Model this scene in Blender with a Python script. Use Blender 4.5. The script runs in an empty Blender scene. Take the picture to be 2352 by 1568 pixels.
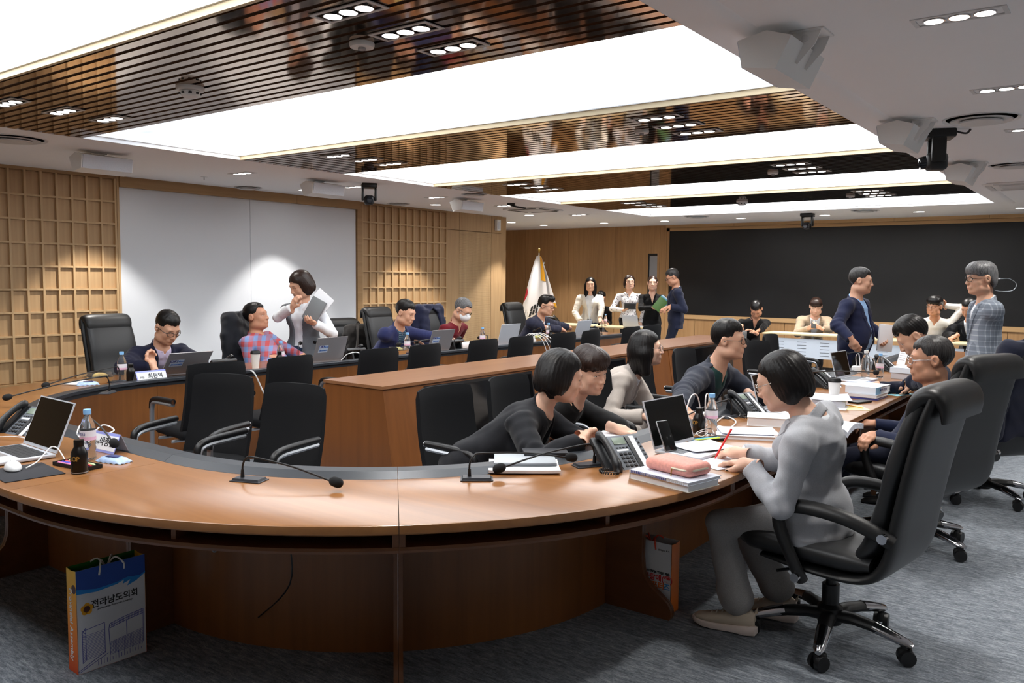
import bpy, bmesh, math, random, sys
import numpy as np
from mathutils import Vector, Matrix

# ------------------------------------------------------------------ camera, world, exposure
SC = bpy.context.scene
COL = SC.collection
FPX, CAMH = 1905.8, 1.55                       # focal length in px of the 2352 px frame, eye height in m
YAW, PITCH, ROLL = [math.radians(a) for a in (36.8186, 4.4245, 0.5677)]
_fw = np.array([-math.sin(YAW)*math.cos(PITCH), math.cos(YAW)*math.cos(PITCH), -math.sin(PITCH)])
_rt = np.array([math.cos(YAW), math.sin(YAW), 0.0]); _up = np.cross(_rt, _fw)
_r = _rt*math.cos(ROLL) + _up*math.sin(ROLL); _u = _up*math.cos(ROLL) - _rt*math.sin(ROLL)
CAM = np.array([0, 0, CAMH])
cam_data = bpy.data.cameras.new('camera'); cam_data.sensor_width = 36.0; cam_data.lens = FPX/2352*36
cam_data.clip_start = 0.05; cam_data.clip_end = 60
cam = bpy.data.objects.new('camera', cam_data); COL.objects.link(cam)
cam.matrix_world = Matrix(((_r[0], _u[0], -_fw[0], 0), (_r[1], _u[1], -_fw[1], 0), (_r[2], _u[2], -_fw[2], CAMH), (0, 0, 0, 1)))
SC.camera = cam
world = bpy.data.worlds.new('world'); SC.world = world; world.use_nodes = True
world.node_tree.nodes['Background'].inputs[0].default_value = (0.6, 0.65, 0.7, 1)
world.node_tree.nodes['Background'].inputs[1].default_value = 0.05
SC.view_settings.view_transform = 'Standard'; SC.view_settings.look = 'None'
SC.view_settings.exposure = EXPOSURE = 0.40; SC.view_settings.gamma = 1.0; SC.view_settings.use_curve_mapping = False
PANEL = 3.6            # radiance of the luminous ceiling panels
SPOT_W = 24.0           # recessed downlights, watts
SC.cycles.max_bounces = 8; SC.cycles.diffuse_bounces = 6; SC.cycles.glossy_bounces = 4
SC.cycles.transmission_bounces = 6; SC.cycles.transparent_max_bounces = 8
SC.cycles.caustics_reflective = False; SC.cycles.caustics_refractive = False
SC.cycles.sample_clamp_indirect = 4.0

def ray(px, py):
    return _r*((px-1176)/FPX) - _u*((py-784)/FPX) + _fw
def onz(px, py, z): r = ray(px, py); return CAM + r*(z-CAMH)/r[2]
def onx(px, py, x): r = ray(px, py); return CAM + r*x/r[0]
def ony(px, py, y): r = ray(px, py); return CAM + r*y/r[1]
def atd(px, py, d): return CAM + ray(px, py)*d
def V3(*a): return np.array(a, float)
def nrm(v): v = np.asarray(v, float); return v/(np.linalg.norm(v)+1e-12)
# ------------------------------------------------------------------ materials
def lin(c):
    return tuple(((v/255)/12.92 if v/255 <= .04045 else ((v/255+.055)/1.055)**2.4) for v in c)
MATS = {}
class NT:
    def __init__(s, m): s.m = m; s.t = m.node_tree; s.n = s.t.nodes; s.b = s.n['Principled BSDF']
    def node(s, kind, **kw):
        n = s.n.new(kind)
        for k, v in kw.items():
            if k in n.inputs: n.inputs[k].default_value = v
            else: setattr(n, k, v)
        return n
    def link(s, a, b): s.t.links.new(a, b)
    def coords(s, scale=(1, 1, 1), which='Object', rot=(0, 0, 0)):
        tc = s.node('ShaderNodeTexCoord'); mp = s.node('ShaderNodeMapping'); mp.inputs['Scale'].default_value = scale
        mp.inputs['Rotation'].default_value = rot
        s.link(tc.outputs[which], mp.inputs[0]); return mp.outputs[0]
    def noise(s, vec, scale, detail=3, rough=.55, dist=0):
        n = s.node('ShaderNodeTexNoise'); n.inputs['Scale'].default_value = scale; n.inputs['Detail'].default_value = detail
        n.inputs['Roughness'].default_value = rough; n.inputs['Distortion'].default_value = dist
        if vec is not None: s.link(vec, n.inputs['Vector'])
        return n.outputs['Fac']
    def ramp(s, fac, stops):
        r = s.node('ShaderNodeValToRGB'); e = r.color_ramp.elements
        while len(e) < len(stops): e.new(.5)
        for k, (p, c) in enumerate(stops): e[k].position = p; e[k].color = tuple(lin(c))+(1,)
        s.link(fac, r.inputs[0]); return r.outputs[0]
    def bump(s, fac, strength=.2, dist=.01):
        b = s.node('ShaderNodeBump'); b.inputs['Strength'].default_value = strength; b.inputs['Distance'].default_value = dist
        s.link(fac, b.inputs['Height']); s.link(b.outputs[0], s.b.inputs['Normal'])
def mat(name, col, rough=.5, metal=0., spec=.5, coat=0., noise=None, bump=None, trans=0., emit=None, sheen=0., alpha=1., coord='Object', ior=None):
    """noise=(scale, amount[, stretch]) varies the colour, bump=(scale, strength[, stretch])"""
    if name in MATS: return MATS[name]
    m = bpy.data.materials.new(name); m.use_nodes = True; t = NT(m); b = t.b; c = lin(col)
    b.inputs['Base Color'].default_value = c+(1,); b.inputs['Roughness'].default_value = rough; b.inputs['Metallic'].default_value = metal
    b.inputs['Specular IOR Level'].default_value = spec; b.inputs['Coat Weight'].default_value = coat; b.inputs['Coat Roughness'].default_value = .12
    b.inputs['Transmission Weight'].default_value = trans; b.inputs['Alpha'].default_value = alpha
    if ior: b.inputs['IOR'].default_value = ior
    if sheen: b.inputs['Sheen Weight'].default_value = sheen
    if emit: b.inputs['Emission Color'].default_value = lin(emit[0])+(1,); b.inputs['Emission Strength'].default_value = emit[1]
    if noise:
        st = noise[2] if len(noise) > 2 else (1, 1, 1); a = noise[1]
        f = t.noise(t.coords(st, coord), noise[0], 4)
        lo = tuple(max(0, v*(1-a)) for v in col); hi = tuple(min(255, v*(1+a)) for v in col)
        t.link(t.ramp(f, [(.3, lo), (.7, hi)]), b.inputs['Base Color'])
    if bump:
        st = bump[2] if len(bump) > 2 else (1, 1, 1)
        t.bump(t.noise(t.coords(st, coord), bump[0], 3), bump[1], .004)
    MATS[name] = m; return m
def wood(name, dark, light, axis=2, rough=.35, coat=.0, scale=1.0, coord='Object', spec=.5):
    if name in MATS: return MATS[name]
    m = bpy.data.materials.new(name); m.use_nodes = True; t = NT(m)
    st = [26*scale]*3; st[axis] = 1.2*scale
    v = t.coords(tuple(st), coord); f = t.noise(v, 1.0, 5, .6, .4)
    st2 = [3*scale]*3; st2[axis] = .35*scale; f2 = t.noise(t.coords(tuple(st2), coord), 1.0, 3, .6, .6)
    mx = t.node('ShaderNodeMath', operation='MULTIPLY_ADD'); t.link(f, mx.inputs[0]); mx.inputs[1].default_value = .55; mx.inputs[2].default_value = 0
    ad = t.node('ShaderNodeMath', operation='MULTIPLY_ADD'); t.link(f2, ad.inputs[0]); ad.inputs[1].default_value = .45; t.link(mx.outputs[0], ad.inputs[2])
    mid = tuple((a+b)/2 for a, b in zip(dark, light))
    t.link(t.ramp(ad.outputs[0], [(.33, dark), (.5, mid), (.68, light)]), t.b.inputs['Base Color'])
    t.b.inputs['Roughness'].default_value = rough; t.b.inputs['Coat Weight'].default_value = coat; t.b.inputs['Coat Roughness'].default_value = .18
    t.b.inputs['Specular IOR Level'].default_value = spec
    MATS[name] = m; return m
def plaid(name, base, c2, scale, c3=None, rough=.8, coord='Generated', w=.5):
    """crossed bands"""
    if name in MATS: return MATS[name]
    m = bpy.data.materials.new(name); m.use_nodes = True; t = NT(m)
    v = t.coords((scale,)*3, coord); sx = t.node('ShaderNodeSeparateXYZ'); t.link(v, sx.inputs[0])
    def band(out, thr):
        fr = t.node('ShaderNodeMath', operation='FRACT'); t.link(out, fr.inputs[0])
        g = t.node('ShaderNodeMath', operation='LESS_THAN'); t.link(fr.outputs[0], g.inputs[0]); g.inputs[1].default_value = thr; return g.outputs[0]
    ad = t.node('ShaderNodeMath', operation='ADD'); t.link(sx.outputs[0], ad.inputs[0]); t.link(sx.outputs[1], ad.inputs[1])
    b1 = band(ad.outputs[0], w); b2 = band(sx.outputs[2], w)
    s = t.node('ShaderNodeMath', operation='ADD'); t.link(b1, s.inputs[0]); t.link(b2, s.inputs[1])
    h = t.node('ShaderNodeMath', operation='MULTIPLY'); t.link(s.outputs[0], h.inputs[0]); h.inputs[1].default_value = .5
    t.link(t.ramp(h.outputs[0], [(0.1, base), (.5, c3 or tuple((a+b)/2 for a, b in zip(base, c2))), (.95, c2)]), t.b.inputs['Base Color'])
    t.b.inputs['Roughness'].default_value = rough; MATS[name] = m; return m

# ------------------------------------------------------------------ objects
def tag(o, label=None, cat=None, group=None, kind=None):
    if label: o['label'] = label
    if cat: o['category'] = cat
    if group: o['group'] = group
    if kind: o['kind'] = kind
    return o
def empty(name, loc=(0, 0, 0), rz=0, label=None, cat=None, group=None):
    o = bpy.data.objects.new(name, None); COL.objects.link(o); o.location = loc; o.rotation_euler = (0, 0, rz); o.empty_display_size = .05
    return tag(o, label, cat, group)
def dup(root, loc=None, rz=None, label=None, group=None, parent=None):
    r = root.copy(); COL.objects.link(r)
    if parent is not None: r.parent = parent
    if loc is not None: r.location = loc
    if rz is not None: r.rotation_euler = (0, 0, rz)
    if label: r['label'] = label
    if group: r['group'] = group
    for ch in list(root.children): dup(ch, parent=r)
    return r
class MB:
    """collects geometry for ONE mesh object"""
    def __init__(s): s.v = []; s.f = []; s.mi = []; s.mats = []; s.cur = 0; s.M = None
    def use(s, m):
        if m not in s.mats: s.mats.append(m)
        s.cur = s.mats.index(m); return s
    def add(s, vs, fs):
        o = len(s.v)
        if s.M is not None: vs = [tuple(s.M @ Vector(v)) for v in vs]
        s.v += [tuple(float(c) for c in v) for v in vs]; s.f += [tuple(i+o for i in f) for f in fs]; s.mi += [s.cur]*len(fs); return s
    def box(s, a, b):
        x0, y0, z0 = a; x1, y1, z1 = b
        return s.add([(x0,y0,z0),(x1,y0,z0),(x1,y1,z0),(x0,y1,z0),(x0,y0,z1),(x1,y0,z1),(x1,y1,z1),(x0,y1,z1)],
                     [(0,3,2,1),(4,5,6,7),(0,1,5,4),(1,2,6,5),(2,3,7,6),(3,0,4,7)])
    def cbox(s, c, d): return s.box([c[i]-d[i]/2 for i in range(3)], [c[i]+d[i]/2 for i in range(3)])
    def rbox(s, a, b, r=.01, seg=2):
        bm = bmesh.new(); bmesh.ops.create_cube(bm, size=1)
        for v in bm.verts: v.co = Vector([a[i]+(v.co[i]+.5)*(b[i]-a[i]) for i in range(3)])
        r = min(r, .49*min(abs(b[i]-a[i]) for i in range(3)))
        bmesh.ops.bevel(bm, geom=list(bm.edges), offset=r, segments=seg, affect='EDGES', profile=.5)
        return s.addbm(bm)
    def addbm(s, bm):
        bm.verts.ensure_lookup_table(); bm.verts.index_update()
        s.add([v.co[:] for v in bm.verts], [[v.index for v in f.verts] for f in bm.faces]); bm.free(); return s
    def loft(s, rings, closed=True, cap=True, loop=False):
        """rings: list of equally long point lists"""
        n = len(rings[0]); vs = [p for r in rings for p in r]; fs = []
        R = len(rings)
        for i in range(R if loop else R-1):
            for j in range(n if closed else n-1):
                a, b = i*n+j, i*n+(j+1) % n; c, d = ((i+1) % R)*n+(j+1) % n, ((i+1) % R)*n+j
                fs.append((a, b, c, d))
        if cap and closed and not loop:
            fs.append(tuple(range(n-1, -1, -1))); fs.append(tuple((R-1)*n+k for k in range(n)))
        return s.add(vs, fs)
    def lathe(s, prof, n=20, c=(0, 0, 0)):
        return s.loft([[(c[0]+r*math.cos(2*math.pi*k/n), c[1]+r*math.sin(2*math.pi*k/n), c[2]+z) for k in range(n)] for r, z in prof])
    def cyl(s, p0, p1, r, n=14, r1=None):
        return s.tube([p0, p1], [r, r if r1 is None else r1], n)
    def tube(s, pts, r, n=8, flat=1.0, upv=None):
        pts = [Vector(p) for p in pts]; rad = r if isinstance(r, (list, tuple)) else [r]*len(pts)
        t0 = (pts[1]-pts[0]).normalized(); u = Vector(upv) if upv else (Vector((0, 0, 1)) if abs(t0.z) < .9 else Vector((1, 0, 0)))
        rings = []
        for i, p in enumerate(pts):
            t = (pts[min(i+1, len(pts)-1)]-pts[max(i-1, 0)]).normalized()
            a = t.cross(u)
            if a.length < 1e-4: a = t.orthogonal()
            a.normalize(); w = a.cross(t).normalized(); u = w
            rings.append([tuple(p+a*(math.cos(2*math.pi*k/n)*rad[i])+w*(math.sin(2*math.pi*k/n)*rad[i]*flat)) for k in range(n)])
        return s.loft(rings)
    def prism(s, poly, h0, h1, axis=2):
        """polygon (list of 2d) extruded along axis between h0 and h1"""
        def p3(p, h):
            return (h, p[0], p[1]) if axis == 0 else (p[0], h, p[1]) if axis == 1 else (p[0], p[1], h)
        return s.loft([[p3(p, h0) for p in poly], [p3(p, h1) for p in poly]])
    def sphere(s, c, r, n=14, m=9):
        r = r if isinstance(r, (tuple, list)) else (r, r, r)
        rings = [[(c[0]+r[0]*math.sin(math.pi*i/m)*math.cos(2*math.pi*k/n), c[1]+r[1]*math.sin(math.pi*i/m)*math.sin(2*math.pi*k/n), c[2]-r[2]*math.cos(math.pi*i/m)) for k in range(n)] for i in range(1, m)]
        vs = [p for q in rings for p in q]; o = len(vs); vs += [(c[0], c[1], c[2]-r[2]), (c[0], c[1], c[2]+r[2])]; fs = []
        for i in range(m-2):
            for k in range(n): fs.append((i*n+k, i*n+(k+1) % n, (i+1)*n+(k+1) % n, (i+1)*n+k))
        for k in range(n): fs += [(o, (k+1) % n, k), (o+1, (m-2)*n+k, (m-2)*n+(k+1) % n)]
        return s.add(vs, fs)
    def sheet(s, fn, nu, nv, thick=0):
        """surface fn(u,v) on [0,1]^2, optional thickness along -normal approx z"""
        g = [[fn(i/nu, j/nv) for j in range(nv+1)] for i in range(nu+1)]; vs = [p for r in g for p in r]; fs = []
        W = nv+1
        for i in range(nu):
            for j in range(nv): fs.append((i*W+j, (i+1)*W+j, (i+1)*W+j+1, i*W+j+1))
        if thick:
            o = len(vs); vs = vs+[(p[0], p[1], p[2]-thick) for p in vs]; fs2 = [tuple(o+k for k in f[::-1]) for f in fs]
            bd = [i*W for i in range(nu+1)]+[nu*W+j for j in range(1, nv+1)]+[i*W+nv for i in range(nu-1, -1, -1)]+[j for j in range(nv-1, 0, -1)]
            side = [(bd[(k+1) % len(bd)], bd[k], o+bd[k], o+bd[(k+1) % len(bd)]) for k in range(len(bd))]
            fs = fs+fs2+side
        return s.add(vs, fs)
    def mesh(s, name, smooth=True, angle=40):
        me = bpy.data.meshes.new(name); me.from_pydata(s.v, [], s.f)
        for m in s.mats: me.materials.append(m)
        me.polygons.foreach_set('material_index', s.mi)
        me.validate()
        bm = bmesh.new(); bm.from_mesh(me); bmesh.ops.recalc_face_normals(bm, faces=bm.faces); bm.to_mesh(me); bm.free()
        if smooth:
            me.polygons.foreach_set('use_smooth', [True]*len(me.polygons))
            try: me.set_sharp_from_angle(angle=math.radians(angle))
            except Exception: pass
        return me
    def build(s, name, m=None, parent=None, smooth=True, angle=40):
        if m is not None: s.mats = [m]; s.mi = [0]*len(s.f)
        o = bpy.data.objects.new(name, s.mesh(name, smooth, angle)); COL.objects.link(o)
        if parent is not None: o.parent = parent
        return o
def share(name, me, parent, loc=(0, 0, 0), rot=None):
    o = bpy.data.objects.new(name, me); COL.objects.link(o); o.location = loc
    if rot is not None: o.rotation_euler = rot
    if parent is not None: o.parent = parent
    return o
def catmull(pts, n=8):
    P = [np.array(p, float) for p in pts]; P = [2*P[0]-P[1]]+P+[2*P[-1]-P[-2]]; out = []
    for i in range(1, len(P)-2):
        for k in range(n):
            t = k/n; out.append(.5*((2*P[i])+(-P[i-1]+P[i+1])*t+(2*P[i-1]-5*P[i]+4*P[i+1]-P[i+2])*t*t+(-P[i-1]+3*P[i]-3*P[i+1]+P[i+2])*t**3))
    out.append(P[-2]); return [tuple(p) for p in out]
TEXTS = {}
def text(name, body, size, m, parent, loc, rot=(0, 0, 0), align='CENTER', extrude=.0004, bold=0.0, width=1.0):
    """flat lettering turned into a mesh"""
    cu = bpy.data.curves.new('txt', 'FONT'); cu.body = body; cu.size = size; cu.align_x = align; cu.align_y = 'CENTER'; cu.extrude = extrude
    cu.offset = bold; cu.resolution_u = 3
    ob = bpy.data.objects.new('txt', cu); ts = bpy.data.scenes.new('lettering_tmp'); ts.collection.objects.link(ob); vl = ts.view_layers[0]; vl.update()
    me = bpy.data.meshes.new_from_object(ob.evaluated_get(vl.depsgraph)); bpy.data.scenes.remove(ts); bpy.data.objects.remove(ob); bpy.data.curves.remove(cu)
    me.materials.clear(); me.materials.append(m)
    o = bpy.data.objects.new(name, me); COL.objects.link(o)
    if parent is not None: o.parent = parent
    o.location = loc; o.rotation_euler = rot; o.scale = (width, 1, 1); return o
R = math.radians
# ------------------------------------------------------------------ the room
ZC = 2.57                                             # ceiling height
XL, YF = -8.65, 14.57                                 # left wall face, far wall face
RX0, RX1 = -6.46, -1.518                              # recessed field of the ceiling
STRIPS = [(-.65, .56), (1.965, 3.17), (4.55, 5.765), (7.11, 8.35), (9.73, 10.95)]
M_ceil = mat('ceiling_paint', (243, 242, 242), .85, bump=(60, .03))
M_white = mat('white_plastic', (225, 225, 224), .45)
M_black = mat('black_plastic', (16, 16, 18), .42)
M_oak = wood('oak_veneer', (166, 132, 93), (193, 160, 118), 2, .5)
M_oakbar = wood('oak_bar', (178, 146, 106), (198, 166, 124), 2, .5)
M_oakh = wood('oak_horizontal', (150, 116, 76), (176, 142, 100), 1, .5)
M_oakfar = wood('oak_far_wall', (150, 112, 72), (182, 142, 98), 2, .5, scale=.8)
M_oakfarh = wood('oak_far_rail', (170, 134, 90), (192, 156, 112), 0, .5)
M_dark = mat('dark_gap', (22, 18, 15), .7)
def carpet():
    m = bpy.data.materials.new('carpet'); m.use_nodes = True; t = NT(m)
    f = t.noise(t.coords((14, 60, 1)), 1.0, 6, .75, .3); g = t.noise(t.coords((1, 1, 1)), .9, 3)
    h = t.noise(t.coords((90, 220, 1)), 1.0, 3, .7)
    a = t.node('ShaderNodeMath', operation='MULTIPLY_ADD'); t.link(f, a.inputs[0]); a.inputs[1].default_value = .6; a.inputs[2].default_value = 0
    b = t.node('ShaderNodeMath', operation='MULTIPLY_ADD'); t.link(h, b.inputs[0]); b.inputs[1].default_value = .3; t.link(a.outputs[0], b.inputs[2])
    c = t.node('ShaderNodeMath', operation='MULTIPLY_ADD'); t.link(g, c.inputs[0]); c.inputs[1].default_value = .1; t.link(b.outputs[0], c.inputs[2])
    t.link(t.ramp(c.outputs[0], [(.36, (70, 75, 82)), (.48, (116, 122, 130)), (.55, (140, 146, 154)), (.64, (174, 180, 186))]), t.b.inputs['Base Color'])
    t.b.inputs['Roughness'].default_value = .95; t.b.inputs['Specular IOR Level'].default_value = .1
    t.bump(h, .5, .006); return m
o = MB().box((-11.6, -2.7, -.1), (3.6, 14.9, 0)).build('floor', carpet()); tag(o, kind='structure')
cl = empty('ceiling', (0, 0, ZC)); tag(cl, kind='structure')
def slab(x0, y0, x1, y1): MB().box((x0, y0, 0), (x1, y1, .16)).build('ceiling_panel', M_ceil, cl)
slab(-11.6, -2.7, RX0, 14.9); slab(RX1, -2.7, 3.6, 14.9); slab(RX0, 12.41, RX1, 14.9); slab(RX0, -2.7, RX1, STRIPS[0][0])
MB().box((RX0, STRIPS[0][0], .15), (RX1, 12.41, .2)).build('recess_board', M_ceil, cl)
# shallow white beam step right of the field
MB().prism([(-1.285, 0), (-1.305, -.012), (-1.36, -.012), (-1.37, 0)], -2.6, 12.45, 1).build('ceiling_ridge', M_ceil, cl)
def lightmat(name, k, dips=()):
    m = bpy.data.materials.new(name); m.use_nodes = True; t = NT(m); b = t.b
    b.inputs['Base Color'].default_value = (.8, .8, .8, 1)
    b.inputs['Emission Color'].default_value = (.965, .985, 1, 1); b.inputs['Emission Strength'].default_value = PANEL*k
    if dips:      # uneven backlight behind the membrane
        tot = None
        for (cx, cy, sx, sy, dp) in dips:
            tc = t.node('ShaderNodeTexCoord'); mp = t.node('ShaderNodeMapping'); mp.inputs['Location'].default_value = (-cx/sx, -cy/sy, 0); mp.inputs['Scale'].default_value = (1/sx, 1/sy, 0)
            t.link(tc.outputs['Object'], mp.inputs[0])
            g = t.node('ShaderNodeTexGradient', gradient_type='QUADRATIC_SPHERE'); t.link(mp.outputs[0], g.inputs[0])
            ml = t.node('ShaderNodeMath', operation='MULTIPLY'); t.link(g.outputs['Fac'], ml.inputs[0]); ml.inputs[1].default_value = dp
            if tot is None: tot = ml.outputs[0]
            else:
                ad = t.node('ShaderNodeMath', operation='ADD'); t.link(tot, ad.inputs[0]); t.link(ml.outputs[0], ad.inputs[1]); tot = ad.outputs[0]
        mr = t.node('ShaderNodeMapRange'); t.link(tot, mr.inputs[0]); mr.inputs[3].default_value = PANEL*k; mr.inputs[4].default_value = .62
        t.link(mr.outputs[0], b.inputs['Emission Strength'])
        cr = t.ramp(tot, [(0, (252, 254, 255)), (.85, (226, 240, 255))]); t.link(cr, b.inputs['Emission Color'])
    return m
LP = [(.56, 1.965, 'nearest luminous ceiling panel above the near desks, cut off by the picture edge'),
      (3.17, 4.55, 'largest luminous ceiling panel in view, between the two nearest slatted strips'),
      (5.765, 7.11, 'luminous ceiling panel between the second and third slatted strips'),
      (8.35, 9.73, 'luminous ceiling panel between the third and fourth slatted strips'),
      (10.95, 12.41, 'farthest luminous ceiling panel beyond the last slatted strip')]
for k, (y0, y1, lb) in enumerate(LP):
    t_ = empty('light_panel', ((RX0+RX1)/2, (y0+y1)/2, ZC+.037), 0, lb, 'ceiling light', 'luminous ceiling panels')
    w, d = (RX1-RX0)/2, (y1-y0)/2
    dips = [(-2.0, -.45, 2.6, 1.15, 1.0), (1.3, .75, 3.4, 1.0, 1.05)] if k == 1 else ()
    MB().box((-w, -d, 0), (w, d, .02)).build('membrane', lightmat('panel_light_%d' % k, 1.0, dips), t_)
    MB().box((-w, -d, -.005), (-w+.012, d, .0)).box((-w, d-.012, -.005), (w, d, 0)).build('frame', M_white, t_)
def bronze():
    m = bpy.data.materials.new('bronze_mirror'); m.use_nodes = True; t = NT(m)
    t.b.inputs['Base Color'].default_value = lin((176, 150, 126))+(1,); t.b.inputs['Metallic'].default_value = 1; t.b.inputs['Roughness'].default_value = .06
    t.bump(t.noise(t.coords((1, 1, 1)), 3.0, 2), .02, .01); return m
M_bronze = bronze(); M_slat = wood('slat_walnut', (52, 32, 20), (74, 48, 32), 0, .55)
M_cream = mat('strip_edge', (214, 196, 160), .5)
for k, (y0, y1) in enumerate(STRIPS):
    st = empty('trim_%d' % (k+1), ((RX0+RX1)/2, (y0+y1)/2, ZC)); tag(st, kind='structure')
    w, d = (RX1-RX0)/2-.001, (y1-y0)/2
    MB().box((-w, -d+.02, .010), (w, d, .15)).build('backing', M_slat, st)
    MB().box((-w, -d, 0), (w, -d+.02, .15)).build('edge_lip', M_cream, st)
    n = 15; pt = (2*d-.02)/n; me = MB().box((-w, -pt*.32, 0), (w, pt*.32, .010)).mesh('slat', False); me.materials.append(M_bronze)
    for i in range(n): share('slat', me, st, (0, -d+.02+(i+.5)*pt, 0))
# ---- left wall
wl = empty('wall_left', (XL, 0, 0)); tag(wl, kind='structure')
MB().box((-.25, -2.7, 0), (-.035, 11.25, ZC)).build('backing', M_oak, wl)
ROWS = [2.302, 2.069, 1.840, 1.612, 1.384, 1.157, .927, .696, .465]      # lattice rail heights
def lattice(ya, n, pitch, z0=.46):
    """n columns from ya downward in Y; recessed panels between proud bars"""
    yb = ya-n*pitch
    mv = MB().box((-.035, -.0105, z0), (0, .0105, 2.545)).mesh('bar', False); mv.materials.append(M_oakbar)
    for i in range(n+1): share('bar', mv, wl, (0, ya-i*pitch, 0))
    mh = MB().box((-.035, yb, -.0095), (-.002, ya, .0095)).mesh('rail', False); mh.materials.append(M_oakbar)
    for z in ROWS[:-1]: share('rail', mh, wl, (0, 0, z))
    zs = [2.54]+ROWS
    for j in range(len(ROWS)):
        h = zs[j]-zs[j+1]-.018
        mp = MB().box((-.034, -(pitch-.021)/2, -h/2), (-.027, (pitch-.021)/2, h/2)).mesh('panel', False); mp.materials.append(M_oak)
        for i in range(n): share('panel', mp, wl, (0, ya-(i+.5)*pitch, (zs[j]+zs[j+1])/2))
    MB().box((-.035, yb-.012, 2.54), (.004, ya+.012, ZC)).build('top_rail', M_oakh, wl)
    MB().box((-.035, yb-.012, z0-.04), (.004, ya+.012, z0+.004)).build('bottom_rail', M_oakh, wl)
lattice(4.557, 19, .1485)
lattice(9.829, 12, .1475)
M_board = mat('white_board', (214, 217, 222), .28, spec=.4)
MB().box((-.035, 4.569, .4), (.006, 4.594, ZC)).build('post', M_oakbar, wl)
bd = [(4.6, 6.226), (6.231, 7.94)]
for a, b in bd: MB().box((-.034, a, .46), (-.012, b, 2.462)).build('board', M_board, wl)
MB().box((-.035, 4.594, 2.46), (.035, 6.9, ZC)).build('header', M_oakh, wl)
MB().box((-.035, 6.904, 2.46), (.035, 7.99, ZC)).build('header', M_oakh, wl)
MB().box((-.035, 7.955, 0), (.01, 8.047, ZC)).build('post', M_oakh, wl)
MB().box((-.035, -2.6, 0), (-.01, 11.2, .42)).build('base_panel', M_oak, wl)
for a, b, z0, z1 in [(9.842, 10.128, .42, 2.28), (9.842, 10.128, 2.29, ZC), (10.134, 10.948, 2.29, ZC), (10.954, 11.25, .0, 2.28), (10.954, 11.25, 2.29, ZC)]:
    MB().box((-.035, a, z0), (-.002, b, z1)).build('panel', M_oak, wl)
def ribbed():
    m = bpy.data.materials.new('ribbed_oak'); m.use_nodes = True; t = NT(m)
    f = t.noise(t.coords((8, 8, 1)), 1.0, 4); t.link(t.ramp(f, [(.3, (168, 136, 96)), (.7, (190, 158, 116))]), t.b.inputs['Base Color'])
    wv = t.node('ShaderNodeTexWave', bands_direction='Z'); wv.inputs['Scale'].default_value = 19; t.link(t.coords(), wv.inputs[0])
    t.bump(wv.outputs['Fac'], .6, .004); t.b.inputs['Roughness'].default_value = .5; return m
MB().box((-.035, 10.134, .42), (-.004, 10.948, 2.28)).build('ribbed_panel', ribbed(), wl)
sp = empty('wall_speaker', (XL+.002, 11.08, 2.42), 0, 'small white speaker box high at the far end of the lattice wall', 'speaker')
MB().rbox((0, -.05, -.09), (.06, .05, .09), .008).build('housing', M_white, sp); MB().rbox((.058, -.03, -.07), (.064, .03, .05), .004).build('grille', mat('pale_grille', (205, 208, 214), .6), sp)
tag(MB().box((-11.6, 11.25, 0), (XL-.035, 11.4, ZC)).build('wall_return', M_oak), kind='structure')
tag(MB().box((-11.75, 11.25, 0), (-11.4, 14.9, ZC)).build('wall_side', M_oakfar), kind='structure')
# ---- far wall
wf = empty('wall_far', (0, YF, 0)); tag(wf, kind='structure')
MB().box((-11.6, .03, 0), (3.6, .3, ZC)).build('backing', M_dark, wf)
for a, b in [(-11.4, -10.568), (-10.562, -9.462), (-9.456, -8.354)]: MB().box((a, 0, 0), (b, .05, ZC)).build('panel', M_oakfar, wf)
MB().box((-7.37, 0, 0), (-7.235, .05, ZC)).build('panel', M_oakfar, wf)
dr = empty('door_1', (-7.86, YF, 0)); tag(dr, kind='structure')
MB().box((-.488, 0, 0), (.24, .05, ZC)).box((.44, 0, 0), (.486, .05, ZC)).box((.24, 0, 2.035), (.44, .05, ZC)).box((.24, 0, 0), (.44, .05, .9)).build('leaf', M_oakfar, dr)
MB().box((.243, .004, .9), (.268, .028, 2.03)).box((.268, .004, 1.99), (.437, .028, 2.033)).build('slot_frame', M_dark, dr)
MB().box((.268, .014, .9), (.437, .028, 1.99)).build('pane', mat('frosted_pane', (150, 152, 156), .3), dr)
MB().box((-.4, -.035, .95), (-.36, -.02, 1.2)).build('pull_handle', mat('brushed_steel', (170, 172, 175), .3, 1), dr)
d2 = empty('door_2', (-11.12, YF, 0)); tag(d2, kind='structure')
MB().box((-.16, -.03, 0), (.0, 0, 2.1)).build('leaf', mat('grey_door', (150, 152, 154), .45), d2); MB().box((0, -.045, 0), (.035, 0, 2.14)).build('jamb', M_oakfar, d2)
# screen surround
MB().box((-7.231, 0, 2.455), (3.4, .05, 2.51)).build('header', M_oakfarh, wf)
for i in range(8): MB().box((-7.231+i*1.35, -.03, 2.514), (-7.235+(i+1)*1.35, .05, ZC)).build('header', M_oakfarh, wf)
MB().box((-7.231, 0, 0), (-7.172, .05, 2.51)).build('post', M_oakfar, wf)
MB().box((-7.17, -.02, .80), (3.4, .05, .876)).build('rail', M_oakfarh, wf)
x = -7.17
while x < 3.3: MB().box((x, 0, .06), (x+.56, .05, .797)).build('panel', M_oakfar, wf); x += .566
MB().box((-7.17, .005, 0), (3.4, .05, .06)).build('skirting', M_dark, wf)
scr = empty('led_screen', (-3.96, YF, .88), 0, 'huge black video wall filling the far wall above the oak rail', 'screen')
MB().box((-3.21, .012, 0), (3.21, .03, 1.572)).build('display', mat('screen_black', (27, 27, 28), .38, spec=.35, noise=(1.5, .08)), scr)
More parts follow.
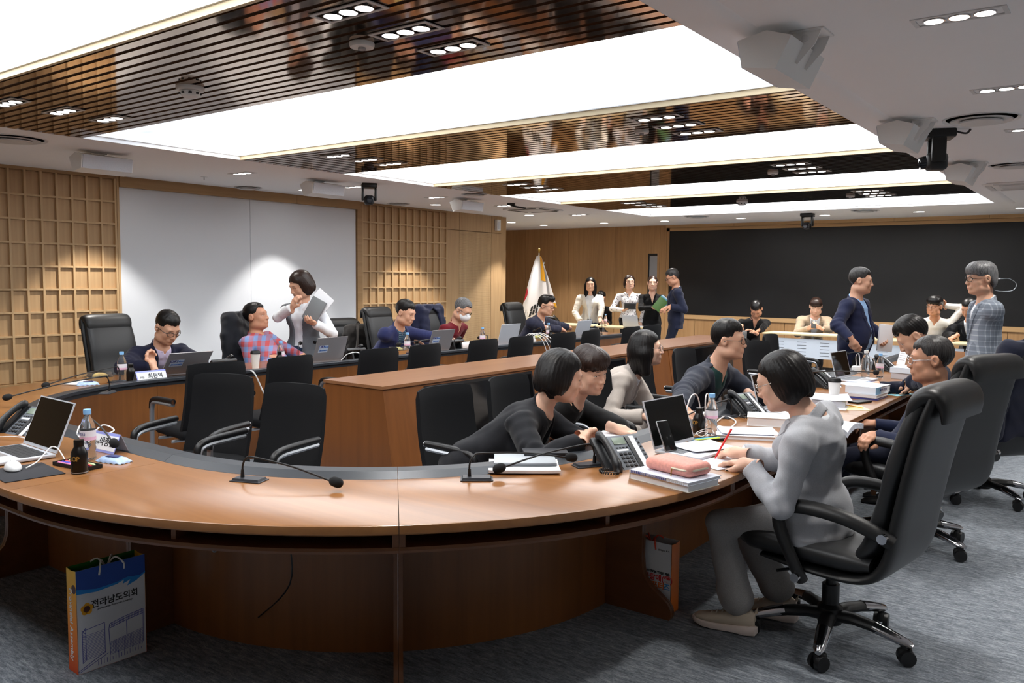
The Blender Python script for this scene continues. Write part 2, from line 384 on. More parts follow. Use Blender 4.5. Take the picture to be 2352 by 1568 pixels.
for s_ in (-1, 1): MB().box((s_*3.21-.005, .005, -.004), (s_*3.21+.005, .035, 1.576)).build('bezel', M_black, scr)
MB().box((-.75, 0, .876), (3.4, .05, 2.455)).build('panel', M_oakfar, wf)
# ---- unseen sides
tag(MB().box((3.4, -2.7, 0), (3.6, 14.9, ZC)).build('wall_right', mat('wall_paint', (236, 234, 230), .8)), kind='structure')
tag(MB().box((-11.6, -2.7, 0), (3.6, -2.5, ZC)).build('wall_back', mat('wall_oak_back', (226, 216, 200), .6)), kind='structure')
# ------------------------------------------------------------------ things on the ceiling
ORD = ['nearest', 'second', 'third', 'fourth', 'fifth', 'sixth', 'seventh', 'eighth', 'ninth', 'farthest']
M_chrome = mat('chrome', (200, 200, 204), .12, 1)
M_lamp = mat('lamp_glow', (255, 252, 246), .5, emit=((255, 250, 242), 9.0)); M_trimw = mat('lamp_trim', (206, 206, 206), .4)
def lamp_light(name, x, y, z, watts, par, cone=125, blend=.8, size=.06, tilt=(0, 0)):
    l = bpy.data.lights.new(name, 'SPOT'); l.energy = watts; l.spot_size = R(cone); l.spot_blend = blend; l.shadow_soft_size = size; l.color = (1, .965, .91)
    o = bpy.data.objects.new(name, l); COL.objects.link(o); o.location = (x, y, z); o.rotation_euler = (tilt[0], tilt[1], 0)
    if par is not None: o.parent = par
    return o
tm = None
def triple(x, y, label, z=ZC, watts=SPOT_W*3, cone=120):
    global tm
    if tm is None:
        tm = empty('triple_spotlight', (0, 0, 0), 0, label, 'ceiling light', 'recessed triple spotlights')
        f = MB(); f.loft([[(sx*a, sy*b, zz) for sx, sy in ((-1, -1), (1, -1), (1, 1), (-1, 1))] for a, b, zz in ((.165, .06, .0), (.165, .06, -.004), (.148, .045, -.004), (.148, .045, .0))], loop=True).build('frame', M_trimw, tm)
        MB().box((-.148, -.045, .006), (.148, .045, .010)).build('well', M_black, tm)
        for k in range(3):
            lp = MB().loft([[(-.088+.088*k+r*math.cos(2*math.pi*i/18), r*math.sin(2*math.pi*i/18), z) for i in range(18)] for r, z in ((.036, -.006), (.040, -.006), (.040, .006), (.036, .006))], loop=True).build('lamp_ring', M_chrome, tm)
            MB().lathe([(.0, -.004), (.035, -.004), (.035, .004), (0, .004)], 18, (-.088+.088*k, 0, 0)).build('lens', M_lamp, lp)
        o = tm; o.location = (x, y, z)
    else: o = dup(tm, (x, y, z), 0, label)
    if watts: lamp_light('spot', 0, 0, -.012, watts, o, cone, .7)
    return o
for k, (y0, y1) in enumerate(STRIPS[1:]):
    for j, dy in enumerate((.285, .60, .90)):
        for x, side in ((-2.49, 'console side'), (-5.485, 'lattice side')):
            triple(x, y0+dy, '%s of three triple spotlights at the %s end of the %s slatted strip' % (('nearest', 'middle', 'farthest')[j], ('right' if x > -4 else 'left'), ('nearest', 'second', 'third', 'last')[k]), ZC-.003, SPOT_W*3 if j == 1 else 0)
for k, y in enumerate((3.7, 5.15, 6.63, 8.07, 9.52, 11.5)):
    if k: triple(-7.28, y, 'triple spotlight in the white ceiling over the left row, %s from the camera' % ORD[k-1], ZC, SPOT_W*2)
for k, y in enumerate((2.2, 3.66, 5.13, 6.57, 8.0, 9.45)):
    if k: triple(-.6, y, 'triple spotlight in the white ceiling over the right aisle, %s from the camera' % ORD[k-1], ZC, SPOT_W*3)
    triple(1.3, y, 'unseen triple spotlight added beyond the right picture edge, %s from the camera' % ORD[k], ZC, SPOT_W*3)  # unseen lamp row, added to brighten the right floor and bounce onto the ceiling
dl = None
def down(x, y, label, watts, cone=95, blend=.35, tilt=(0, 0)):
    global dl
    if dl is None:
        dl = empty('downlight', (0, 0, 0), 0, label, 'ceiling light', 'round recessed downlights')
        MB().loft([[(r*math.cos(2*math.pi*k/24), r*math.sin(2*math.pi*k/24), z) for k in range(24)] for r, z in ((.085, 0), (.088, -.004), (.078, -.004), (.076, 0))], loop=True).build('trim_ring', M_trimw, dl)
        MB().lathe([(0, -.002), (.077, -.002), (.077, .004), (0, .004)], 24).build('lens', M_lamp, dl); o = dl; o.location = (x, y, ZC)
    else: o = dup(dl, (x, y, ZC), 0, label)
    lamp_light('spot', 0, 0, -.008, watts, o, cone, blend, .03, tilt); return o
for k, y in enumerate((1.9, 4.275, 6.56, 8.89, 11.18)): down(-8.04, y, 'round downlight washing the left wall, %s from the camera' % ORD[k], SPOT_W*3.4, 82, .4)
for k, x in enumerate((-9.33, -7.97, -6.725, -5.33, -3.965, -2.61, -1.31)):
    down(x, 13.46, 'round downlight in front of the far wall, %s from the flag' % ORD[k], SPOT_W*3.4)
down(-9.4, 12.5, 'round downlight just past the end of the lattice wall', SPOT_W*3)
# smoke detectors
def smoke(x, y, label, r=.075, deep=True):
    e = empty('smoke_detector', (x, y, ZC), 0, label, 'smoke detector', 'ceiling smoke detectors')
    MB().lathe([(0, .0), (r, 0), (r, -.012), (r*.94, -.02), (0, -.02)], 24).build('base', M_white, e)
    if deep:
        MB().lathe([(r*.62, -.018), (r*.72, -.024), (r*.62, -.05), (r*.5, -.056), (0, -.056)], 24).build('sensor_head', M_white, e)
        for k in range(8):
            a = k*math.pi/4+.2; MB().cbox((r*.66*math.cos(a), r*.66*math.sin(a), -.036), (.014, .014, .010)).build('vent_slot', M_black, e)
    else: MB().lathe([(r*.3, -.018), (r*.32, -.03), (0, -.03)], 16).build('sensor_head', mat('grey_plastic', (150, 150, 152), .5), e)
    return e
smoke(-4.2, 2.647, 'white smoke detector on the nearest slatted strip'); smoke(-2.78, 2.59, 'flat white sensor disc beside the near triple spotlights', .055, False)
smoke(-2.79, 5.2, 'flat white sensor disc on the second slatted strip', .05, False); smoke(-2.81, 7.86, 'flat white sensor disc on the third slatted strip', .05, False)
smoke(-4.17, 10.56, 'white smoke detector on the last slatted strip'); smoke(-2.8, 10.5, 'flat sensor disc on the last slatted strip', .05, False)
def sprinkler(x, y, label):
    e = empty('sprinkler', (x, y, ZC), 0, label, 'sprinkler', 'ceiling sprinklers')
    MB().lathe([(0, 0), (.035, 0), (.035, -.003), (0, -.003)], 16).build('plate', M_white, e); MB().cyl((0, 0, -.002), (0, 0, -.03), .007, 8).build('nozzle', M_chrome, e)
sprinkler(-7.9, 5.12, 'small sprinkler head over the left row of chairs'); sprinkler(-7.6, 9.3, 'small sprinkler head near the end of the lattice wall')
def diffuser(x, y, r, label):
    e = empty('air_diffuser', (x, y, ZC), 0, label, 'air vent', 'round ceiling air diffusers')
    for k, (ra, rb, z) in enumerate(((1.0, .86, 0), (.80, .62, -.012), (.56, .0, -.02))):
        MB().loft([[(r*q*math.cos(2*math.pi*i/32), r*q*math.sin(2*math.pi*i/32), zz) for i in range(32)] for q, zz in ((ra, z), (ra*.99, z-.008), (max(rb, .01), z+.004 if rb else z-.008))], cap=True).build('ring', M_trimw if k else M_white, e)
diffuser(-6.93, 2.86, .24, 'large round air diffuser at the left picture edge'); diffuser(-8.37, 6.0, .16, 'round air diffuser over the white board'); diffuser(-8.36, 8.47, .16, 'round air diffuser over the second lattice')
diffuser(-.83, 5.99, .22, 'round air diffuser near the black camera on the right'); diffuser(-.9, 8.47, .2, 'round air diffuser farther along the right ceiling'); diffuser(-5.8, 12.75, .2, 'round air diffuser before the far wall, left one'); diffuser(-3.2, 12.81, .2, 'round air diffuser before the far wall, right one'); diffuser(-6.6, 8.0, .16, 'round air diffuser behind the third left speaker')
def cassette(x, y, label, s=.33, flaps=True):
    e = empty('air_conditioner', (x, y, ZC), 0, label, 'air conditioner', 'ceiling air conditioner cassettes')
    MB().rbox((-s, -s, -.018), (s, s, .0), .02).build('panel', M_white, e)
    for k in range(4):
        f = MB(); f.M = Matrix.Rotation(k*math.pi/2, 4, 'Z'); f.box((-s*.7, s*.80, -.024), (s*.7, s*.93, -.017))
        f.build('flap', M_black if flaps else M_trimw, e)
    MB().rbox((-s*.6, -s*.6, -.026), (s*.6, s*.6, -.017), .006).build('grille', M_trimw, e)
cassette(-7.3, 10.25, 'ceiling air conditioner with open black flaps at the end of the left row'); cassette(-.98, 10.25, 'ceiling air conditioner at the right picture edge', .36, False)
# loudspeakers hung from the ceiling
M_grille = mat('speaker_grille', (198, 202, 210), .6, bump=(90, .5))
def speaker(x, y, sgn, label):
    e = empty('ceiling_speaker', (x, y, ZC), 0, label, 'speaker', 'white ceiling loudspeakers')
    prof = [(-.11, -.055), (-.01, -.022), (.11, -.045), (.088, -.155), (-.05, -.178)]
    MB().prism([(sgn*a, b) for a, b in prof], -.22, .22, 1).build('cabinet', M_white, e, smooth=False)
    a, b = np.array([.11, -.045]), np.array([.088, -.155]); nn = np.array([(a-b)[1], -(a-b)[0]]); nn = nn/np.linalg.norm(nn)*.006
    q = [a*.98+b*.02, a*.02+b*.98]
    MB().loft([[(sgn*(p_[0]+k*nn[0]), yy, p_[1]+k*nn[1]) for p_, yy in ((q[0], -.21), (q[0], .21), (q[1], .21), (q[1], -.21))] for k in (-.2, 1)]).build('grille', M_grille, e, smooth=False)
    for s in (-1, 1):
        ba = MB().prism([(-sgn*.06, 0), (-sgn*.18, 0), (-sgn*.155, -.06), (-sgn*.085, -.135), (-sgn*.07, -.12)], s*.06-.003, s*.06+.003, 1).build('bracket_arm', M_white, e)
        MB().cyl((-sgn*.115, s*.063, -.035), (-sgn*.115, s*.072, -.035), .014, 12).build('bracket_bolt', M_trimw, ba)
    MB().rbox((-sgn*.19 if sgn > 0 else .05, -.075, -.008), (-sgn*.05 if sgn > 0 else .19, .075, 0), .003).build('bracket_plate', M_white, e)
for k, y in enumerate((3.62, 6.02, 8.44)): speaker(-7.08, y, 1, '%s white loudspeaker hung over the left row of seats' % ('nearest', 'middle', 'farthest')[k])
for k, y in enumerate((3.56, 5.85, 8.16)): speaker(-1.25, y, -1, '%s white loudspeaker hung over the right row of seats' % ('nearest', 'middle', 'farthest')[k])
def ptz(x, y, ang, label, s=1.0):
    e = empty('dome_camera', (x, y, ZC), ang, label, 'camera', 'black ceiling conference cameras'); e.scale = (s, s, s)
    MB().rbox((-.09, -.085, -.05), (.09, .085, 0), .01).build('base', M_black, e)
    for s_ in (-1, 1): MB().rbox((-.04, s_*.07-.013, -.19), (.04, s_*.07+.013, -.045), .012).build('yoke_arm', M_black, e)
    MB().rbox((-.06, -.054, -.235), (.06, .054, -.13), .03, 4).build('head', M_black, e)
    MB().tube([(.055, 0, -.185), (.09, 0, -.19)], [.04, .036], 20).tube([(.089, 0, -.19), (.092, 0, -.19)], [.026, .026], 18).build('lens', mat('lens_glass', (30, 32, 38), .08), e)
    MB().tube(catmull([(-.08, .03, -.01), (-.14, .05, -.03), (-.17, .02, -.005)], 5), .006, 6).build('cable', M_black, e)
ptz(-6.87, 6.5, R(-40), 'black conference camera on the ceiling over the left row'); ptz(-1.13, 6.3, R(200), 'large black conference camera on the ceiling at the right', 1.15); ptz(-4.08, 12.98, R(-90), 'black conference camera on the ceiling before the video wall', 1.05)
arm = empty('projector_arm', (-6.87, 9.27, ZC), R(20), 'black folded bracket on the ceiling near the air conditioner', 'bracket')
MB().tube(catmull([(-.12, 0, -.02), (-.02, 0, -.05), (.12, 0, -.075)], 5), .02, 8, .6).build('arm', M_black, arm); MB().rbox((-.14, -.03, -.03), (-.04, .03, 0), .006).build('plate', M_black, arm)
# ------------------------------------------------------------------ U-shaped desks
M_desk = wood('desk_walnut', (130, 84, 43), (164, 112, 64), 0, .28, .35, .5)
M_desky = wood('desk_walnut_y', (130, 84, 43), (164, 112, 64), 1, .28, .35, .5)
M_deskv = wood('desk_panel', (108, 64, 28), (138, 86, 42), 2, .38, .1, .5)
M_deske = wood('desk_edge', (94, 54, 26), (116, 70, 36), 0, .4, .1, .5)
M_strip = mat('desk_strip', (54, 58, 64), .38, .3)
M_steel = mat('screw_steel', (180, 180, 182), .25, 1)
CR, CLF, CY0 = np.array([-3.36, 3.386]), np.array([-4.554, 3.386]), 3.386
def arc(c, a0, a1): return (lambda t, r: (c[0]+r*math.cos(R(a0+(a1-a0)*t)), c[1]+r*math.sin(R(a0+(a1-a0)*t)))), 14
def desk(name, path, n, label, wm, cables=()):
    bx, by = path(.5, 1.7); e = empty(name, (bx, by, 0), 0, label, 'desk', 'desks of the U-shaped table')
    def sweep(prof, nm, m, t0=0., t1=1., par=e):
        b = MB(); b.M = Matrix.Translation((-bx, -by, 0))
        k = max(1, int(n*(t1-t0)+.5)) if n > 1 else 1
        b.loft([[(*path(t0+(t1-t0)*i/k, r), z) for r, z in prof] for i in range(k+1)])
        return b.build(nm, m, par, angle=30)
    g = .0012/ (1.9 if n == 1 else 1.5)
    sweep([(1.432, .697), (1.432, .73), (2.052, .73), (2.058, .727), (2.06, .72), (2.06, .70), (2.055, .695), (1.45, .695)], 'top', wm, g, 1-g)
    sweep([(1.431, .70), (1.431, .7305), (1.39, .755), (1.316, .755), (1.312, .752), (1.312, .732), (1.335, .728), (1.335, .70)], 'edge_strip', M_strip, g, 1-g)
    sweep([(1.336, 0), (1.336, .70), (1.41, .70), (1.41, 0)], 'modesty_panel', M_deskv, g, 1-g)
    sweep([(1.5, .622), (1.5, .642), (2.022, .642), (2.026, .632), (2.022, .622)], 'shelf', M_deske, g, 1-g)
    def board(t, r0, r1, z0, z1, nm, prof=None, th=.018):
        b = MB(); b.M = Matrix.Translation((-bx, -by, 0))
        dt = (1e-4); p = np.array(path(t, 1.7)); q = np.array(path(min(1, t+dt), 1.7)) if t < .5 else np.array(path(t, 1.7)); p0 = np.array(path(max(0, t-dt), 1.7)) if t >= .5 else p
        d = nrm(q-p0) if np.linalg.norm(q-p0) > 0 else np.array([1., 0]); sgn = 1 if t < .5 else -1
        if 0 < t < 1: offs = (-th/2, th/2)
        else: offs = (.001*sgn, th*sgn)
        prof = prof or [(r0, z0), (r1, z0), (r1, z1), (r0, z1)]
        b.loft([[(*(np.array(path(t, r))+d*o_), z) for r, z in prof] for o_ in offs])
        return b.build(nm, M_deske, e)
    S = [(1.41, 0), (1.745, 0), (1.755, .02), (1.75, .05), (1.735, .075), (1.70, .10), (1.655, .13), (1.62, .165), (1.605, .21), (1.60, .26), (1.60, .62), (1.41, .62)]
    for t in (0, 1):
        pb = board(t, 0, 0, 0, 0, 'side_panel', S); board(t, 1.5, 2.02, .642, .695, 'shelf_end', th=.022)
    board(.5, 1.5, 2.0, .642, .695, 'shelf_divider')
    return e
p, n = arc(CR, -90, -45); desk('curved_desk', p, n, 'curved walnut desk in the foreground, left of the central joint', M_desk)
p, n = arc(CR, -45, 0); desk('curved_desk', p, n, 'curved walnut desk in the foreground with the pink pencil case', M_desk)
p, n = arc(CLF, -90, -135); desk('curved_desk', p, n, 'curved walnut desk at the left picture edge beside the phone', M_desk)
p, n = arc(CLF, -135, -180); desk('curved_desk', p, n, 'curved walnut desk at the start of the left row', M_desk)
desk('straight_desk', lambda t, r: (-4.554+1.194*t, CY0-r), 1, 'short straight walnut desk under the near open laptop', M_desk)
for k in range(4):
    y0 = CY0+1.9*k
    desk('straight_desk', lambda t, r, y0=y0: (CR[0]+r, y0+1.9*t), 1, ['walnut desk in front of the woman in the grey suit', 'walnut desk covered in thick books and paper cup, second along the right row',
         'walnut desk with water bottles and phone, third along the right row', 'farthest walnut desk of the right row'][k], M_desky)
    desk('straight_desk', lambda t, r, y0=y0: (CLF[0]-r, y0+1.9*t), 1, ['walnut desk with the coffee cup, first straight desk of the left row', 'walnut desk before the man in the patterned shirt, second of the left row',
         'walnut desk with the tangle of white cables, third of the left row', 'farthest walnut desk of the left row'][k], M_desky)
# ------------------------------------------------------------------ monitor console in the middle
M_cons = wood('console_walnut', (112, 66, 32), (140, 86, 44), 2, .38, .1, .5); M_const = wood('console_top', (134, 90, 60), (156, 108, 74), 1, .3, .3, .6)
pc = empty('monitor_console', (-4.0, 6.6, 0), 0, 'long low walnut console with slanted sides and built-in black monitors', 'console')
HT, HB, Y0, Y1, SL = .268, .268+.845*.17, -2.97, 3.0, .17
MB().loft([[(-HT, y, .842), (HT, y, .842), (HB, y, 0), (-HB, y, 0)] for y in (Y0+.01, Y1-.01)]).build('body', M_cons, pc, smooth=False)
MB().box((-.279, Y0, .842), (.279, Y1, .862)).build('top', M_const, pc, smooth=False)
M_mon = mat('monitor_glass', (9, 9, 11), .12, spec=.5)
for a, b in [(4.01, 5.24), (5.5, 6.72), (7.98, 9.2)]:
    def q(y, z, o_): return (HT+(.842-z)*SL+o_, y-6.6, z+o_*SL)
    s_ = MB().loft([[q(a, .825, o_), q(b, .825, o_), q(b, .12, o_), q(a, .12, o_)] for o_ in (-.01, .004)]).build('monitor', M_black, pc, smooth=False)
    MB().loft([[q(a+.02, .805, o_), q(b-.02, .805, o_), q(b-.02, .16, o_), q(a+.02, .16, o_)] for o_ in (.003, .006)]).build('glass', M_mon, s_, smooth=False)
for y in (7.05, 7.6): MB().loft([[(HT+(.842-z)*SL+o_, y-6.6+w, z) for z, w in ((.84, 0), (.84, .05), (.02, .05), (.02, 0))] for o_ in (-.01, .006)]).build('batten', M_cons, pc, smooth=False)
# ------------------------------------------------------------------ chairs
M_leather = mat('black_leather', (27, 27, 28), .42, spec=.45, bump=(220, .06)); M_leather2 = mat('black_leather_seat', (34, 35, 37), .4, spec=.5, bump=(220, .06))
M_fabric = mat('black_fabric', (17, 18, 21), .85, spec=.25, bump=(500, .1)); M_chrome = mat('chrome', (200, 200, 204), .12, 1); M_silver = mat('silver_paint', (172, 176, 182), .35, .7)
def pad(b, pts, n=20, e=.35):
    """loft of rounded rectangles along a curve in the x-z plane; pts (x, z, width, thickness)"""
    P = [np.array(p, float) for p in pts]; rings = []
    for i, p in enumerate(P):
        t = P[min(i+1, len(P)-1)][:2]-P[max(i-1, 0)][:2]; t = t/np.linalg.norm(t); nn = np.array([-t[1], t[0]])
        ring = []
        for k in range(n):
            a = 2*math.pi*k/n; c, s = math.cos(a), math.sin(a)
            u = math.copysign(abs(c)**e, c)*p[2]/2; w = math.copysign(abs(s)**.8, s)*p[3]/2
            ring.append((p[0]+nn[0]*w, u, p[1]+nn[1]*w))
        rings.append(ring)
    return b.loft(rings)
def smoothpts(pts, n=6): return catmull(pts, n)
def castor(par, x, y, a):
    c = MB(); c.M = Matrix.Translation((x, y, 0)) @ Matrix.Rotation(a, 4, 'Z')
    for s in (-1, 1): c.tube([(0, s*.010, .034), (0, s*.030, .034)], [.034, .031], 18)
    c.tube([(0, 0, .034), (-.012, 0, .085)], [.016, .012], 10); c.rbox((-.036, -.014, .03), (.024, .014, .072), .012)
    return c.build('castor', M_black, par)
def make_exec(label, fold=0, seed=1):
    e = empty('executive_chair', (0, 0, 0), 0, label, 'chair', 'black leather executive chairs')
    rnd = random.Random(seed); a0 = R(107)
    base = MB().lathe([(.0, .08), (.05, .08), (.055, .10), (.052, .15), (.036, .165), (.036, .25), (.0, .25)], 18).build('base', M_black, e)
    for k in range(5):
        a = a0+k*2*math.pi/5; dx, dy = math.cos(a), math.sin(a)
        rr = [(.02, .115, .036), (.1, .124, .033), (.18, .118, .030), (.25, .104, .027), (.325, .085, .022)]
        MB().tube([(dx*q, dy*q, z) for q, z, w in rr[:4]], [w for q, z, w in rr[:4]], 10, .75).build('base_arm', M_black, base)
        MB().tube([(dx*q, dy*q, z+.002) for q, z, w in [(.19, .1165, .0298), (.24, .106, .0285), (.29, .094, .026), (.325, .086, .023), (.348, .079, .013)]], [.0302, .0288, .026, .023, .013], 10, .78).build('chrome_tip', M_chrome, base)
        castor(base, dx*.322, dy*.322, a+rnd.uniform(-1, 1))
    MB().cyl((0, 0, .22), (0, 0, .345), .022).build('gas_column', M_black, e)
    MB().rbox((-.11, -.08, .325), (.12, .08, .372), .012).tube([(.05, .08, .345), (.08, .2, .345), (.12, .26, .34)], .007).build('tilt_mechanism', M_black, e)
    sh = MB(); pad(sh, smoothpts([(.22, .375, .44, .03), (.0, .368, .5, .04), (-.18, .372, .51, .045), (-.27, .41, .51, .05), (-.315, .50, .5, .055), (-.335, .63, .5, .055), (-.37, .82, .5, .055), (-.41, 1.0, .5, .055), (-.445, 1.12, .48, .05)]), 22, .3)
    sh.build('shell', M_leather, e)
    se = MB(); pad(se, smoothpts([(.305, .405, .40, .05), (.295, .435, .47, .1), (.23, .443, .51, .115), (.05, .44, .515, .105), (-.15, .438, .51, .1), (-.25, .44, .49, .07)]), 22, .32)
    se.build('seat', M_leather2, e)
    bk = MB(); pad(bk, smoothpts([(-.2, .47, .46, .06), (-.245, .53, .47, .09), (-.272, .63, .475, .085), (-.29, .72, .47, .075), (-.32, .85, .475, .09), (-.357, .98, .47, .085), (-.395, 1.09, .45, .075)]), 22, .3)
    bk.build('backrest', M_leather2, e)
    hd = MB(); pad(hd, smoothpts([(-.352, 1.02, .43, .04), (-.372, 1.075, .46, .07), (-.405, 1.118, .47, .085), (-.450, 1.122, .47, .08), (-.478, 1.085, .46, .055), (-.482, 1.03, .45, .025)]), 22, .32)
    hd.build('headrest', M_leather, e)
    for s in (-1, 1):
        y = s*.285
        pts = catmull([(.015, y*.88, .325), (.04, y*.98, .40), (.095, y*1.03, .53), (.10, y*1.03, .595), (.05, y*1.03, .635), (-.06, y*1.03, .642), (-.18, y*1.02, .628), (-.28, y*.96, .592), (-.34, y*.9, .56)], 6)
        am = MB().tube(pts, [.031]*len(pts), 12, .8).build('armrest', M_leather, e)
        for bx_, bz in ((.022, .345), (-.315, .582)):
            MB().cyl((bx_, y*.93+s*.02, bz), (bx_, y*.93+s*.042, bz), .019, 16).build('bolt', M_chrome, am)
    return e
def make_visitor(label, group):
    e = empty('visitor_chair', (0, 0, 0), 0, label, 'chair', group)
    # curved fabric back
    def back(o_, shrink=0.):
        def f(u, v):
            yy = (u-.5)*(.455-.03*v); zz = .44+.5*v; cr = .05*(2*abs(u-.5))**2
            return (-.19-.10*v-.04*(1-v)**2*0+.06*cr*0+cr+o_-.02*math.sin(v*math.pi), yy, zz-.012*(2*abs(u-.5))**6)
        return f
    b = MB(); nu, nv = 12, 12; g0, g1 = back(0), back(-.032)
    ring = []
    for j in range(nv+1):
        v = j/nv; th = 1 if 0 < j < nv else .35
        fr = [g0(i/nu, v) for i in range(nu+1)]; bk = [g1(i/nu, v) for i in range(nu, -1, -1)]
        if th < 1:
            fr = [(p[0]-.010, p[1]*.985, p[2]) for p in fr]; bk = [(p[0]+.010, p[1]*.985, p[2]) for p in bk]
        ring.append(fr+bk)
    b.loft(ring).build('backrest', M_fabric, e, angle=60)
    MB().rbox((-.21, -.235, .40), (.24, .235, .47), .03, 3).build('seat', M_fabric, e)
    s2 = MB(); s2.loft([[(g1(i/12, 0)[0]-.004+dx, g1(i/12, 0)[1]*1.0, .432+dz) for dx, dz in ((0, 0), (.012, 0), (.012, .022), (0, .022))] for i in range(13)]); s2.build('back_strip', M_silver, e)
    for s in (-1, 1):
        y = s*.262
        fr = MB().tube(catmull([(-.17, y, .02), (-.1, y, .012), (.15, y, .012), (.21, y, .03), (.215, y, .1), (.205, y, .5), (.195, y, .6), (.15, y, .636), (.0, y, .642), (-.13, y, .645)], 4), .014, 8, 1.3, (0, 1, 0)).build('arm_frame', M_silver, e)
        MB().tube(catmull([(.21, y, .585), (.195, y, .64), (.13, y, .662), (0, y, .668), (-.14, y, .67)], 4), .019, 10).build('arm_pad', M_black, fr)
        MB().cyl((-.141, y, .668), (-.146, y, .668), .0165, 12).build('end_cap', M_chrome, fr)
    for x_, z_ in ((.1, .385), (-.1, .385), (-.17, .02)): MB().tube([(x_, -.262, z_), (x_, .262, z_)], .011, 8).build('cross_bar', M_silver, e)
    return e
VG = 'black visitor chairs inside the table ring'

vc = make_visitor('x', VG); first = [True]
def visitor(x, y, deg, label, group=VG):
    if first[0]: first[0] = False; vc.location = (x, y, 0); vc.rotation_euler = (0, 0, R(deg)); tag(vc, label, None, group); return vc
    return dup(vc, (x, y, 0), R(deg), label, group)
for k, y in enumerate((3.42, 4.02, 4.97, 5.52, 6.38, 7.0, 7.84, 8.4, 9.4, 9.98)):
    visitor(-5.38, y, 180+(-6, 3, -2, 4, 0, 3, -3, 4, 0, -4)[k], '%s empty visitor chair in the row facing the left desks, counted from the camera' % ORD[k])
visitor(-4.36, 2.74, -72, 'empty visitor chair turned to the near desk, left of the pair by the console')
visitor(-3.70, 2.72, -80, 'empty visitor chair turned to the near desk, right of the pair by the console')
visitor(-2.80, 3.45, -2, 'empty visitor chair before the console monitor, nearest the microphone')
visitor(-2.83, 4.1, 3, 'visitor chair partly hidden behind the woman in the black jacket')
visitor(-2.62, 4.75, 0, 'visitor chair under the teenager in the black polo shirt')
visitor(-2.85, 5.85, 4, 'visitor chair under the woman in the beige suit')
visitor(-2.9, 6.75, 0, 'visitor chair behind the man leaning in the dark jacket')
visitor(-3.0, 9.2, 0, 'low visitor chair back just left of the chair before the white folding table')
visitor(-2.75, 8.0, -15, 'visitor chair seen side-on before the white folding table')
EX = [(-.98, 3.62, 172, 'black leather executive chair of the woman in the grey suit, nearest the camera'),
      (-.99, 5.25, 156, 'black leather executive chair of the man with grey-rimmed glasses'),
      (-.80, 6.72, 140, 'executive chair with a navy jacket hung over it at the right edge'),
      (-7.40, 4.03, 5, 'black leather executive chair in front of the oak lattice, behind the man with glasses'),
      (-6.98, 5.32, 37, 'executive chair draped with a black jacket behind the man in the plaid shirt'),
      (-7.82, 7.25, -6, 'lower executive chair holding a dark backpack against the white board'),
      (-7.2, 7.36, 5, 'plain executive chair just left of the man in the patterned teal shirt'),
      (-7.3, 8.42, 6, 'executive chair with a navy jacket over its back between two seated men'),
      (-7.3, 10.32, 2, 'plain executive chair in front of the flag')]
XE = []
ex0 = make_exec('x')
for k, (x, y, a, lb) in enumerate(EX):
    o = ex0 if k == 0 else dup(ex0)
    o.location = (x, y, 0); o.rotation_euler = (0, 0, R(a)); tag(o, lb); XE.append(o)
    if k == 5: o.scale = (1, 1, .86)
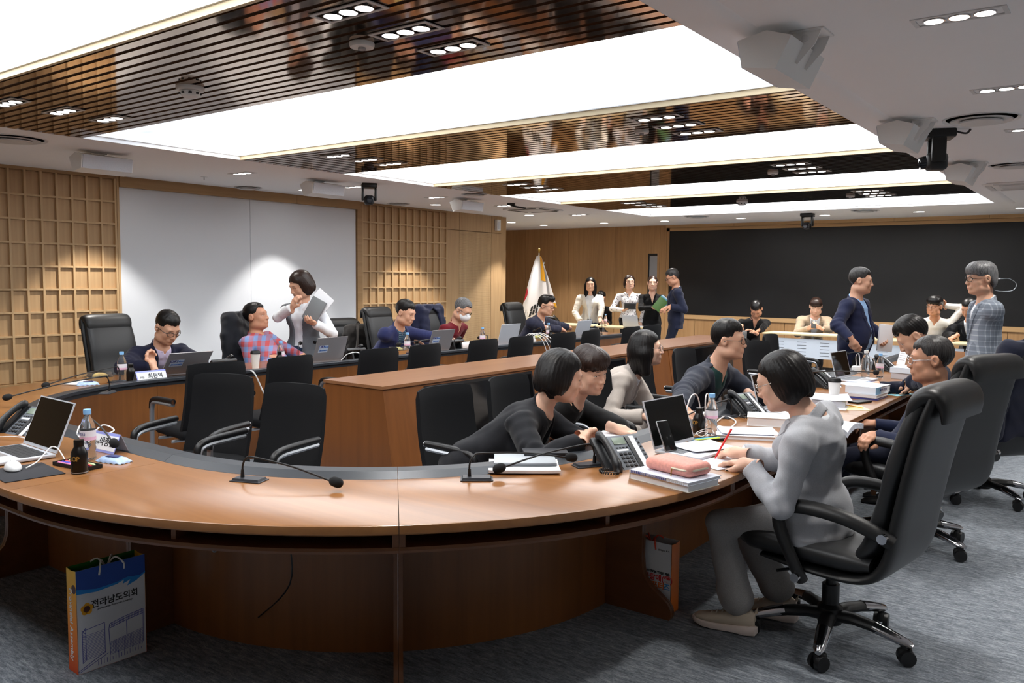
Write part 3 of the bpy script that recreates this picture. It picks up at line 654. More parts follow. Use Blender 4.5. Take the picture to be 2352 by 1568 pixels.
# ------------------------------------------------------------------ implicit surfaces for people and soft things
def smin(a, b, k):
    if k <= 0: return np.minimum(a, b)
    h = np.maximum(k-np.abs(a-b), 0)/k; return np.minimum(a, b)-h*h*k*.25
def smax(a, b, k): return -smin(-a, -b, k)
class Field:
    def __init__(s, lo, hi, h, fine=()):
        """box lo..hi, cell h; fine: (lo, hi, h) boxes whose slabs get smaller cells"""
        s.ax = []
        for i in range(3):
            iv = sorted([(max(f[0][i], lo[i]), min(f[1][i], hi[i]), f[2]) for f in fine])
            mg = []
            for a, b, hh in iv:
                if b <= a: continue
                if mg and a <= mg[-1][1]+h: mg[-1] = (mg[-1][0], max(mg[-1][1], b), min(mg[-1][2], hh))
                else: mg.append((a, b, hh))
            pts = []; c = lo[i]
            for a, b, hh in mg:
                if a > c: pts.append(np.linspace(c, a, max(1, int(math.ceil((a-c)/h)))+1)[:-1])
                pts.append(np.linspace(a, b, max(1, int(math.ceil((b-a)/hh)))+1)[:-1]); c = b
            if hi[i] > c: pts.append(np.linspace(c, hi[i], max(1, int(math.ceil((hi[i]-c)/h)))+1))
            s.ax.append(np.unique(np.concatenate(pts)).astype(np.float32))
        s.d = np.full([len(a) for a in s.ax], 1.0, np.float32)
    def block(s, lo, hi):
        sl = []
        for i in range(3):
            a = max(0, np.searchsorted(s.ax[i], lo[i])-1); b = min(len(s.ax[i]), np.searchsorted(s.ax[i], hi[i])+1)
            if b-a < 1: return None, None
            sl.append(slice(a, b))
        P = (s.ax[0][sl[0]][:, None, None], s.ax[1][sl[1]][None, :, None], s.ax[2][sl[2]][None, None, :])
        return tuple(sl), P
    def apply(s, fn, lo, hi, k=0., op='u', mg=None):
        mg = (k*1.2+.03) if mg is None else mg
        sl, P = s.block([v-mg for v in lo], [v+mg for v in hi])
        if sl is None: return
        v = fn(*P).astype(np.float32)
        if op == 'u': s.d[sl] = smin(s.d[sl], v, k)
        elif op == 's': s.d[sl] = smax(s.d[sl], -v, k)
        elif op == 'i': s.d[sl] = smax(s.d[sl], v, k)
        elif op == 'a': s.d[sl] = s.d[sl]+v
    def cone(s, a, b, ra, rb, k=.0, op='u'):
        a = np.asarray(a, float); b = np.asarray(b, float); ba = b-a; l2 = float(ba@ba)+1e-9; m = max(ra, rb)
        def fn(X, Y, Z):
            px, py, pz = X-a[0], Y-a[1], Z-a[2]
            t = np.clip((px*ba[0]+py*ba[1]+pz*ba[2])/l2, 0, 1)
            return np.sqrt((px-t*ba[0])**2+(py-t*ba[1])**2+(pz-t*ba[2])**2)-(ra+(rb-ra)*t)
        s.apply(fn, np.minimum(a, b)-m, np.maximum(a, b)+m, k, op)
    def chain(s, pts, rs, k=0., op='u'):
        for i in range(len(pts)-1): s.cone(pts[i], pts[i+1], rs[i], rs[i+1], k if i == 0 else min(k, .012)+.004, op)
    def ell(s, c, r, k=0., op='u', M=None):
        c = np.asarray(c, float); r = np.asarray(r, float); m = float(r.max())
        def fn(X, Y, Z):
            x, y, z = X-c[0], Y-c[1], Z-c[2]
            if M is not None: x, y, z = [M[0][i]*x+M[1][i]*y+M[2][i]*z for i in range(3)]
            k0 = np.sqrt((x/r[0])**2+(y/r[1])**2+(z/r[2])**2); k1 = np.sqrt((x/r[0]**2)**2+(y/r[1]**2)**2+(z/r[2]**2)**2)+1e-6
            return k0*(k0-1)/k1
        s.apply(fn, c-m, c+m, k, op)
    def mesh(s):
        d = s.d; ins = d < 0; nx, ny, nz = d.shape
        c = [ins[i:nx-1+i, j:ny-1+j, k:nz-1+k] for i in (0, 1) for j in (0, 1) for k in (0, 1)]
        any_ = c[0].copy(); all_ = c[0].copy()
        for q in c[1:]: any_ |= q; all_ &= q
        I, J, K = np.nonzero(any_ & ~all_)
        if len(I) == 0: return np.zeros((0, 3)), np.zeros((0, 4), int)
        vid = np.full((nx-1, ny-1, nz-1), -1, np.int32); vid[I, J, K] = np.arange(len(I))
        acc = np.zeros((len(I), 3)); cnt = np.zeros(len(I)); ax, ay, az = s.ax
        for a in range(8):
            for bit in (4, 2, 1):
                if a & bit: continue
                b = a | bit
                ia, ja, ka = I+(a >> 2 & 1), J+(a >> 1 & 1), K+(a & 1); ib, jb, kb = I+(b >> 2 & 1), J+(b >> 1 & 1), K+(b & 1)
                da, db = d[ia, ja, ka], d[ib, jb, kb]; m = (da < 0) != (db < 0)
                t = np.where(m, da/np.where(m, da-db, 1), 0)
                acc[:, 0] += m*(ax[ia]+(ax[ib]-ax[ia])*t); acc[:, 1] += m*(ay[ja]+(ay[jb]-ay[ja])*t); acc[:, 2] += m*(az[ka]+(az[kb]-az[ka])*t); cnt += m
        vs = acc/cnt[:, None]; F = []
        def quads(dif, sign, sh):
            i, j, k = np.nonzero(dif); i, j, k = i+sh[0][0], j+sh[0][1], k+sh[0][2]
            q = np.stack([vid[i+o[0], j+o[1], k+o[2]] for o in sh[1]], 1); fl = sign[np.nonzero(dif)]
            q[fl] = q[fl][:, ::-1]; F.append(q[(q >= 0).all(1)])
        a = ins[:-1, 1:-1, 1:-1]; b = ins[1:, 1:-1, 1:-1]; quads(a != b, ~a, ((0, 1, 1), ((0, -1, -1), (0, 0, -1), (0, 0, 0), (0, -1, 0))))
        a = ins[1:-1, :-1, 1:-1]; b = ins[1:-1, 1:, 1:-1]; quads(a != b, a, ((1, 0, 1), ((-1, 0, -1), (0, 0, -1), (0, 0, 0), (-1, 0, 0))))
        a = ins[1:-1, 1:-1, :-1]; b = ins[1:-1, 1:-1, 1:]; quads(a != b, ~a, ((1, 1, 0), ((-1, -1, 0), (0, -1, 0), (0, 0, 0), (-1, 0, 0))))
        return vs, np.concatenate(F)
def fastmesh(name, vs, fs, mats, mi=None):
    me = bpy.data.meshes.new(name); me.vertices.add(len(vs)); me.vertices.foreach_set('co', np.asarray(vs, np.float32).ravel())
    n = fs.shape[1]; me.loops.add(fs.size); me.loops.foreach_set('vertex_index', np.asarray(fs, np.int32).ravel())
    me.polygons.add(len(fs)); me.polygons.foreach_set('loop_start', np.arange(0, fs.size, n, dtype=np.int32))
    me.polygons.foreach_set('use_smooth', np.ones(len(fs), bool))
    for m in mats: me.materials.append(m)
    if mi is not None: me.polygons.foreach_set('material_index', np.asarray(mi, np.int32))
    me.update(calc_edges=True); return me
def fobj(name, F, m, parent, off=(0, 0, 0), mi=None):
    vs, fs = F.mesh(); ms = m if isinstance(m, (list, tuple)) else [m]
    idx = None
    if mi is not None and len(fs): idx = mi(vs[fs].mean(1))
    o = bpy.data.objects.new(name, fastmesh(name, vs-np.asarray(off), fs, ms, idx)); COL.objects.link(o)
    if parent is not None: o.parent = parent
    return o
_rg = np.random.RandomState(5)
_WK = [(_rg.normal(size=3), _rg.uniform(0, 6.28)) for _ in range(10)]
def wrinkle(freq, amp):
    def fn(X, Y, Z):
        out = 0
        for k, (d, p) in enumerate(_WK[:7]):
            d = d/np.linalg.norm(d); q = freq*(1+.35*k)
            ph = X*d[0]*q+Y*d[1]*q+Z*d[2]*q+p
            out = out+np.sin(ph+1.3*np.sin(ph*.37+p))/(1+.3*k)
        return out*amp*.4
    return fn
# ------------------------------------------------------------------ people
def basis(yaw, pitch=0, roll=0):
    """columns: right, forward, up"""
    y, p, r = R(yaw), R(pitch), R(roll)
    f = np.array([math.cos(y)*math.cos(p), math.sin(y)*math.cos(p), -math.sin(p)]); rt = np.array([math.sin(y), -math.cos(y), 0.]); u = np.cross(rt, f)
    return np.stack([rt*math.cos(r)+u*math.sin(r), f, u*math.cos(r)-rt*math.sin(r)], 1)
def ik(a, c, l1, l2, pole):
    a, c = np.asarray(a, float), np.asarray(c, float); v = c-a; d = np.linalg.norm(v); dm = min(d, (l1+l2)*.995); u = v/(d+1e-9); c = a+u*dm
    x = (l1*l1-l2*l2+dm*dm)/(2*dm); hgt = math.sqrt(max(l1*l1-x*x, 0)); w = np.asarray(pole, float); w = w-u*(w@u); w = nrm(w)
    return a+u*x+w*hgt, c
SKIN = {}
def skin(name, c):
    if name in SKIN: return SKIN[name]
    m = mat('skin_'+name, c, .5, spec=.4, noise=(9, .05), bump=(160, .04)); m.node_tree.nodes['Principled BSDF'].inputs['Subsurface Weight'].default_value = .12
    m.node_tree.nodes['Principled BSDF'].inputs['Subsurface Radius'].default_value = (.02, .007, .004); SKIN[name] = m; return m
def hairmat(name, c, c2=None):
    if name in MATS: return MATS[name]
    m = bpy.data.materials.new(name); m.use_nodes = True; t = NT(m)
    f = t.noise(t.coords((190, 190, 9)), 1.0, 4, .6, .6)
    t.link(t.ramp(f, [(.3, c), (.7, c2 or tuple(min(255, v*1.5+4) for v in c))]), t.b.inputs['Base Color'])
    t.b.inputs['Roughness'].default_value = .36; t.b.inputs['Specular IOR Level'].default_value = .28; t.bump(f, .35, .003); MATS[name] = m; return m
HAIR = hairmat('hair_black', (14, 12, 12)); HAIRB = hairmat('hair_brown', (30, 19, 15)); HAIRG = hairmat('hair_grey', (44, 44, 46), (130, 130, 132)); HAIRS = hairmat('hair_salt', (24, 22, 22), (70, 68, 68))
def cloth(name, c, n=.06, rough=.85, b=.12): return mat('cloth_'+name, c, rough, spec=.2, noise=(240, n), bump=(30, b), sheen=.1)
M_eyew = mat('eye_white', (226, 220, 214), .2); M_iris = mat('iris', (18, 11, 8), .12); M_lip = mat('lips', (172, 96, 88), .4); M_lipm = mat('lips_pale', (160, 104, 90), .45); M_brow = mat('eyebrow', (22, 17, 15), .8)
def head_field(F, H, B, s, ear=True, fem=False):
    """skull, face, nose, sockets, ears into field F; H origin, B basis, s scale"""
    def W(p): return H+B@(np.asarray(p, float)*s)
    F.ell(W((0, -.014, .036)), np.array((.077, .096, .084))*s, 0, 'u', B)
    F.ell(W((0, .026, -.022)), np.array((.066, .068, .088))*s, .03*s, 'u', B)
    F.ell(W((0, .048, -.088)), np.array((.036 if fem else .042, .036, .030))*s, .035*s, 'u', B)
    for x in (-1, 1):
        F.ell(W((x*.04, .058, -.03)), np.array((.026, .024, .028))*s, .02*s, 'u', B)          # cheeks
        F.ell(W((x*.048, .01, -.075)), np.array((.022 if fem else .028, .045, .03))*s, .03*s, 'u', B)      # jaw
    F.cone(W((-.036, .078, .024)), W((.036, .078, .024)), (.010 if fem else .0115)*s, (.010 if fem else .0115)*s, .024*s)              # brow
    for x in (-1, 1): F.ell(W((x*.034, .099, .004)), np.array((.019, .014, .011))*s, .012*s, 's', B)
    F.cone(W((0, .090, .010)), W((0, .106, -.030)), .0075*s, .0115*s, .014*s)               # nose
    for x in (-1, 1): F.ell(W((x*.012, .099, -.034)), np.array((.0095, .011, .009))*s, .008*s, 'u', B)
    F.ell(W((0, .086, -.062)), np.array((.030, .014, .018))*s, .014*s, 'u', B)               # mouth mound
    F.ell(W((0, .079, -.098)), np.array((.018, .014, .014))*s, .016*s, 'u', B)               # chin
    for x in (-1, 1):                                                                         # lids
        F.cone(W((x*.020, .086, .011)), W((x*.047, .078, .010)), .0055*s, .005*s, .006*s); F.cone(W((x*.021, .086, -.006)), W((x*.046, .079, -.006)), .0045*s, .004*s, .006*s)
    if ear:
        for x in (-1, 1):
            F.ell(W((x*.080, -.012, -.002)), np.array((.011, .020, .031))*s, .008*s, 'u', B)
            F.ell(W((x*.091, -.009, .001)), np.array((.008, .011, .019))*s, .006*s, 's', B)
FACE = {}
def face_y(x, z, fem):
    """how far forward the face surface lies at (x, z) of a unit head"""
    if fem not in FACE:
        F = Field((-.07, .0, -.12), (.07, .14, .06), .0022); head_field(F, np.zeros(3), np.eye(3), 1., False, fem); FACE[fem] = F
    F = FACE[fem]; i = min(len(F.ax[0])-1, np.searchsorted(F.ax[0], x)); k = min(len(F.ax[2])-1, np.searchsorted(F.ax[2], z)); col = F.d[i, :, k]; j = np.nonzero(col < 0)[0]
    return float(F.ax[1][j[-1]]) if len(j) else .07
def hair_field(style, s, vol, res):
    """hair in head space"""
    F = Field((-.15*s, -.18*s, -.42*s if style in ('long', 'mid') else -.21*s), (.15*s, .16*s, .2*s), res)
    E = lambda c, r, k=0, op='u': F.ell(np.array(c)*s, np.array(r)*s, k*s, op)
    def cut(fn, k=.012, op='i'): F.apply(lambda X, Y, Z: fn(X/s, Y/s, Z/s)*s, (-1, -1, -1), (1, 1, 1), k*s, op, 0)
    v = vol
    if style in ('short', 'swept', 'thin', 'mop'):
        E((0, -.017, .038), (.0790, .0990, .0865)); E((0, -.008, .070+v*.6), (.066+v*.5, .084+v*.5, .052+v), .03)
        if style == 'swept': E((0, .05, .10+v*.4), (.062, .050, .036+v*.4), .03)
        if style == 'mop': E((0, .045, .07), (.082+v*.5, .058+v*.4, .06), .03); E((0, -.06, -.02), (.072, .05, .07), .03)
        fr = {'short': .062, 'swept': .072, 'thin': .078, 'mop': .026}[style]
        # hairline: height as a function of depth
        def line(X, Y, Z):
            f = np.interp(np.clip(Y, -.14, .14), [-.14, -.07, -.03, .012, .03, .05, .12], [-.078, -.068, .006, .012, -.014 if style != 'thin' else .0, fr*.85, fr]).astype(np.float32)
            side = np.clip((np.abs(X)-.045)/.03, 0, 1); bang = .012*np.sin(X*170)+.008*np.sin(X*390+1)
            rag = .004*np.sin(X*150+Y*60)+.003*np.sin(X*310+2)
            tmp = .014*np.exp(-((np.abs(X)-.052)/.014)**2)*(Y > .03)*(style in ('short', 'thin', 'swept'))
            return f-Z+rag+tmp-(bang*(Y > .04) if style == 'mop' else 0)*(1-side)
        cut(line, .02)
    elif style in ('bob', 'mid', 'long'):
        low = {'bob': -.105, 'mid': -.19, 'long': -.31}[style]
        E((0, -.02, .040+v*.3), (.084+v*.6, .104+v*.6, .086+v))
        E((0, -.035, -.03), (.096+v, .092+v, .10), .04)
        if style != 'bob':
            for x in (-1, 1): F.cone(np.array((x*.062, -.02, -.04))*s, np.array((x*.075, .0 if style == 'long' else -.01, low+.03))*s, .052*s, .034*s, .03*s)
            F.cone(np.array((0, -.06, -.02))*s, np.array((0, -.07, low+.03))*s, .07*s, .06*s, .04*s)
        def face(X, Y, Z):       # window left free for the face
            wx = np.interp(np.clip(Z, -.16, .1), [-.16, -.10, -.03, .03, .07, .1], [.050, .060, .066, .064, .045, .0]).astype(np.float32)
            return np.maximum(np.abs(X)-wx, np.maximum(.028-Y, Z-.074+.5*np.abs(X)))
        cut(lambda X, Y, Z: -face(X, Y, Z), .014)
        cut(lambda X, Y, Z: low+.012*np.sin(X*120)+.01*np.cos(Y*90)-.02*(Y/.1)-Z, .01)
    elif style == 'tied':
        E((0, -.018, .040), (.081, .102, .088)); E((0, -.105, -.02), (.035, .035, .045), .03)
        for x in (-1, 1): F.cone(np.array((x*.062, .055, .05))*s, np.array((x*.073, .035, -.06))*s, .011*s, .006*s, .012*s)
        cut(lambda X, Y, Z: np.interp(np.clip(Y, -.14, .12), [-.14, -.09, -.03, .02, .05, .12], [-.085, -.075, -.03, -.055, -.01, .074]).astype(np.float32)-.03*(np.abs(X) < .058)*(Y > .02)*0-Z, .012)
        cut(lambda X, Y, Z: -np.maximum(np.abs(X)-.060, np.maximum(.03-Y, Z-.078+.6*np.abs(X))), .012)
    def strands(X, Y, Z):
        a = np.arctan2(X, -Y+.02*s); return (.0007*np.sin(a*41+3*np.sin(Z*22/s))+.0005*np.sin(a*93+7*Z/s)+.0006*np.sin(a*13+11*Z/s))*s
    F.apply(strands, (-1, -1, -1), (1, 1, 1), 0, 'a', 0)
    return F
HANDS = {}
def hand_mesh(curl, side, res, spread=.12):
    """hand in its own space: wrist at 0, fingers +y, palm faces -z, thumb towards +x*side"""
    key = (round(curl, 2), side, res)
    if key in HANDS: return HANDS[key]
    F = Field((-.07, -.06, -.11), (.075, .20, .05), res)
    F.chain([(0, -.05, 0), (0, 0, 0), (0, .03, 0)], [.029, .026, .030], .0)
    F.ell((0, .045, 0), (.040, .052, .0165), .02); 
    L = [(.030, .083, (.040, .026, .020), .0092), (.0105, .090, (.046, .029, .022), .0095), (-.0095, .087, (.043, .027, .021), .009), (-.028, .078, (.033, .021, .018), .0078)]
    for j, (x, y, seg, r) in enumerate(L):
        x *= side; p = np.array([x, y, 0.]); a = 0; dx = x*spread*3; pts = [np.array([x*.9, y-.03, 0]), p]
        for q, l in enumerate(seg):
            a += curl*(.75, 1.1, .8)[q]*(1+.08*j); p = p+l*np.array([dx if q == 0 else dx*.4, math.cos(a), -math.sin(a)]); pts.append(p)
        F.chain(pts, [r*1.1, r*1.08, r, r*.92, r*.8], .008)
    t0 = np.array([.026*side, .018, -.008]); F.chain([t0, t0+np.array([.026*side, .028, -.014]), t0+np.array([.034*side-curl*.008*side, .058, -.022-curl*.012]), t0+np.array([(.034-curl*.022)*side, .082, -.028-curl*.02])], [.016, .0125, .0105, .009], .014)
    HANDS[key] = F.mesh(); return HANDS[key]
def pose(H, yaw, pz=.56, TL=.50, nd=.085, ndz=.178):
    """neck base and pelvis of somebody sitting with the head at H"""
    H = np.asarray(H, float); f = np.array([math.cos(R(yaw)), math.sin(R(yaw)), 0]); N = H-f*nd-np.array([0, 0, ndz])
    dz = N[2]-pz; b = math.sqrt(max(TL*TL-dz*dz, .0)); P = N-f*b; P[2] = pz; return N, P
def person(label, head, look, neck, pelvis, chest, armR=None, armL=None, legs=None, outfit=None, hair=('short', .004, None), skin_c='mid', hs=1.08, sw=.195, fem=False, belly=0.,
           near=False, glasses=None, body_w=1., brow=True, mouth='m', eyes=True, mask=False, group=None, standing=False, shoes=None, legskin=False, up=.285, fo=.25, name='person', smile=False):
    """arm = (wrist target, elbow pole, finger direction, palm normal, curl); chest = facing angle in degrees"""
    H, N, P = [np.asarray(v, float) for v in (head, neck, pelvis)]
    root = empty(name, (P[0], P[1], 0), 0, label, 'person', group); off = np.array([P[0], P[1], 0.])
    B = basis(*look); sk = skin(*{'mid': ('mid', (205, 158, 132)), 'fair': ('fair', (222, 178, 154)), 'tan': ('tan', (192, 140, 112))}[skin_c])
    h0 = .0052 if near else .0095; hf = .0034 if near else .0062
    spine = nrm(N-P); cf = np.array([math.cos(R(chest)), math.sin(R(chest)), 0]); cr = nrm(np.cross(cf, spine)); cfw = np.cross(spine, cr); TL = np.linalg.norm(N-P)
    sh = {s_: P+spine*TL*.835+cr*(sw*s_*.97) for s_ in (1, -1)}
    arms = {}
    for s_, a in ((1, armR), (-1, armL)):
        if a is None: a = (sh[s_]-np.array([0, 0, .50])+cf*.05+cr*s_*.05, -cf+cr*s_*.4, (0, 0, -1), -cr*s_, .4) if standing else (P+cf*.30+cr*s_*.11+np.array([0, 0, .13]), -cf-np.array([0, 0, 1])+cr*s_*.6, nrm(cf-cr*s_*.4), (0, 0, -1), .35)
        el, wr = ik(sh[s_], a[0], up, fo, a[1]); arms[s_] = (el, wr, nrm(a[2]), np.asarray(a[3], float), a[4])
    prof = np.array([(-.24, .155, .105), (-.1, .17, .118), (.05, .168, .118), (.28, .142, .104), (.45, .142, .104), (.62, .152, .11), (.8, .158, .105), (.9, .125, .085), (.98, .075, .068), (1.05, .058, .056)])
    if fem: prof[:, 1] *= np.interp(prof[:, 0], [-.2, .1, .35, .9], [1.0, 1.0, .86, .90])
    prof[:, 1:] *= body_w
    if belly: prof[:, 2] += belly*np.exp(-((prof[:, 0]-.22)/.28)**2); prof[:, 1] += belly*.5*np.exp(-((prof[:, 0]-.22)/.3)**2)
    def torso(F, off_, t0, t1, k=0., lap=None, flare=0.):
        def fn(X, Y, Z):
            px, py, pz = X-P[0], Y-P[1], Z-P[2]
            t = (px*spine[0]+py*spine[1]+pz*spine[2])/TL; u = px*cr[0]+py*cr[1]+pz*cr[2]; w = px*cfw[0]+py*cfw[1]+pz*cfw[2]
            a = np.interp(t, prof[:, 0], prof[:, 1]).astype(np.float32)+off_; b = np.interp(t, prof[:, 0], prof[:, 2]).astype(np.float32)+off_
            if flare: q = np.clip(.3-t, 0, 1)*flare; a = a+q; b = b+q
            w2 = w-belly*.5*np.exp(-((t-.22)/.28)**2)
            if lap: off2 = lap(t, u, w); a = a+off2; b = b+off2
            m = np.minimum(a, b); d = (np.sqrt((u/a)**2+(w2/b)**2)-1)*m
            return smax(smax(d, (t0-t)*TL, .012), (t-t1)*TL, .012)
        c = P+spine*TL*(t0+t1)/2; m = max(TL*(t1-t0)/2, .26)+.06
        F.apply(fn, c-m, c+m, k, 'u', .01)
        if fem:
            for x in (1, -1): F.ell(P+spine*TL*.66+cr*x*.068+cfw*(.072+off_*.5), (.058+off_, .052+off_, .06+off_), .035, 'u', np.stack([cr, cfw, spine], 1))
    AR = .86 if fem else 1.
    def shoulders(F, off_, k=.04):
        for x in (1, -1): F.cone(P+spine*TL*.90+cr*x*.045, sh[x]+spine*.006, .052*AR+off_, .053*AR+off_, k)
    def sleeves(F, off_, frac=1.0, k=.03, sides=(1, -1), loose=0.):
        for x in sides:
            el, wr = arms[x][:2]; e2 = el+(wr-el)*max(0, frac-1.) if frac > 1 else el
            if frac <= 1.: F.chain([sh[x], sh[x]+(el-sh[x])*frac], [.056*AR+off_, .050*AR+off_+loose], k); continue
            F.chain([sh[x], el, e2], [.057*AR+off_, .046*AR+off_+loose*.5, (.046*AR+off_)*(2-frac)+(.034+off_)*(frac-1)+loose], k)
            if off_ > 0:
                u_ = nrm(wr-el); q0 = sh[x]; u0 = nrm(el-sh[x])
                def folds(X, Y, Z):
                    px, py, pz = X-el[0], Y-el[1], Z-el[2]; r2 = px*px+py*py+pz*pz; tt = px*(u_+u0)[0]+py*(u_+u0)[1]+pz*(u_+u0)[2]
                    sd = px*cr[0]+py*cr[1]+pz*cr[2]
                    return (.0052*np.exp(-r2/.011)*np.sin(tt*70+2.2*np.sin(sd*40+x)+x)).astype(np.float32)
                F.apply(folds, el-.22, el+.22, 0, 'a', 0)
                def folds2(X, Y, Z):
                    px, py, pz = X-q0[0], Y-q0[1], Z-q0[2]; r2 = px*px+py*py+pz*pz
                    return (.004*np.exp(-r2/.012)*np.sin((px*u0[0]+py*u0[1]+pz*u0[2])*60+30*(px*cfw[0]+py*cfw[1]+pz*cfw[2])+x)).astype(np.float32)
                F.apply(folds2, q0-.22, q0+.22, 0, 'a', 0)
                def cutoff(X, Y, Z):
                    px, py, pz = X-e2[0], Y-e2[1], Z-e2[2]; tt = px*u_[0]+py*u_[1]+pz*u_[2]
                    return np.maximum(np.maximum(np.sqrt(np.maximum(px*px+py*py+pz*pz-tt*tt, 1e-9))-.065, -tt), tt-.09)
                F.apply(cutoff, e2-.12, e2+.12, .004, 's', 0)
    # ---- skin
    hb = hs*.16; wl = [(H-np.array([hb, hb, hb*1.05]), H+np.array([hb, hb, hb*1.05]), hf)]
    pts = [H, N, P, sh[1], sh[-1]]+[q for x in (1, -1) for q in arms[x][:2]]
    lo = np.min([p for p in pts], 0)-.2; hi = np.max([p for p in pts], 0)+.2; hi[2] = max(hi[2], H[2]+.15*hs); lo[2] = P[2]-.18
    F = Field(lo, hi, .012 if near else .014, wl)
    torso(F, -.012, -.2, 1.02); shoulders(F, -.012); sleeves(F, -.012, 2.0)
    nb = H+B@(np.array((0, -.028, -.075))*hs); rn = .047 if fem else .055
    F.cone(N-spine*.07+cfw*.006, nb, rn+.016, rn, .045)
    Fh = F; head_field(Fh, H, B, hs, True, fem)
    vs, fs = F.mesh(); allv = [vs-off]; allf = [fs]; o = len(vs)
    for x in (1, -1):
        el, wr, fd, pn, curl = arms[x]; hv, hf_ = hand_mesh(curl, x, .003 if near else .0055)
        z = -nrm(pn-fd*(pn@fd)); xx = np.cross(fd, z); M = np.stack([xx, fd, z], 1)
        hv2 = (hv*(1.0 if not fem else .93))@M.T+wr; allv.append(hv2-off); allf.append(hf_+o); o += len(hv)
    body = bpy.data.objects.new('body', fastmesh('body', np.concatenate(allv), np.concatenate(allf), [sk])); COL.objects.link(body); body.parent = root
    # ---- face parts
    HM = Matrix([list(B[i]*1.0)+[H[i]-off[i]] for i in range(3)]+[[0, 0, 0, 1]])
    def hp(mb, nm, m, par=root, **kw):
        o_ = mb.build(nm, m, None, **kw); o_.parent = par
        if par is root: o_.matrix_local = HM
        return o_
    S = hs
    def sc(p): return tuple(v*S for v in p)
    fy = lambda x_, z_: face_y(x_, z_, fem)
    if eyes:
        for x in (-1, 1):
            ex, ez = .033, .0025; ey = fy(ex, ez); g = MB()
            ring = [[sc((x*(ex+a_*.0160), fy(ex+a_*.0160*.8, ez)+.0032-.003*max(0, a_), ez+b_*.0060*(1-.75*a_*a_)*q_)) for a_ in np.linspace(-1, 1, 9)] for b_, q_ in ((-1, 1), (-.4, 1), (.4, 1), (1, 1))]
            ew = hp(g.loft(ring, closed=False, cap=False), 'eye', M_eyew)
            hp(MB().sphere(sc((x*ex, ey+.0014, ez)), sc((.0066, .0030, .0058)), 12, 8), 'iris', M_iris, ew)
            hp(MB().tube([sc((x*(ex+q), fy(ex+q*.9, ez)+.0036, ez+.0066-20*q*q)) for q in np.linspace(-.0155, .0165, 7)], [.0006*S]+[.0013*S]*5+[.0008*S], 6), 'eyelash', M_brow)
    if brow:
        for x in (-1, 1): hp(MB().tube([sc((x*(.014+.0095*k), fy(.014+.0095*k, .026)+.0004, .0275+.0020*math.sin(k*.78))) for k in range(5)], [.0020*S, .0028*S, .0030*S, .0024*S, .0010*S], 6, .5), 'eyebrow', HAIRG if hair[2] is HAIRG else M_brow)
    if not mask:
        lm = M_lip if mouth == 'f' else M_lipm; op = .003 if smile else 0; wd = .021
        def ly(q): return fy(q, -.0625)-.0015
        for dz, rr in ((.0032+op, .0032), (-.0036-op, .0040)):
            hp(MB().tube([sc((q, ly(q), -.0625+dz*(1-(q/wd)**2)+(5*q*q if smile else 0))) for q in np.linspace(-wd, wd, 9)], [rr*S*max(.25, 1-(abs(q)/(wd*1.08))**2) for q in np.linspace(-wd, wd, 9)], 8, 1.0), 'lip', lm)
        if smile: hp(MB().tube([sc((q, ly(q)-.0005, -.0625+5*q*q)) for q in np.linspace(-.016, .016, 7)], .0028*S, 6), 'teeth', M_eyew)
    if mask:
        Fm = Field(np.array((-.1, -.02, -.14))*S, np.array((.1, .15, .03))*S, .005)
        Fm.ell(np.array((0, .045, -.05))*S, np.array((.072, .074, .062))*S); Fm.ell(np.array((0, .09, -.035))*S, np.array((.03, .036, .04))*S, .03*S)
        Fm.apply(lambda X, Y, Z: .02*S-Y+0*Z, (-1, -1, -1), (1, 1, 1), .008, 'i', 0)
        mo = fobj('face_mask', Fm, mat('mask_white', (228, 230, 236), .8, bump=(40, .1)), root); mo.matrix_local = HM
        for x in (-1, 1): hp(MB().tube(catmull([sc((x*.062, .045, -.02)), sc((x*.08, .0, .005)), sc((x*.086, -.02, .02)), sc((x*.08, -.03, -.02)), sc((x*.06, .04, -.07))], 4), .0018*S, 5), 'ear_loop', mo.data.materials[0])
    # ---- hair
    st, vol, hm = hair; Fr = hair_field(st, hs, vol, .0042 if near else .0068); ho = fobj('hair', Fr, hm or HAIR, root); ho.matrix_local = HM
    if glasses:
        gm = mat('glasses_'+glasses, {'black': (14, 13, 13), 'metal': (170, 165, 158), 'silver': (188, 190, 192)}[glasses], .25, 0 if glasses == 'black' else .9)
        g = MB(); rr = .0016 if glasses != 'black' else .0022
        for x in (-1, 1):
            ring = [sc((x*.034+.0235*math.cos(a), .103-.35*(.0235*math.cos(a)*x)-(.004 if math.cos(a)*x > 0 else 0), .000+.0185*math.sin(a))) for a in np.linspace(0, 2*math.pi, 21)]
            g.tube(ring, rr*S, 6); g.tube([sc((x*.0575, .092, .004)), sc((x*.076, .06, .006)), sc((x*.084, .0, .006)), sc((x*.083, -.02, -.012))], rr*S, 6)
        g.tube([sc((-.011, .106, .003)), sc((0, .110, .006)), sc((.011, .106, .003))], rr*S, 6)
        gl = hp(g, 'glasses', gm)
    # ---- clothes
    of = outfit or {}
    lo = np.min([p for p in pts[1:]], 0)-.22; hi = np.max([p for p in pts[1:]], 0)+.22; lo[2] = P[2]-.34; hi[2] = max(N[2]+.12, max(q[2] for x in (1, -1) for q in arms[x][:2])+.08)
    ch = .0064 if near else .0115
    def TUW(X, Y, Z):
        px, py, pz = X-P[0], Y-P[1], Z-P[2]
        return (px*spine[0]+py*spine[1]+pz*spine[2])/TL, px*cr[0]+py*cr[1]+pz*cr[2], px*cfw[0]+py*cfw[1]+pz*cfw[2]
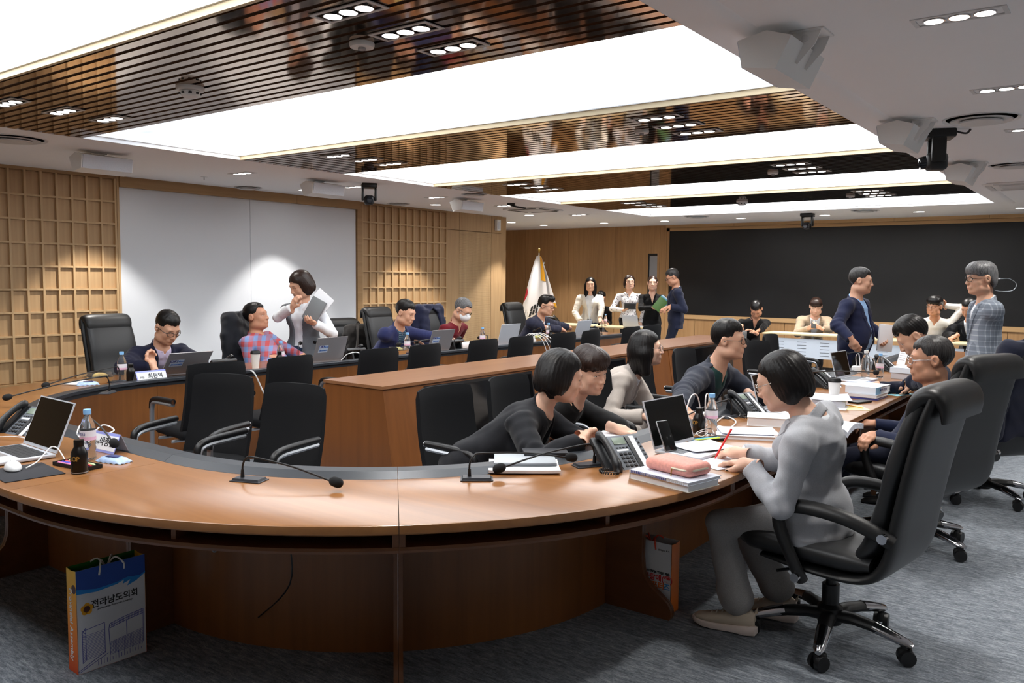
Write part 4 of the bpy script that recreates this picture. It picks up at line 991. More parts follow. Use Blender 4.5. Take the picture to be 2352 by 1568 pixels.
    def collar(F, r, t0, t1, th, open_=.02, k=.004):
        ax = nrm(nb-(N-spine*.03)); c0 = N-spine*.03+cfw*.004
        def fn(X, Y, Z):
            px, py, pz = X-c0[0], Y-c0[1], Z-c0[2]; tt = px*ax[0]+py*ax[1]+pz*ax[2]
            q = np.sqrt(np.maximum((px-tt*ax[0])**2+(py-tt*ax[1])**2+(pz-tt*ax[2])**2, 1e-9)); w = px*cfw[0]+py*cfw[1]+pz*cfw[2]; u = px*cr[0]+py*cr[1]+pz*cr[2]
            tilt = tt+w*.55
            d = np.maximum(np.abs(q-r-.12*np.maximum(.03-tilt, 0))-th, np.maximum(t0-tilt, tilt-t1))
            return np.maximum(d, np.minimum(w, open_-np.abs(u)))
        F.apply(fn, c0-.14, c0+.14, k, 'u', .0)
    def garment(nm, m, off_, t0, t1=1.0, sleeve=2.0, vneck=None, coll=None, wr_=.0035, lapel=False, open_front=None, flare=0., loose=0.):
        G = Field(lo, hi, ch)
        vb = vneck     # (bottom t, half width at neck)
        def lap(t, u, w):
            if not lapel: return 0*u
            edge = np.clip((t-vb[0])/(1-vb[0]), 0, 1)*vb[1]; q = np.abs(u)-edge
            return np.where((w > 0) & (q > 0) & (q < .042*np.clip((t-vb[0])*4, 0, 1)) & (t > vb[0]), .0065, 0)
        torso(G, off_, t0, t1, 0, lap if lapel else None, flare); shoulders(G, off_)
        if sleeve: sleeves(G, off_, sleeve, .03, loose=loose)
        G.apply(wrinkle(26, wr_), lo, hi, 0, 'a', 0)
        if coll: collar(G, coll[0], coll[1], coll[2], .0055 if near else .008, coll[3] if len(coll) > 3 else .02)
        if lapel:
            def surf(t, u):
                b0 = float(np.interp(t, prof[:, 0], prof[:, 2]))+belly+(.10 if fem else .06)
                q = P+spine*TL*t+cr*u
                for w in np.arange(b0, -.12, -.003):
                    p_ = q+cfw*w; ii = [int(np.clip(np.searchsorted(G.ax[i], p_[i]), 0, len(G.ax[i])-1)) for i in range(3)]
                    if G.d[ii[0], ii[1], ii[2]] < 0: return p_
                return q
            for s_ in (1, -1):
                nv = 14; rows = []
                for j in range(nv+1):
                    v = j/nv; t = vb[0]+.012+(.945-vb[0])*v; e_ = (t-vb[0])/(1-vb[0])*vb[1]; wd = float(np.interp(v, [0, .3, .7, .78, .80, 1], [.004, .03, .052, .056, .036, .042]))
                    rows.append([surf(t, s_*(e_+wd*q))+cfw*(.0062 if 0 < q < 1 else .004)-off for q in (0, .33, .67, 1)])
                rows = np.array(rows); rows[1:-1] = (rows[:-2]+2*rows[1:-1]+rows[2:])/4
                lb_ = MB(); lb_.loft([list(map(tuple, r_))+list(map(tuple, (r_-cfw*.009)[::-1])) for r_ in rows]); lb_.build('lapel', m, root)
            for j in range(2 if vb[0] > .1 else 0):
                p_ = surf(vb[0]-.02-.17*j, .008)-off; MB().sphere(tuple(p_), .007, 10, 6).build('button', mat('button_dark', (40, 38, 40), .4), root)
        if vb:
            def fn(X, Y, Z):
                t, u, w = TUW(X, Y, Z); e = np.clip((t-vb[0])/(1-vb[0]), 0, 1.3)*vb[1]
                return np.maximum(np.maximum(np.abs(u)-e, .0-w), (vb[0]-t)*TL)
            G.apply(fn, lo, hi, .004, 's', 0)
        if open_front:
            def fn2(X, Y, Z):
                t, u, w = TUW(X, Y, Z); return np.maximum(np.abs(u)-np.interp(t, open_front[0], open_front[1]).astype(np.float32), .0-w)
            G.apply(fn2, lo, hi, .004, 's', 0)
        # keep the neck free
        G.cone(N-spine*.05+cfw*.01, nb+B[:, 2]*.04, rn+.006, rn+.004, .004, 's')
        return fobj(nm, G, m, root, off)
    base = 0.
    if 'shirt' in of:
        c = of['shirt']; garment('shirt', c['m'], .004, c.get('t0', -.15), 1.0, c.get('sleeve', 0), c.get('v'), (rn+.010, -.005, .042, c.get('gap', .012)) if c.get('collar', True) else None, .002 if 'jacket' in of else .004, loose=c.get('loose', 0.))
    if 'jacket' in of:
        c = of['jacket']; garment('jacket', c['m'], c.get('off', .018), c.get('t0', -.2), .99, c.get('sleeve', 1.93), c.get('v', (.35, .07)), (rn+.019, -.028, .034, .05) if c.get('collar', True) else None, c.get('wr', .005), True, c.get('open'), c.get('flare', .0))
    if 'vest' in of:
        c = of['vest']; garment('vest', c['m'], .02, c.get('t0', -.12), .97, 0, (.02, .10), None, .003, False, c.get('open'), .05)
    # ---- legs
    lg = legs or {}
    hw = nrm(np.cross(np.array([math.cos(R(lg.get('face', chest))), math.sin(R(lg.get('face', chest))), 0]), [0, 0, 1])); lf = np.cross([0, 0, 1], hw)
    ank = {}
    T = Field(*[q for q in (np.array([P[0]-.75, P[1]-.75, 0]), np.array([P[0]+.75, P[1]+.75, P[2]+.16]))], .0085 if (near and legskin) else .014)
    T.ell(P-np.array([0, 0, .01]), np.array((.172, .13, .12))*body_w, 0, 'u', np.stack([hw, lf, [0, 0, 1]], 1))
    for s_ in (1, -1):
        hip = P+hw*s_*.085-np.array([0, 0, .02])
        a = lg.get(s_) or ((hip+lf*.42+np.array([0, 0, -P[2]+.08])*1.0, lf) if not standing else (np.array([hip[0], hip[1], .09])+lf*.01, lf))
        kn, an = ik(hip, a[0], lg.get('len', .41), lg.get('len', .41)-.01, a[1]); ank[s_] = (kn, an)
        lr = lg.get('r', 1.)
        T.chain([hip, kn, an+np.array([0, 0, .02+lg.get('lift', 0)])], [.088*lr, .066*lr, lg.get('hem', .052)*lr], .03)
    T.apply(wrinkle(24, .005), (-99,)*3, (99,)*3, 0, 'a', 0)
    fobj('trousers', T, lg.get('m', cloth('trouser_black', (24, 24, 28))), root, off)
    # ---- shoes
    for s_ in (1, -1):
        kn, an = ank[s_]; fd = lg.get('toe', {}).get(s_, lf); fd = nrm(np.array([fd[0], fd[1], 0])); sd = np.cross(fd, [0, 0, 1]); a = np.array([an[0], an[1], 0])
        if shoes != 'sneaker':
            b = MB(); rings = []
            for q, w, h_ in ((-.075, .026, .05), (-.05, .034, .075), (0, .037, .08), (.06, .042, .062), (.12, .046, .045), (.165, .040, .035), (.19, .018, .022)):
                c = a+fd*q; rings.append([tuple(c+sd*w*math.cos(k*math.pi/6)+np.array([0, 0, h_*.5+h_*.5*math.sin(k*math.pi/6)])-off) for k in range(12)])
            b.loft(rings).build('shoe', M_leather, root)
    if 'extra' in of: of['extra'](root, off, dict(arms=arms, sh=sh, H=H, B=B, P=P, N=N, ank=ank, cr=cr, cfw=cfw, spine=spine, TL=TL, HM=HM, prof=prof))
    root['_hm'] = 0; del root['_hm']
    return root, dict(arms=arms, sh=sh, H=H, B=B, P=P, N=N, ank=ank, cr=cr, cfw=cfw, spine=spine, off=off, TL=TL)
# ------------------------------------------------------------------ who is there
C_grey = cloth('grey_suit', (176, 178, 184), .035); C_blk = cloth('black_suit', (24, 25, 30)); C_navy = cloth('navy_suit', (24, 28, 50)); C_beige = cloth('beige_suit', (182, 172, 164), .03)
C_white = cloth('white_shirt', (224, 228, 234), .02, b=.2); C_navy2 = cloth('blue_suit', (38, 44, 84)); C_slate = cloth('slate_jacket', (44, 48, 60)); C_cream = cloth('cream_jacket', (206, 200, 190), .03)
C_sand = cloth('sand_jacket', (164, 146, 124), .05); C_black = cloth('black_knit', (12, 12, 14)); C_polo = cloth('green_polo', (16, 52, 50)); C_maroon = cloth('maroon_shirt', (104, 22, 34), .05); C_vest = cloth('grey_vest', (98, 102, 108), .08)
C_jean = cloth('jeans', (40, 56, 84)); C_lilac = cloth('lilac_shirt', (196, 186, 214), .02); C_blue = cloth('blue_shirt', (146, 184, 228), .02, b=.25); C_dnavy = cloth('deep_navy', (20, 24, 44)); C_sweat = cloth('navy_sweater', (18, 26, 52))
C_plaid = plaid('plaid_shirt', (182, 74, 78), (112, 138, 186), 10, (150, 112, 138), coord='Object'); C_check = plaid('check_jacket', (108, 116, 128), (170, 176, 184), 22, (132, 140, 152), coord='Object', w=.22); C_pat = plaid('teal_shirt', (30, 66, 92), (150, 190, 204), 46, (24, 40, 66), coord='Object', w=.4)
def floral():
    m = bpy.data.materials.new('floral_blouse'); m.use_nodes = True; t = NT(m)
    v = t.node('ShaderNodeTexVoronoi'); v.inputs['Scale'].default_value = 34; t.link(t.coords(), v.inputs['Vector'])
    t.link(t.ramp(v.outputs['Distance'], [(.28, (70, 62, 74)), (.36, (226, 224, 226))]), t.b.inputs['Base Color']); t.b.inputs['Roughness'].default_value = .8; return m
C_floral = floral()
T_navy = cloth('navy_trousers', (26, 30, 48)); T_blk = cloth('black_trousers', (18, 18, 21)); UP = np.array([0, 0, 1.])
def sits(label, head, look, body, **kw):
    N, P = pose(head, body, kw.pop('pz', .56), kw.pop('TL', .50), kw.pop('nd', .085), kw.pop('ndz', .178)); return person(label, head, look, N, P, body, **kw)
def stands(label, head, look, body, lean=.0, **kw):
    H = np.asarray(head, float); f = np.array([math.cos(R(body)), math.sin(R(body)), 0]); N = H-f*kw.pop('nd', .05)-UP*.185; P = N-UP*kw.pop('TL', .49)-f*lean
    return person(label, H, look, N, P, body, standing=True, **kw)
def arm(w, pole, to, palm=(0, 0, -1), curl=.4): return (np.asarray(w, float), pole, nrm(np.asarray(to, float)-np.asarray(w, float)), palm, curl)
# ---- foreground woman, writing
wrR = onz(1700, 1040, .775); wrL = onz(1722, 1066, .765)
pf, JW = person('woman in light grey suit bent over papers with a red pen', ony(1795, 874, 3.47), (187, 22, 0), ony(1868, 948, 3.5), (-1.06, 3.58, .57), 180,
    armR=arm(wrR, (.25, .5, -1), onz(1655, 1035, .765), (0, .3, -1), .55), armL=arm(wrL, (.25, -.35, -1), onz(1645, 1056, .75), (0, 0, -1), .25),
    legs={'face': 182, 'm': cloth('grey_trousers', (150, 148, 148), .06), 1: ((-1.24, 3.70, .10), (-1, 0, .5)), -1: ((-1.335, 3.45, .10), (-1, 0, .5)), 'r': .88, 'hem': .086, 'len': .385, 'lift': .035, 'toe': {1: (-1, .05, 0), -1: (-1, .05, 0)}},
    outfit={'jacket': {'m': C_grey, 'v': (.5, .055), 't0': -.17, 'flare': .10, 'wr': .009, 'off': .013}, 'shirt': {'m': C_white, 'collar': False}}, up=.265, fo=.235, hair=('bob', .002, HAIR), skin_c='fair', fem=True, near=True, glasses='metal', mouth='f', sw=.18, hs=1.0, legskin=True, shoes='sneaker')
# ---- inside the ring, facing the right desks
H = onx(1290, 864, -2.27)
pb, JB = sits('woman with a black bob in a black jacket leaning her elbow on the desk', H, (42, 14, 0), 18, armR=arm(onz(1338, 1012, .79), (-.2, -1, -.6), onz(1352, 985, .80), (1, 0, -.3), .6), armL=arm(onz(1345, 1000, .78), (-.2, .8, -.5), onz(1375, 1000, .77), (0, 0, -1), .4),
    outfit={'jacket': {'m': C_blk, 'v': (.35, .06), 'wr': .007}, 'shirt': {'m': C_black, 'collar': False}}, hair=('bob', .008, HAIR), fem=True, near=True, mouth='f', skin_c='fair', sw=.18, TL=.52, hs=1.02, glasses=None)
H = onx(1352, 852, -2.33)
sits('teenager in a black polo shirt looking past the woman with the bob', H, (-8, 12, -6), 5, armL=arm(onz(1418, 985, .765), (-.3, .9, -.3), onz(1440, 992, .755), (0, 0, -1), .2),
    outfit={'shirt': {'m': C_black, 'sleeve': .95, 'loose': .02}}, hair=('mop', .016, HAIRB), near=True, skin_c='fair', TL=.55, sw=.185, fem=False, hs=1.0)
H = onx(1486, 800, -2.75)
sits('woman in a beige suit with shoulder-length black hair and thin glasses', H, (30, -2, 0), 15, armR=arm((-2.60, 4.98, .62), (-.6, -.5, -.4), (-2.45, 5.06, .61)), armL=arm((-2.58, 5.32, .62), (-.6, .5, -.4), (-2.45, 5.2, .61)),
    outfit={'jacket': {'m': C_beige, 'v': (.55, .06), 'wr': .006}, 'shirt': {'m': C_white}}, hair=('mid', .008, HAIR), fem=True, near=True, glasses='metal', mouth='f', skin_c='fair', sw=.175, hs=1.0, legs={'m': C_beige})
H = onx(1673, 782, -2.12)
sits('man in a dark grey jacket and green polo leaning on one hand', H, (12, 0, 0), 0, armR=arm(onz(1562, 938, .80), (-.8, -1, .5), onz(1585, 955, .77), (0, 0, -1), .5), armL=arm(onz(1722, 905, .80), (-.4, 1, -.1), onz(1745, 925, .78), (0, 0, -1), .4),
    outfit={'jacket': {'m': C_slate, 'v': (.0, .125), 'wr': .008}, 'shirt': {'m': C_polo, 'v': (.8, .025)}}, hair=('short', .016, HAIR), near=True, glasses='black', TL=.48, pz=.57, sw=.215, nd=.075, hs=1.02, up=.32, fo=.28)
# ---- right row
H = ony(2138, 826, 5.27)
person('man with silver-framed glasses in a navy sweater sitting in the second executive chair', H, (196, 4, 0), H+np.array([.06, .0, -.175]), (-1.02, 5.26, .56), 172, armR=arm((-1.27, 5.45, .66), (.6, .5, -.5), (-1.4, 5.3, .66)), armL=arm(onz(2012, 1000, .66), (.7, -.6, -.4), onz(1995, 1003, .66), (0, .6, -1), .6),
    outfit={'shirt': {'m': C_sweat, 'sleeve': 1.93, 'collar': False}}, hair=('short', .004, HAIRS), near=True, glasses='silver', legs={'m': T_navy, 'face': 178}, skin_c='tan', sw=.2)
H = onx(2098, 772, -1.2)
sits('young man with black hair bowed low over the third desk of the right row', H, (198, 40, 0), 190, armR=arm((-1.50, 6.36, .79), (.4, .8, -.3), (-1.62, 6.3, .77)), armL=arm(onz(2092, 885, .79), (.8, -.5, -.2), onz(2072, 890, .77)), outfit={'shirt': {'m': C_dnavy, 'sleeve': 1.9}}, hair=('short', .012, HAIR), near=True, sw=.195)
H = onx(2254, 640, -1.06)
stands('man in a grey checked jacket standing behind the right row of chairs', H, (212, 3, 0), 205, outfit={'jacket': {'m': C_check, 'v': (.3, .07), 't0': -.36, 'wr': .004}, 'shirt': {'m': C_white}}, hair=('mop', .008, HAIRG), near=True, glasses='black', smile=True, hs=1.12, sw=.2, armL=arm(onx(2222, 815, -1.25), (.3, .5, -.2), onx(2218, 850, -1.3), (0, 1, 0), .4), legs={'m': T_navy})
H = onx(1977, 645, -2.32)
stands('smiling man in a navy suit and light blue shirt standing among the desks', H, (14, 5, 0), -8, outfit={'jacket': {'m': cloth('ink_suit', (24, 29, 56)), 'v': (.12, .085), 't0': -.42, 'wr': .006, 'open': ([-.5, .12, .3], [.05, .06, .02])}, 'shirt': {'m': C_blue, 't0': -.2}}, hair=('short', .006, HAIRS), belly=.05, body_w=1.08, smile=True, hs=1.1, sw=.215, skin_c='mid', armR=arm(onx(1958, 782, -2.25), (-.8, -.2, .0), onx(1972, 805, -2.2), (0, 1, 0), .5), armL=arm(onx(2030, 775, -2.15), (-.6, .8, -.2), onx(2034, 800, -2.1), (0, -1, 0), .5), legs={'m': T_blk})
# ---- left row
H = onx(384, 752, -6.62)
sits('man with glasses in a navy suit reading behind the first grey laptop', H, (4, 30, 0), 0, outfit={'jacket': {'m': cloth('midnight_suit', (18, 21, 44)), 'v': (.3, .065), 'wr': .007}, 'shirt': {'m': C_lilac}}, hair=('short', .008, HAIR), glasses='black', armR=arm(onz(352, 840, .80), (-.3, -1, -.2), onz(345, 822, .86), (1, 0, 0), .9), armL=arm(onz(470, 838, .79), (-.3, 1, -.2), onz(480, 850, .78)), hs=1.12, sw=.215)
H = onx(588, 727, -7.02)
person('man in a red and blue plaid shirt leaning back in his chair', H, (30, -10, 0), H+np.array([-.02, -.02, -.18]), H+np.array([.20, .10, -.54]), 22, outfit={'shirt': {'m': C_plaid, 'sleeve': 1.9, 'v': (.8, .03)}}, armR=arm(H+np.array([.30, .0, -.40]), (-.3, -.8, -.6), H+np.array([.42, .1, -.42])), armL=arm(H+np.array([.34, .30, -.40]), (-.1, .9, -.5), H+np.array([.44, .2, -.42])), hair=('thin', .004, HAIR), skin_c='tan', hs=1.12, sw=.205, belly=.03, legs={'m': T_navy})
H = onx(690, 655, -6.98)
stands('woman in a grey vest and white shirt holding folders with a hand at her mouth', H, (262, 24, 0), 292, outfit={'shirt': {'m': C_white, 'sleeve': 1.95, 't0': -.45, 'loose': .012}, 'vest': {'m': C_vest, 't0': -.32, 'open': ([-.5, .3, .8], [.07, .045, .06])}}, hair=('bob', .012, HAIRB), fem=True, hs=1.12, sw=.2, lean=.03, body_w=1.1, skin_c='mid', mouth='f',
    armR=arm(onx(672, 706, -6.8), (-.3, -.8, -.6), onx(681, 674, -6.74), (0, 1, 0), .6), armL=arm(onx(722, 742, -6.68), (.2, .8, -.6), onx(703, 736, -6.62), (-.4, 0, 1), .5), legs={'m': C_jean})
H = onx(931, 718, -6.66)
sits('man in a blue suit and patterned teal shirt with his hand on the desk', H, (16, 18, 0), 5, outfit={'jacket': {'m': C_navy2, 'v': (.3, .075), 'wr': .006}, 'shirt': {'m': C_pat}}, hair=('short', .006, HAIR), hs=1.16, sw=.215, armR=arm(onz(948, 782, .79), (-.3, -1, -.2), onz(968, 786, .77)), armL=arm((-6.2, 7.45, .78), (-.3, .8, -.4), (-6.1, 7.4, .77)))
H = onx(1062, 711, -6.78)
sits('man in a maroon shirt wearing a white face mask and glasses', H, (14, 32, 0), 5, outfit={'shirt': {'m': C_maroon, 'sleeve': 1.95, 'v': (.82, .02)}}, hair=('thin', .006, HAIRG), mask=True, glasses='black', hs=1.14, sw=.205, skin_c='mid')
H = onx(1254, 702, -6.78)
sits('young man with black glasses in a dark suit typing near the flag', H, (14, 12, 0), 5, outfit={'jacket': {'m': cloth('charcoal_suit', (40, 42, 60)), 'v': (.25, .06)}, 'shirt': {'m': C_white}}, hair=('swept', .012, HAIR), glasses='black', hs=1.14, sw=.205, armR=arm(onz(1293, 757, .79), (-.3, -1, -.2), onz(1305, 757, .77)), armL=arm(onz(1312, 753, .79), (-.3, 1, -.3), onz(1322, 752, .77)))
# ---- along the far wall
H = ony(1356, 653, 13.35)
stands('woman with long black hair in a cream jacket standing at the far table', H, (-60, 4, 0), -60, outfit={'jacket': {'m': C_cream, 'v': (.0, .10), 't0': -.40, 'open': ([-.5, 0, .2], [.07, .05, .0])}, 'shirt': {'m': C_white, 'collar': False}}, hair=('long', .004, HAIR), fem=True, mouth='f', skin_c='fair', hs=1.06, legs={'m': C_jean}, armR=arm(ony(1333, 738, 13.1), (-.6, 0, 0), ony(1335, 746, 13.0)), armL=arm(ony(1378, 738, 13.1), (.6, .3, 0), ony(1380, 746, 13.0)))
H = ony(1446, 648, 13.35)
stands('smiling woman with short dark hair in a dotted white blouse holding a tablet', H, (-52, -3, 0), -58, outfit={'shirt': {'m': C_floral, 'sleeve': 1.95, 't0': -.22, 'collar': False, 'v': (.8, .03)}}, hair=('bob', .004, HAIRB), fem=True, mouth='f', smile=True, skin_c='fair', hs=1.08, glasses='metal', armR=arm(ony(1432, 712, 13.1), (-.8, -.2, -.3), ony(1450, 708, 13.05), (0, 0, 1), .5), armL=arm(ony(1471, 742, 13.3), (.6, .4, 0), ony(1471, 756, 13.28)), legs={'m': T_blk})
H = ony(1499, 650, 13.4)
stands('woman with tied-back hair in a black blouse hugging green and blue folders', H, (-62, -2, 0), -60, outfit={'shirt': {'m': C_black, 'sleeve': 1.93, 't0': -.25, 'collar': False, 'v': (.62, .045)}}, hair=('tied', .004, HAIRB), fem=True, mouth='f', skin_c='fair', hs=1.08, armR=arm(ony(1500, 706, 13.15), (-.8, -.2, -.3), ony(1512, 704, 13.1), (0, 1, .3), .6), armL=arm(ony(1522, 712, 13.15), (.7, .2, -.4), ony(1508, 708, 13.08), (0, 1, .3), .5), legs={'m': T_blk})
H = ony(1545, 637, 12.85)
stands('man in a navy suit standing sideways by the video wall', H, (212, 22, 0), 212, nd=.07, outfit={'jacket': {'m': cloth('steel_navy_suit', (34, 38, 58)), 't0': -.38, 'v': (.3, .06)}, 'shirt': {'m': C_white}}, hair=('short', .012, HAIRS), skin_c='tan', hs=1.1, sw=.21, glasses='black', legs={'m': T_navy}, armL=arm(ony(1538, 704, 12.6), (.6, .5, -.4), ony(1531, 708, 12.55), (0, 0, -1), .5), armR=arm(ony(1532, 706, 12.9), (.3, .5, -.4), ony(1526, 708, 12.85), (0, 0, -1), .5))
H = ony(1737, 710, 13.45)
sits('man dressed all in black bowed over his phone against the far wall', H, (-75, 48, 0), -58, outfit={'shirt': {'m': C_black, 'sleeve': 1.6, 'v': (.72, .03)}}, hair=('short', .008, HAIR), skin_c='tan', hs=1.14, sw=.215, TL=.52, pz=.54, armR=arm(ony(1703, 752, 13.1), (-.7, .2, -.3), ony(1700, 765, 13.0)), armL=arm(ony(1722, 774, 12.95), (.6, .4, -.3), ony(1712, 768, 12.9)), legs={'m': T_blk, 'face': -65})
H = ony(1874, 704, 13.75)
sits('man in a sand-coloured blazer looking down at a phone behind the folding table', H, (-72, 24, 0), -66, outfit={'jacket': {'m': C_sand, 'v': (.1, .08)}, 'shirt': {'m': cloth('white_tee', (222, 224, 226), .02), 'collar': False}}, hair=('mop', .006, HAIRB), skin_c='fair', hs=1.14, sw=.21, armR=arm(ony(1858, 754, 13.48), (-.6, 0, -.5), ony(1868, 747, 13.42), (.5, .5, 1), .6), armL=arm(ony(1884, 753, 13.48), (.7, .2, -.5), ony(1874, 748, 13.42), (-.5, .5, 1), .6))
H = ony(2147, 703, 13.25)
sits('man in a white shirt and glasses with one arm behind his head', H, (-108, 4, 6), -84, outfit={'shirt': {'m': cloth('ivory_shirt', (228, 226, 220), .02), 'sleeve': 1.95, 'v': (.85, .02)}}, hair=('mop', .012, HAIR), glasses='metal', skin_c='tan', hs=1.14, sw=.205, armL=arm(ony(2168, 702, 13.42), (.9, .1, .1), ony(2160, 694, 13.38), (0, -1, 0), .3), TL=.52)
H = ony(2226, 708, 13.3)
sits('person in a dark suit writing, mostly hidden behind the man in the checked jacket', H, (-110, 25, 0), -95, outfit={'jacket': {'m': C_blk}, 'shirt': {'m': C_white}}, skin_c='tan', hs=1.1, armR=arm(ony(2194, 772, 13.0), (-.6, 0, -.4), ony(2186, 776, 12.95), (0, 0, -1), .7))
H = ony(1381, 684, 13.95)
sits('person in black sitting behind the woman in the cream jacket', H, (-40, 20, 0), -40, outfit={'jacket': {'m': C_black}, 'shirt': {'m': C_black, 'collar': False}}, skin_c='tan', hs=1.05)
# ------------------------------------------------------------------ clothes and bags on chairs, things people hold
def drape(chair, m, label, z0=.55, open_=False, sleeves=True, name='jacket'):
    o = empty(name, (0, 0, 0), 0, label, 'jacket', None); o.location = chair.location; o.rotation_euler = chair.rotation_euler
    F = Field((-.62, -.36, z0-.05), (-.2, .36, 1.26), .009)
    def bk(X, Y, Z):
        xc = np.interp(Z, [.4, .63, .82, 1.0, 1.12], [-.29, -.315, -.35, -.385, -.42]).astype(np.float32)
        w = np.interp(Z, [.5, .9, 1.1, 1.18], [.285, .28, .26, .21]).astype(np.float32)
        t = np.interp(Z, [.5, .9, 1.1, 1.18], [.105, .095, .1, .07]).astype(np.float32)
        return (((X-xc)/t)**4+(Y/w)**4)**.25*t-t
    F.apply(lambda X, Y, Z: np.maximum(bk(X, Y, Z), np.maximum(z0-Z+.02*np.sin(Y*17), Z-1.165)), (-.62, -.36, z0), (-.2, .36, 1.25), 0, 'u', 0)
    if sleeves:
        for s_ in (-1, 1): F.chain([(-.40, s_*.22, 1.10), (-.42, s_*.285, .95), (-.40, s_*.30, z0+.05)], [.07, .058, .05], .04)
    if open_: F.apply(lambda X, Y, Z: np.maximum(np.abs(Y)-np.interp(Z, [.5, 1.05, 1.12], [.17, .10, .0]).astype(np.float32), -.36-X), (-1,)*3, (2,)*3, .02, 's', 0)
    F.apply(wrinkle(22, .008), (-1,)*3, (2,)*3, 0, 'a', 0); fobj('cloth', F, m, o)
    if z0 < .52: MB().tube(catmull([(-.34, -.09, 1.12), (-.40, -.10, 1.17), (-.46, 0, 1.185), (-.40, .10, 1.17), (-.34, .09, 1.12)], 5), .018, 8, .6).build('collar', m, o)
    return o
drape(XE[2], cloth('hung_navy', (28, 31, 48)), 'navy suit jacket hung over the chair at the right picture edge', .5)
drape(XE[4], cloth('hung_black', (30, 32, 38)), 'black jacket hung over the chair of the man in plaid', .55)
drape(XE[7], cloth('hung_blue', (30, 34, 58)), 'navy suit jacket over the chair beside the man in the maroon shirt', .55, True)
bp = empty('backpack', XE[5].location, 0, 'dark backpack standing on the chair against the white board', 'backpack'); bp.rotation_euler = XE[5].rotation_euler
F = Field((-.3, -.26, .42), (.12, .26, 1.0), .01)
F.apply(lambda X, Y, Z: ((np.abs((X+.09)/.11)**4+np.abs(Y/.17)**4+np.abs((Z-.70)/.24)**4)**.25-1)*.11, (-.3, -.26, .42), (.12, .26, 1.0), 0, 'u', 0); F.apply(wrinkle(30, .006), (-1,)*3, (2,)*3, 0, 'a', 0)
M_bp = cloth('backpack', (34, 31, 30)); fobj('pack', F, M_bp, bp)
for s_ in (-1, 1): MB().tube(catmull([(.0, s_*.06, .92), (.05, s_*.085, .86), (.06, s_*.10, .7), (.03, s_*.12, .52)], 6), .03, 8, .35, (0, 1, 0)).build('strap', cloth('backpack_strap', (50, 46, 44)), bp)
MB().tube(catmull([(-.06, -.03, .93), (-.06, 0, .97), (-.06, .03, .93)], 4), .008, 6).build('grab_handle', M_bp, bp)
# sneakers of the woman in grey
M_snk = mat('sneaker_knit', (206, 192, 174), .85, bump=(300, .2)); M_sole = mat('sneaker_sole', (228, 214, 208), .6); M_lace = mat('sneaker_lace', (226, 220, 208), .8)
def sneaker(an, fd):
    fd = nrm(fd); sd = np.cross(fd, [0, 0, 1.]); a = np.array([an[0], an[1], 0]); off = JW['off']
    def ring(q, w, z0, z1, n=16, p=.7):
        c = a+fd*q; return [tuple(c+sd*w*math.copysign(abs(math.cos(2*math.pi*k/n))**p, math.cos(2*math.pi*k/n))+np.array([0, 0, (z0+z1)/2+(z1-z0)/2*math.copysign(abs(math.sin(2*math.pi*k/n))**p, math.sin(2*math.pi*k/n))])-off) for k in range(n)]
    so = MB().loft([ring(q, w, z0, z1, 16, .5) for q, w, z0, z1 in ((-.10, .022, .016, .044), (-.09, .036, .004, .048), (-.05, .042, .0, .046), (.02, .040, .002, .036), (.09, .046, .0, .034), (.14, .045, .003, .036), (.175, .034, .012, .04), (.19, .014, .022, .038))]).build('sole', M_sole, None)
    up_ = MB().loft([ring(q, w, z0, z1, 16, .8) for q, w, z0, z1 in ((-.088, .024, .04, .098), (-.065, .035, .034, .112), (-.02, .038, .03, .096), (.03, .038, .028, .092), (.08, .042, .026, .074), (.13, .042, .026, .062), (.168, .032, .028, .054), (.182, .012, .03, .044))]).build('shoe', M_snk, pf)
    so.parent = up_
    for k in range(4):
        q = .03+.025*k; z = .094-.008*k; c = a+fd*q-off; MB().tube([tuple(c+sd*.02+[0, 0, z-.008]), tuple(c+[0, 0, z+.002]), tuple(c-sd*.02+[0, 0, z-.008])], .0035, 6).build('lace', M_lace, up_)
    c = a-fd*.085-off; MB().tube([tuple(c+[0, 0, .10]), tuple(c-fd*.012+[0, 0, .125]), tuple(c-fd*.005+[0, 0, .10])], .006, 6).build('heel_tab', M_snk, up_)
for s_ in (1, -1): sneaker(JW['ank'][s_][1], (-1, -.12, 0))
for s_ in (1, -1): MB().cyl(tuple(JW['ank'][s_][1]-JW['off']+np.array([0, 0, -.05])), tuple(JW['ank'][s_][1]-JW['off']+np.array([0, 0, .12])), .030, 12).build('ankle', skin('fair', (222, 178, 154)), pf)
# cuffs, ring and watch
el, wr = JW['arms'][1][:2]; u = nrm(wr-el)
for k in range(5): MB().tube([tuple(wr-u*(.012+.006*k)-JW['off']), tuple(wr-u*(.009+.006*k)-JW['off'])], .036, 14).build('cuff_stripe', C_white if k % 2 == 0 else C_grey, pf)
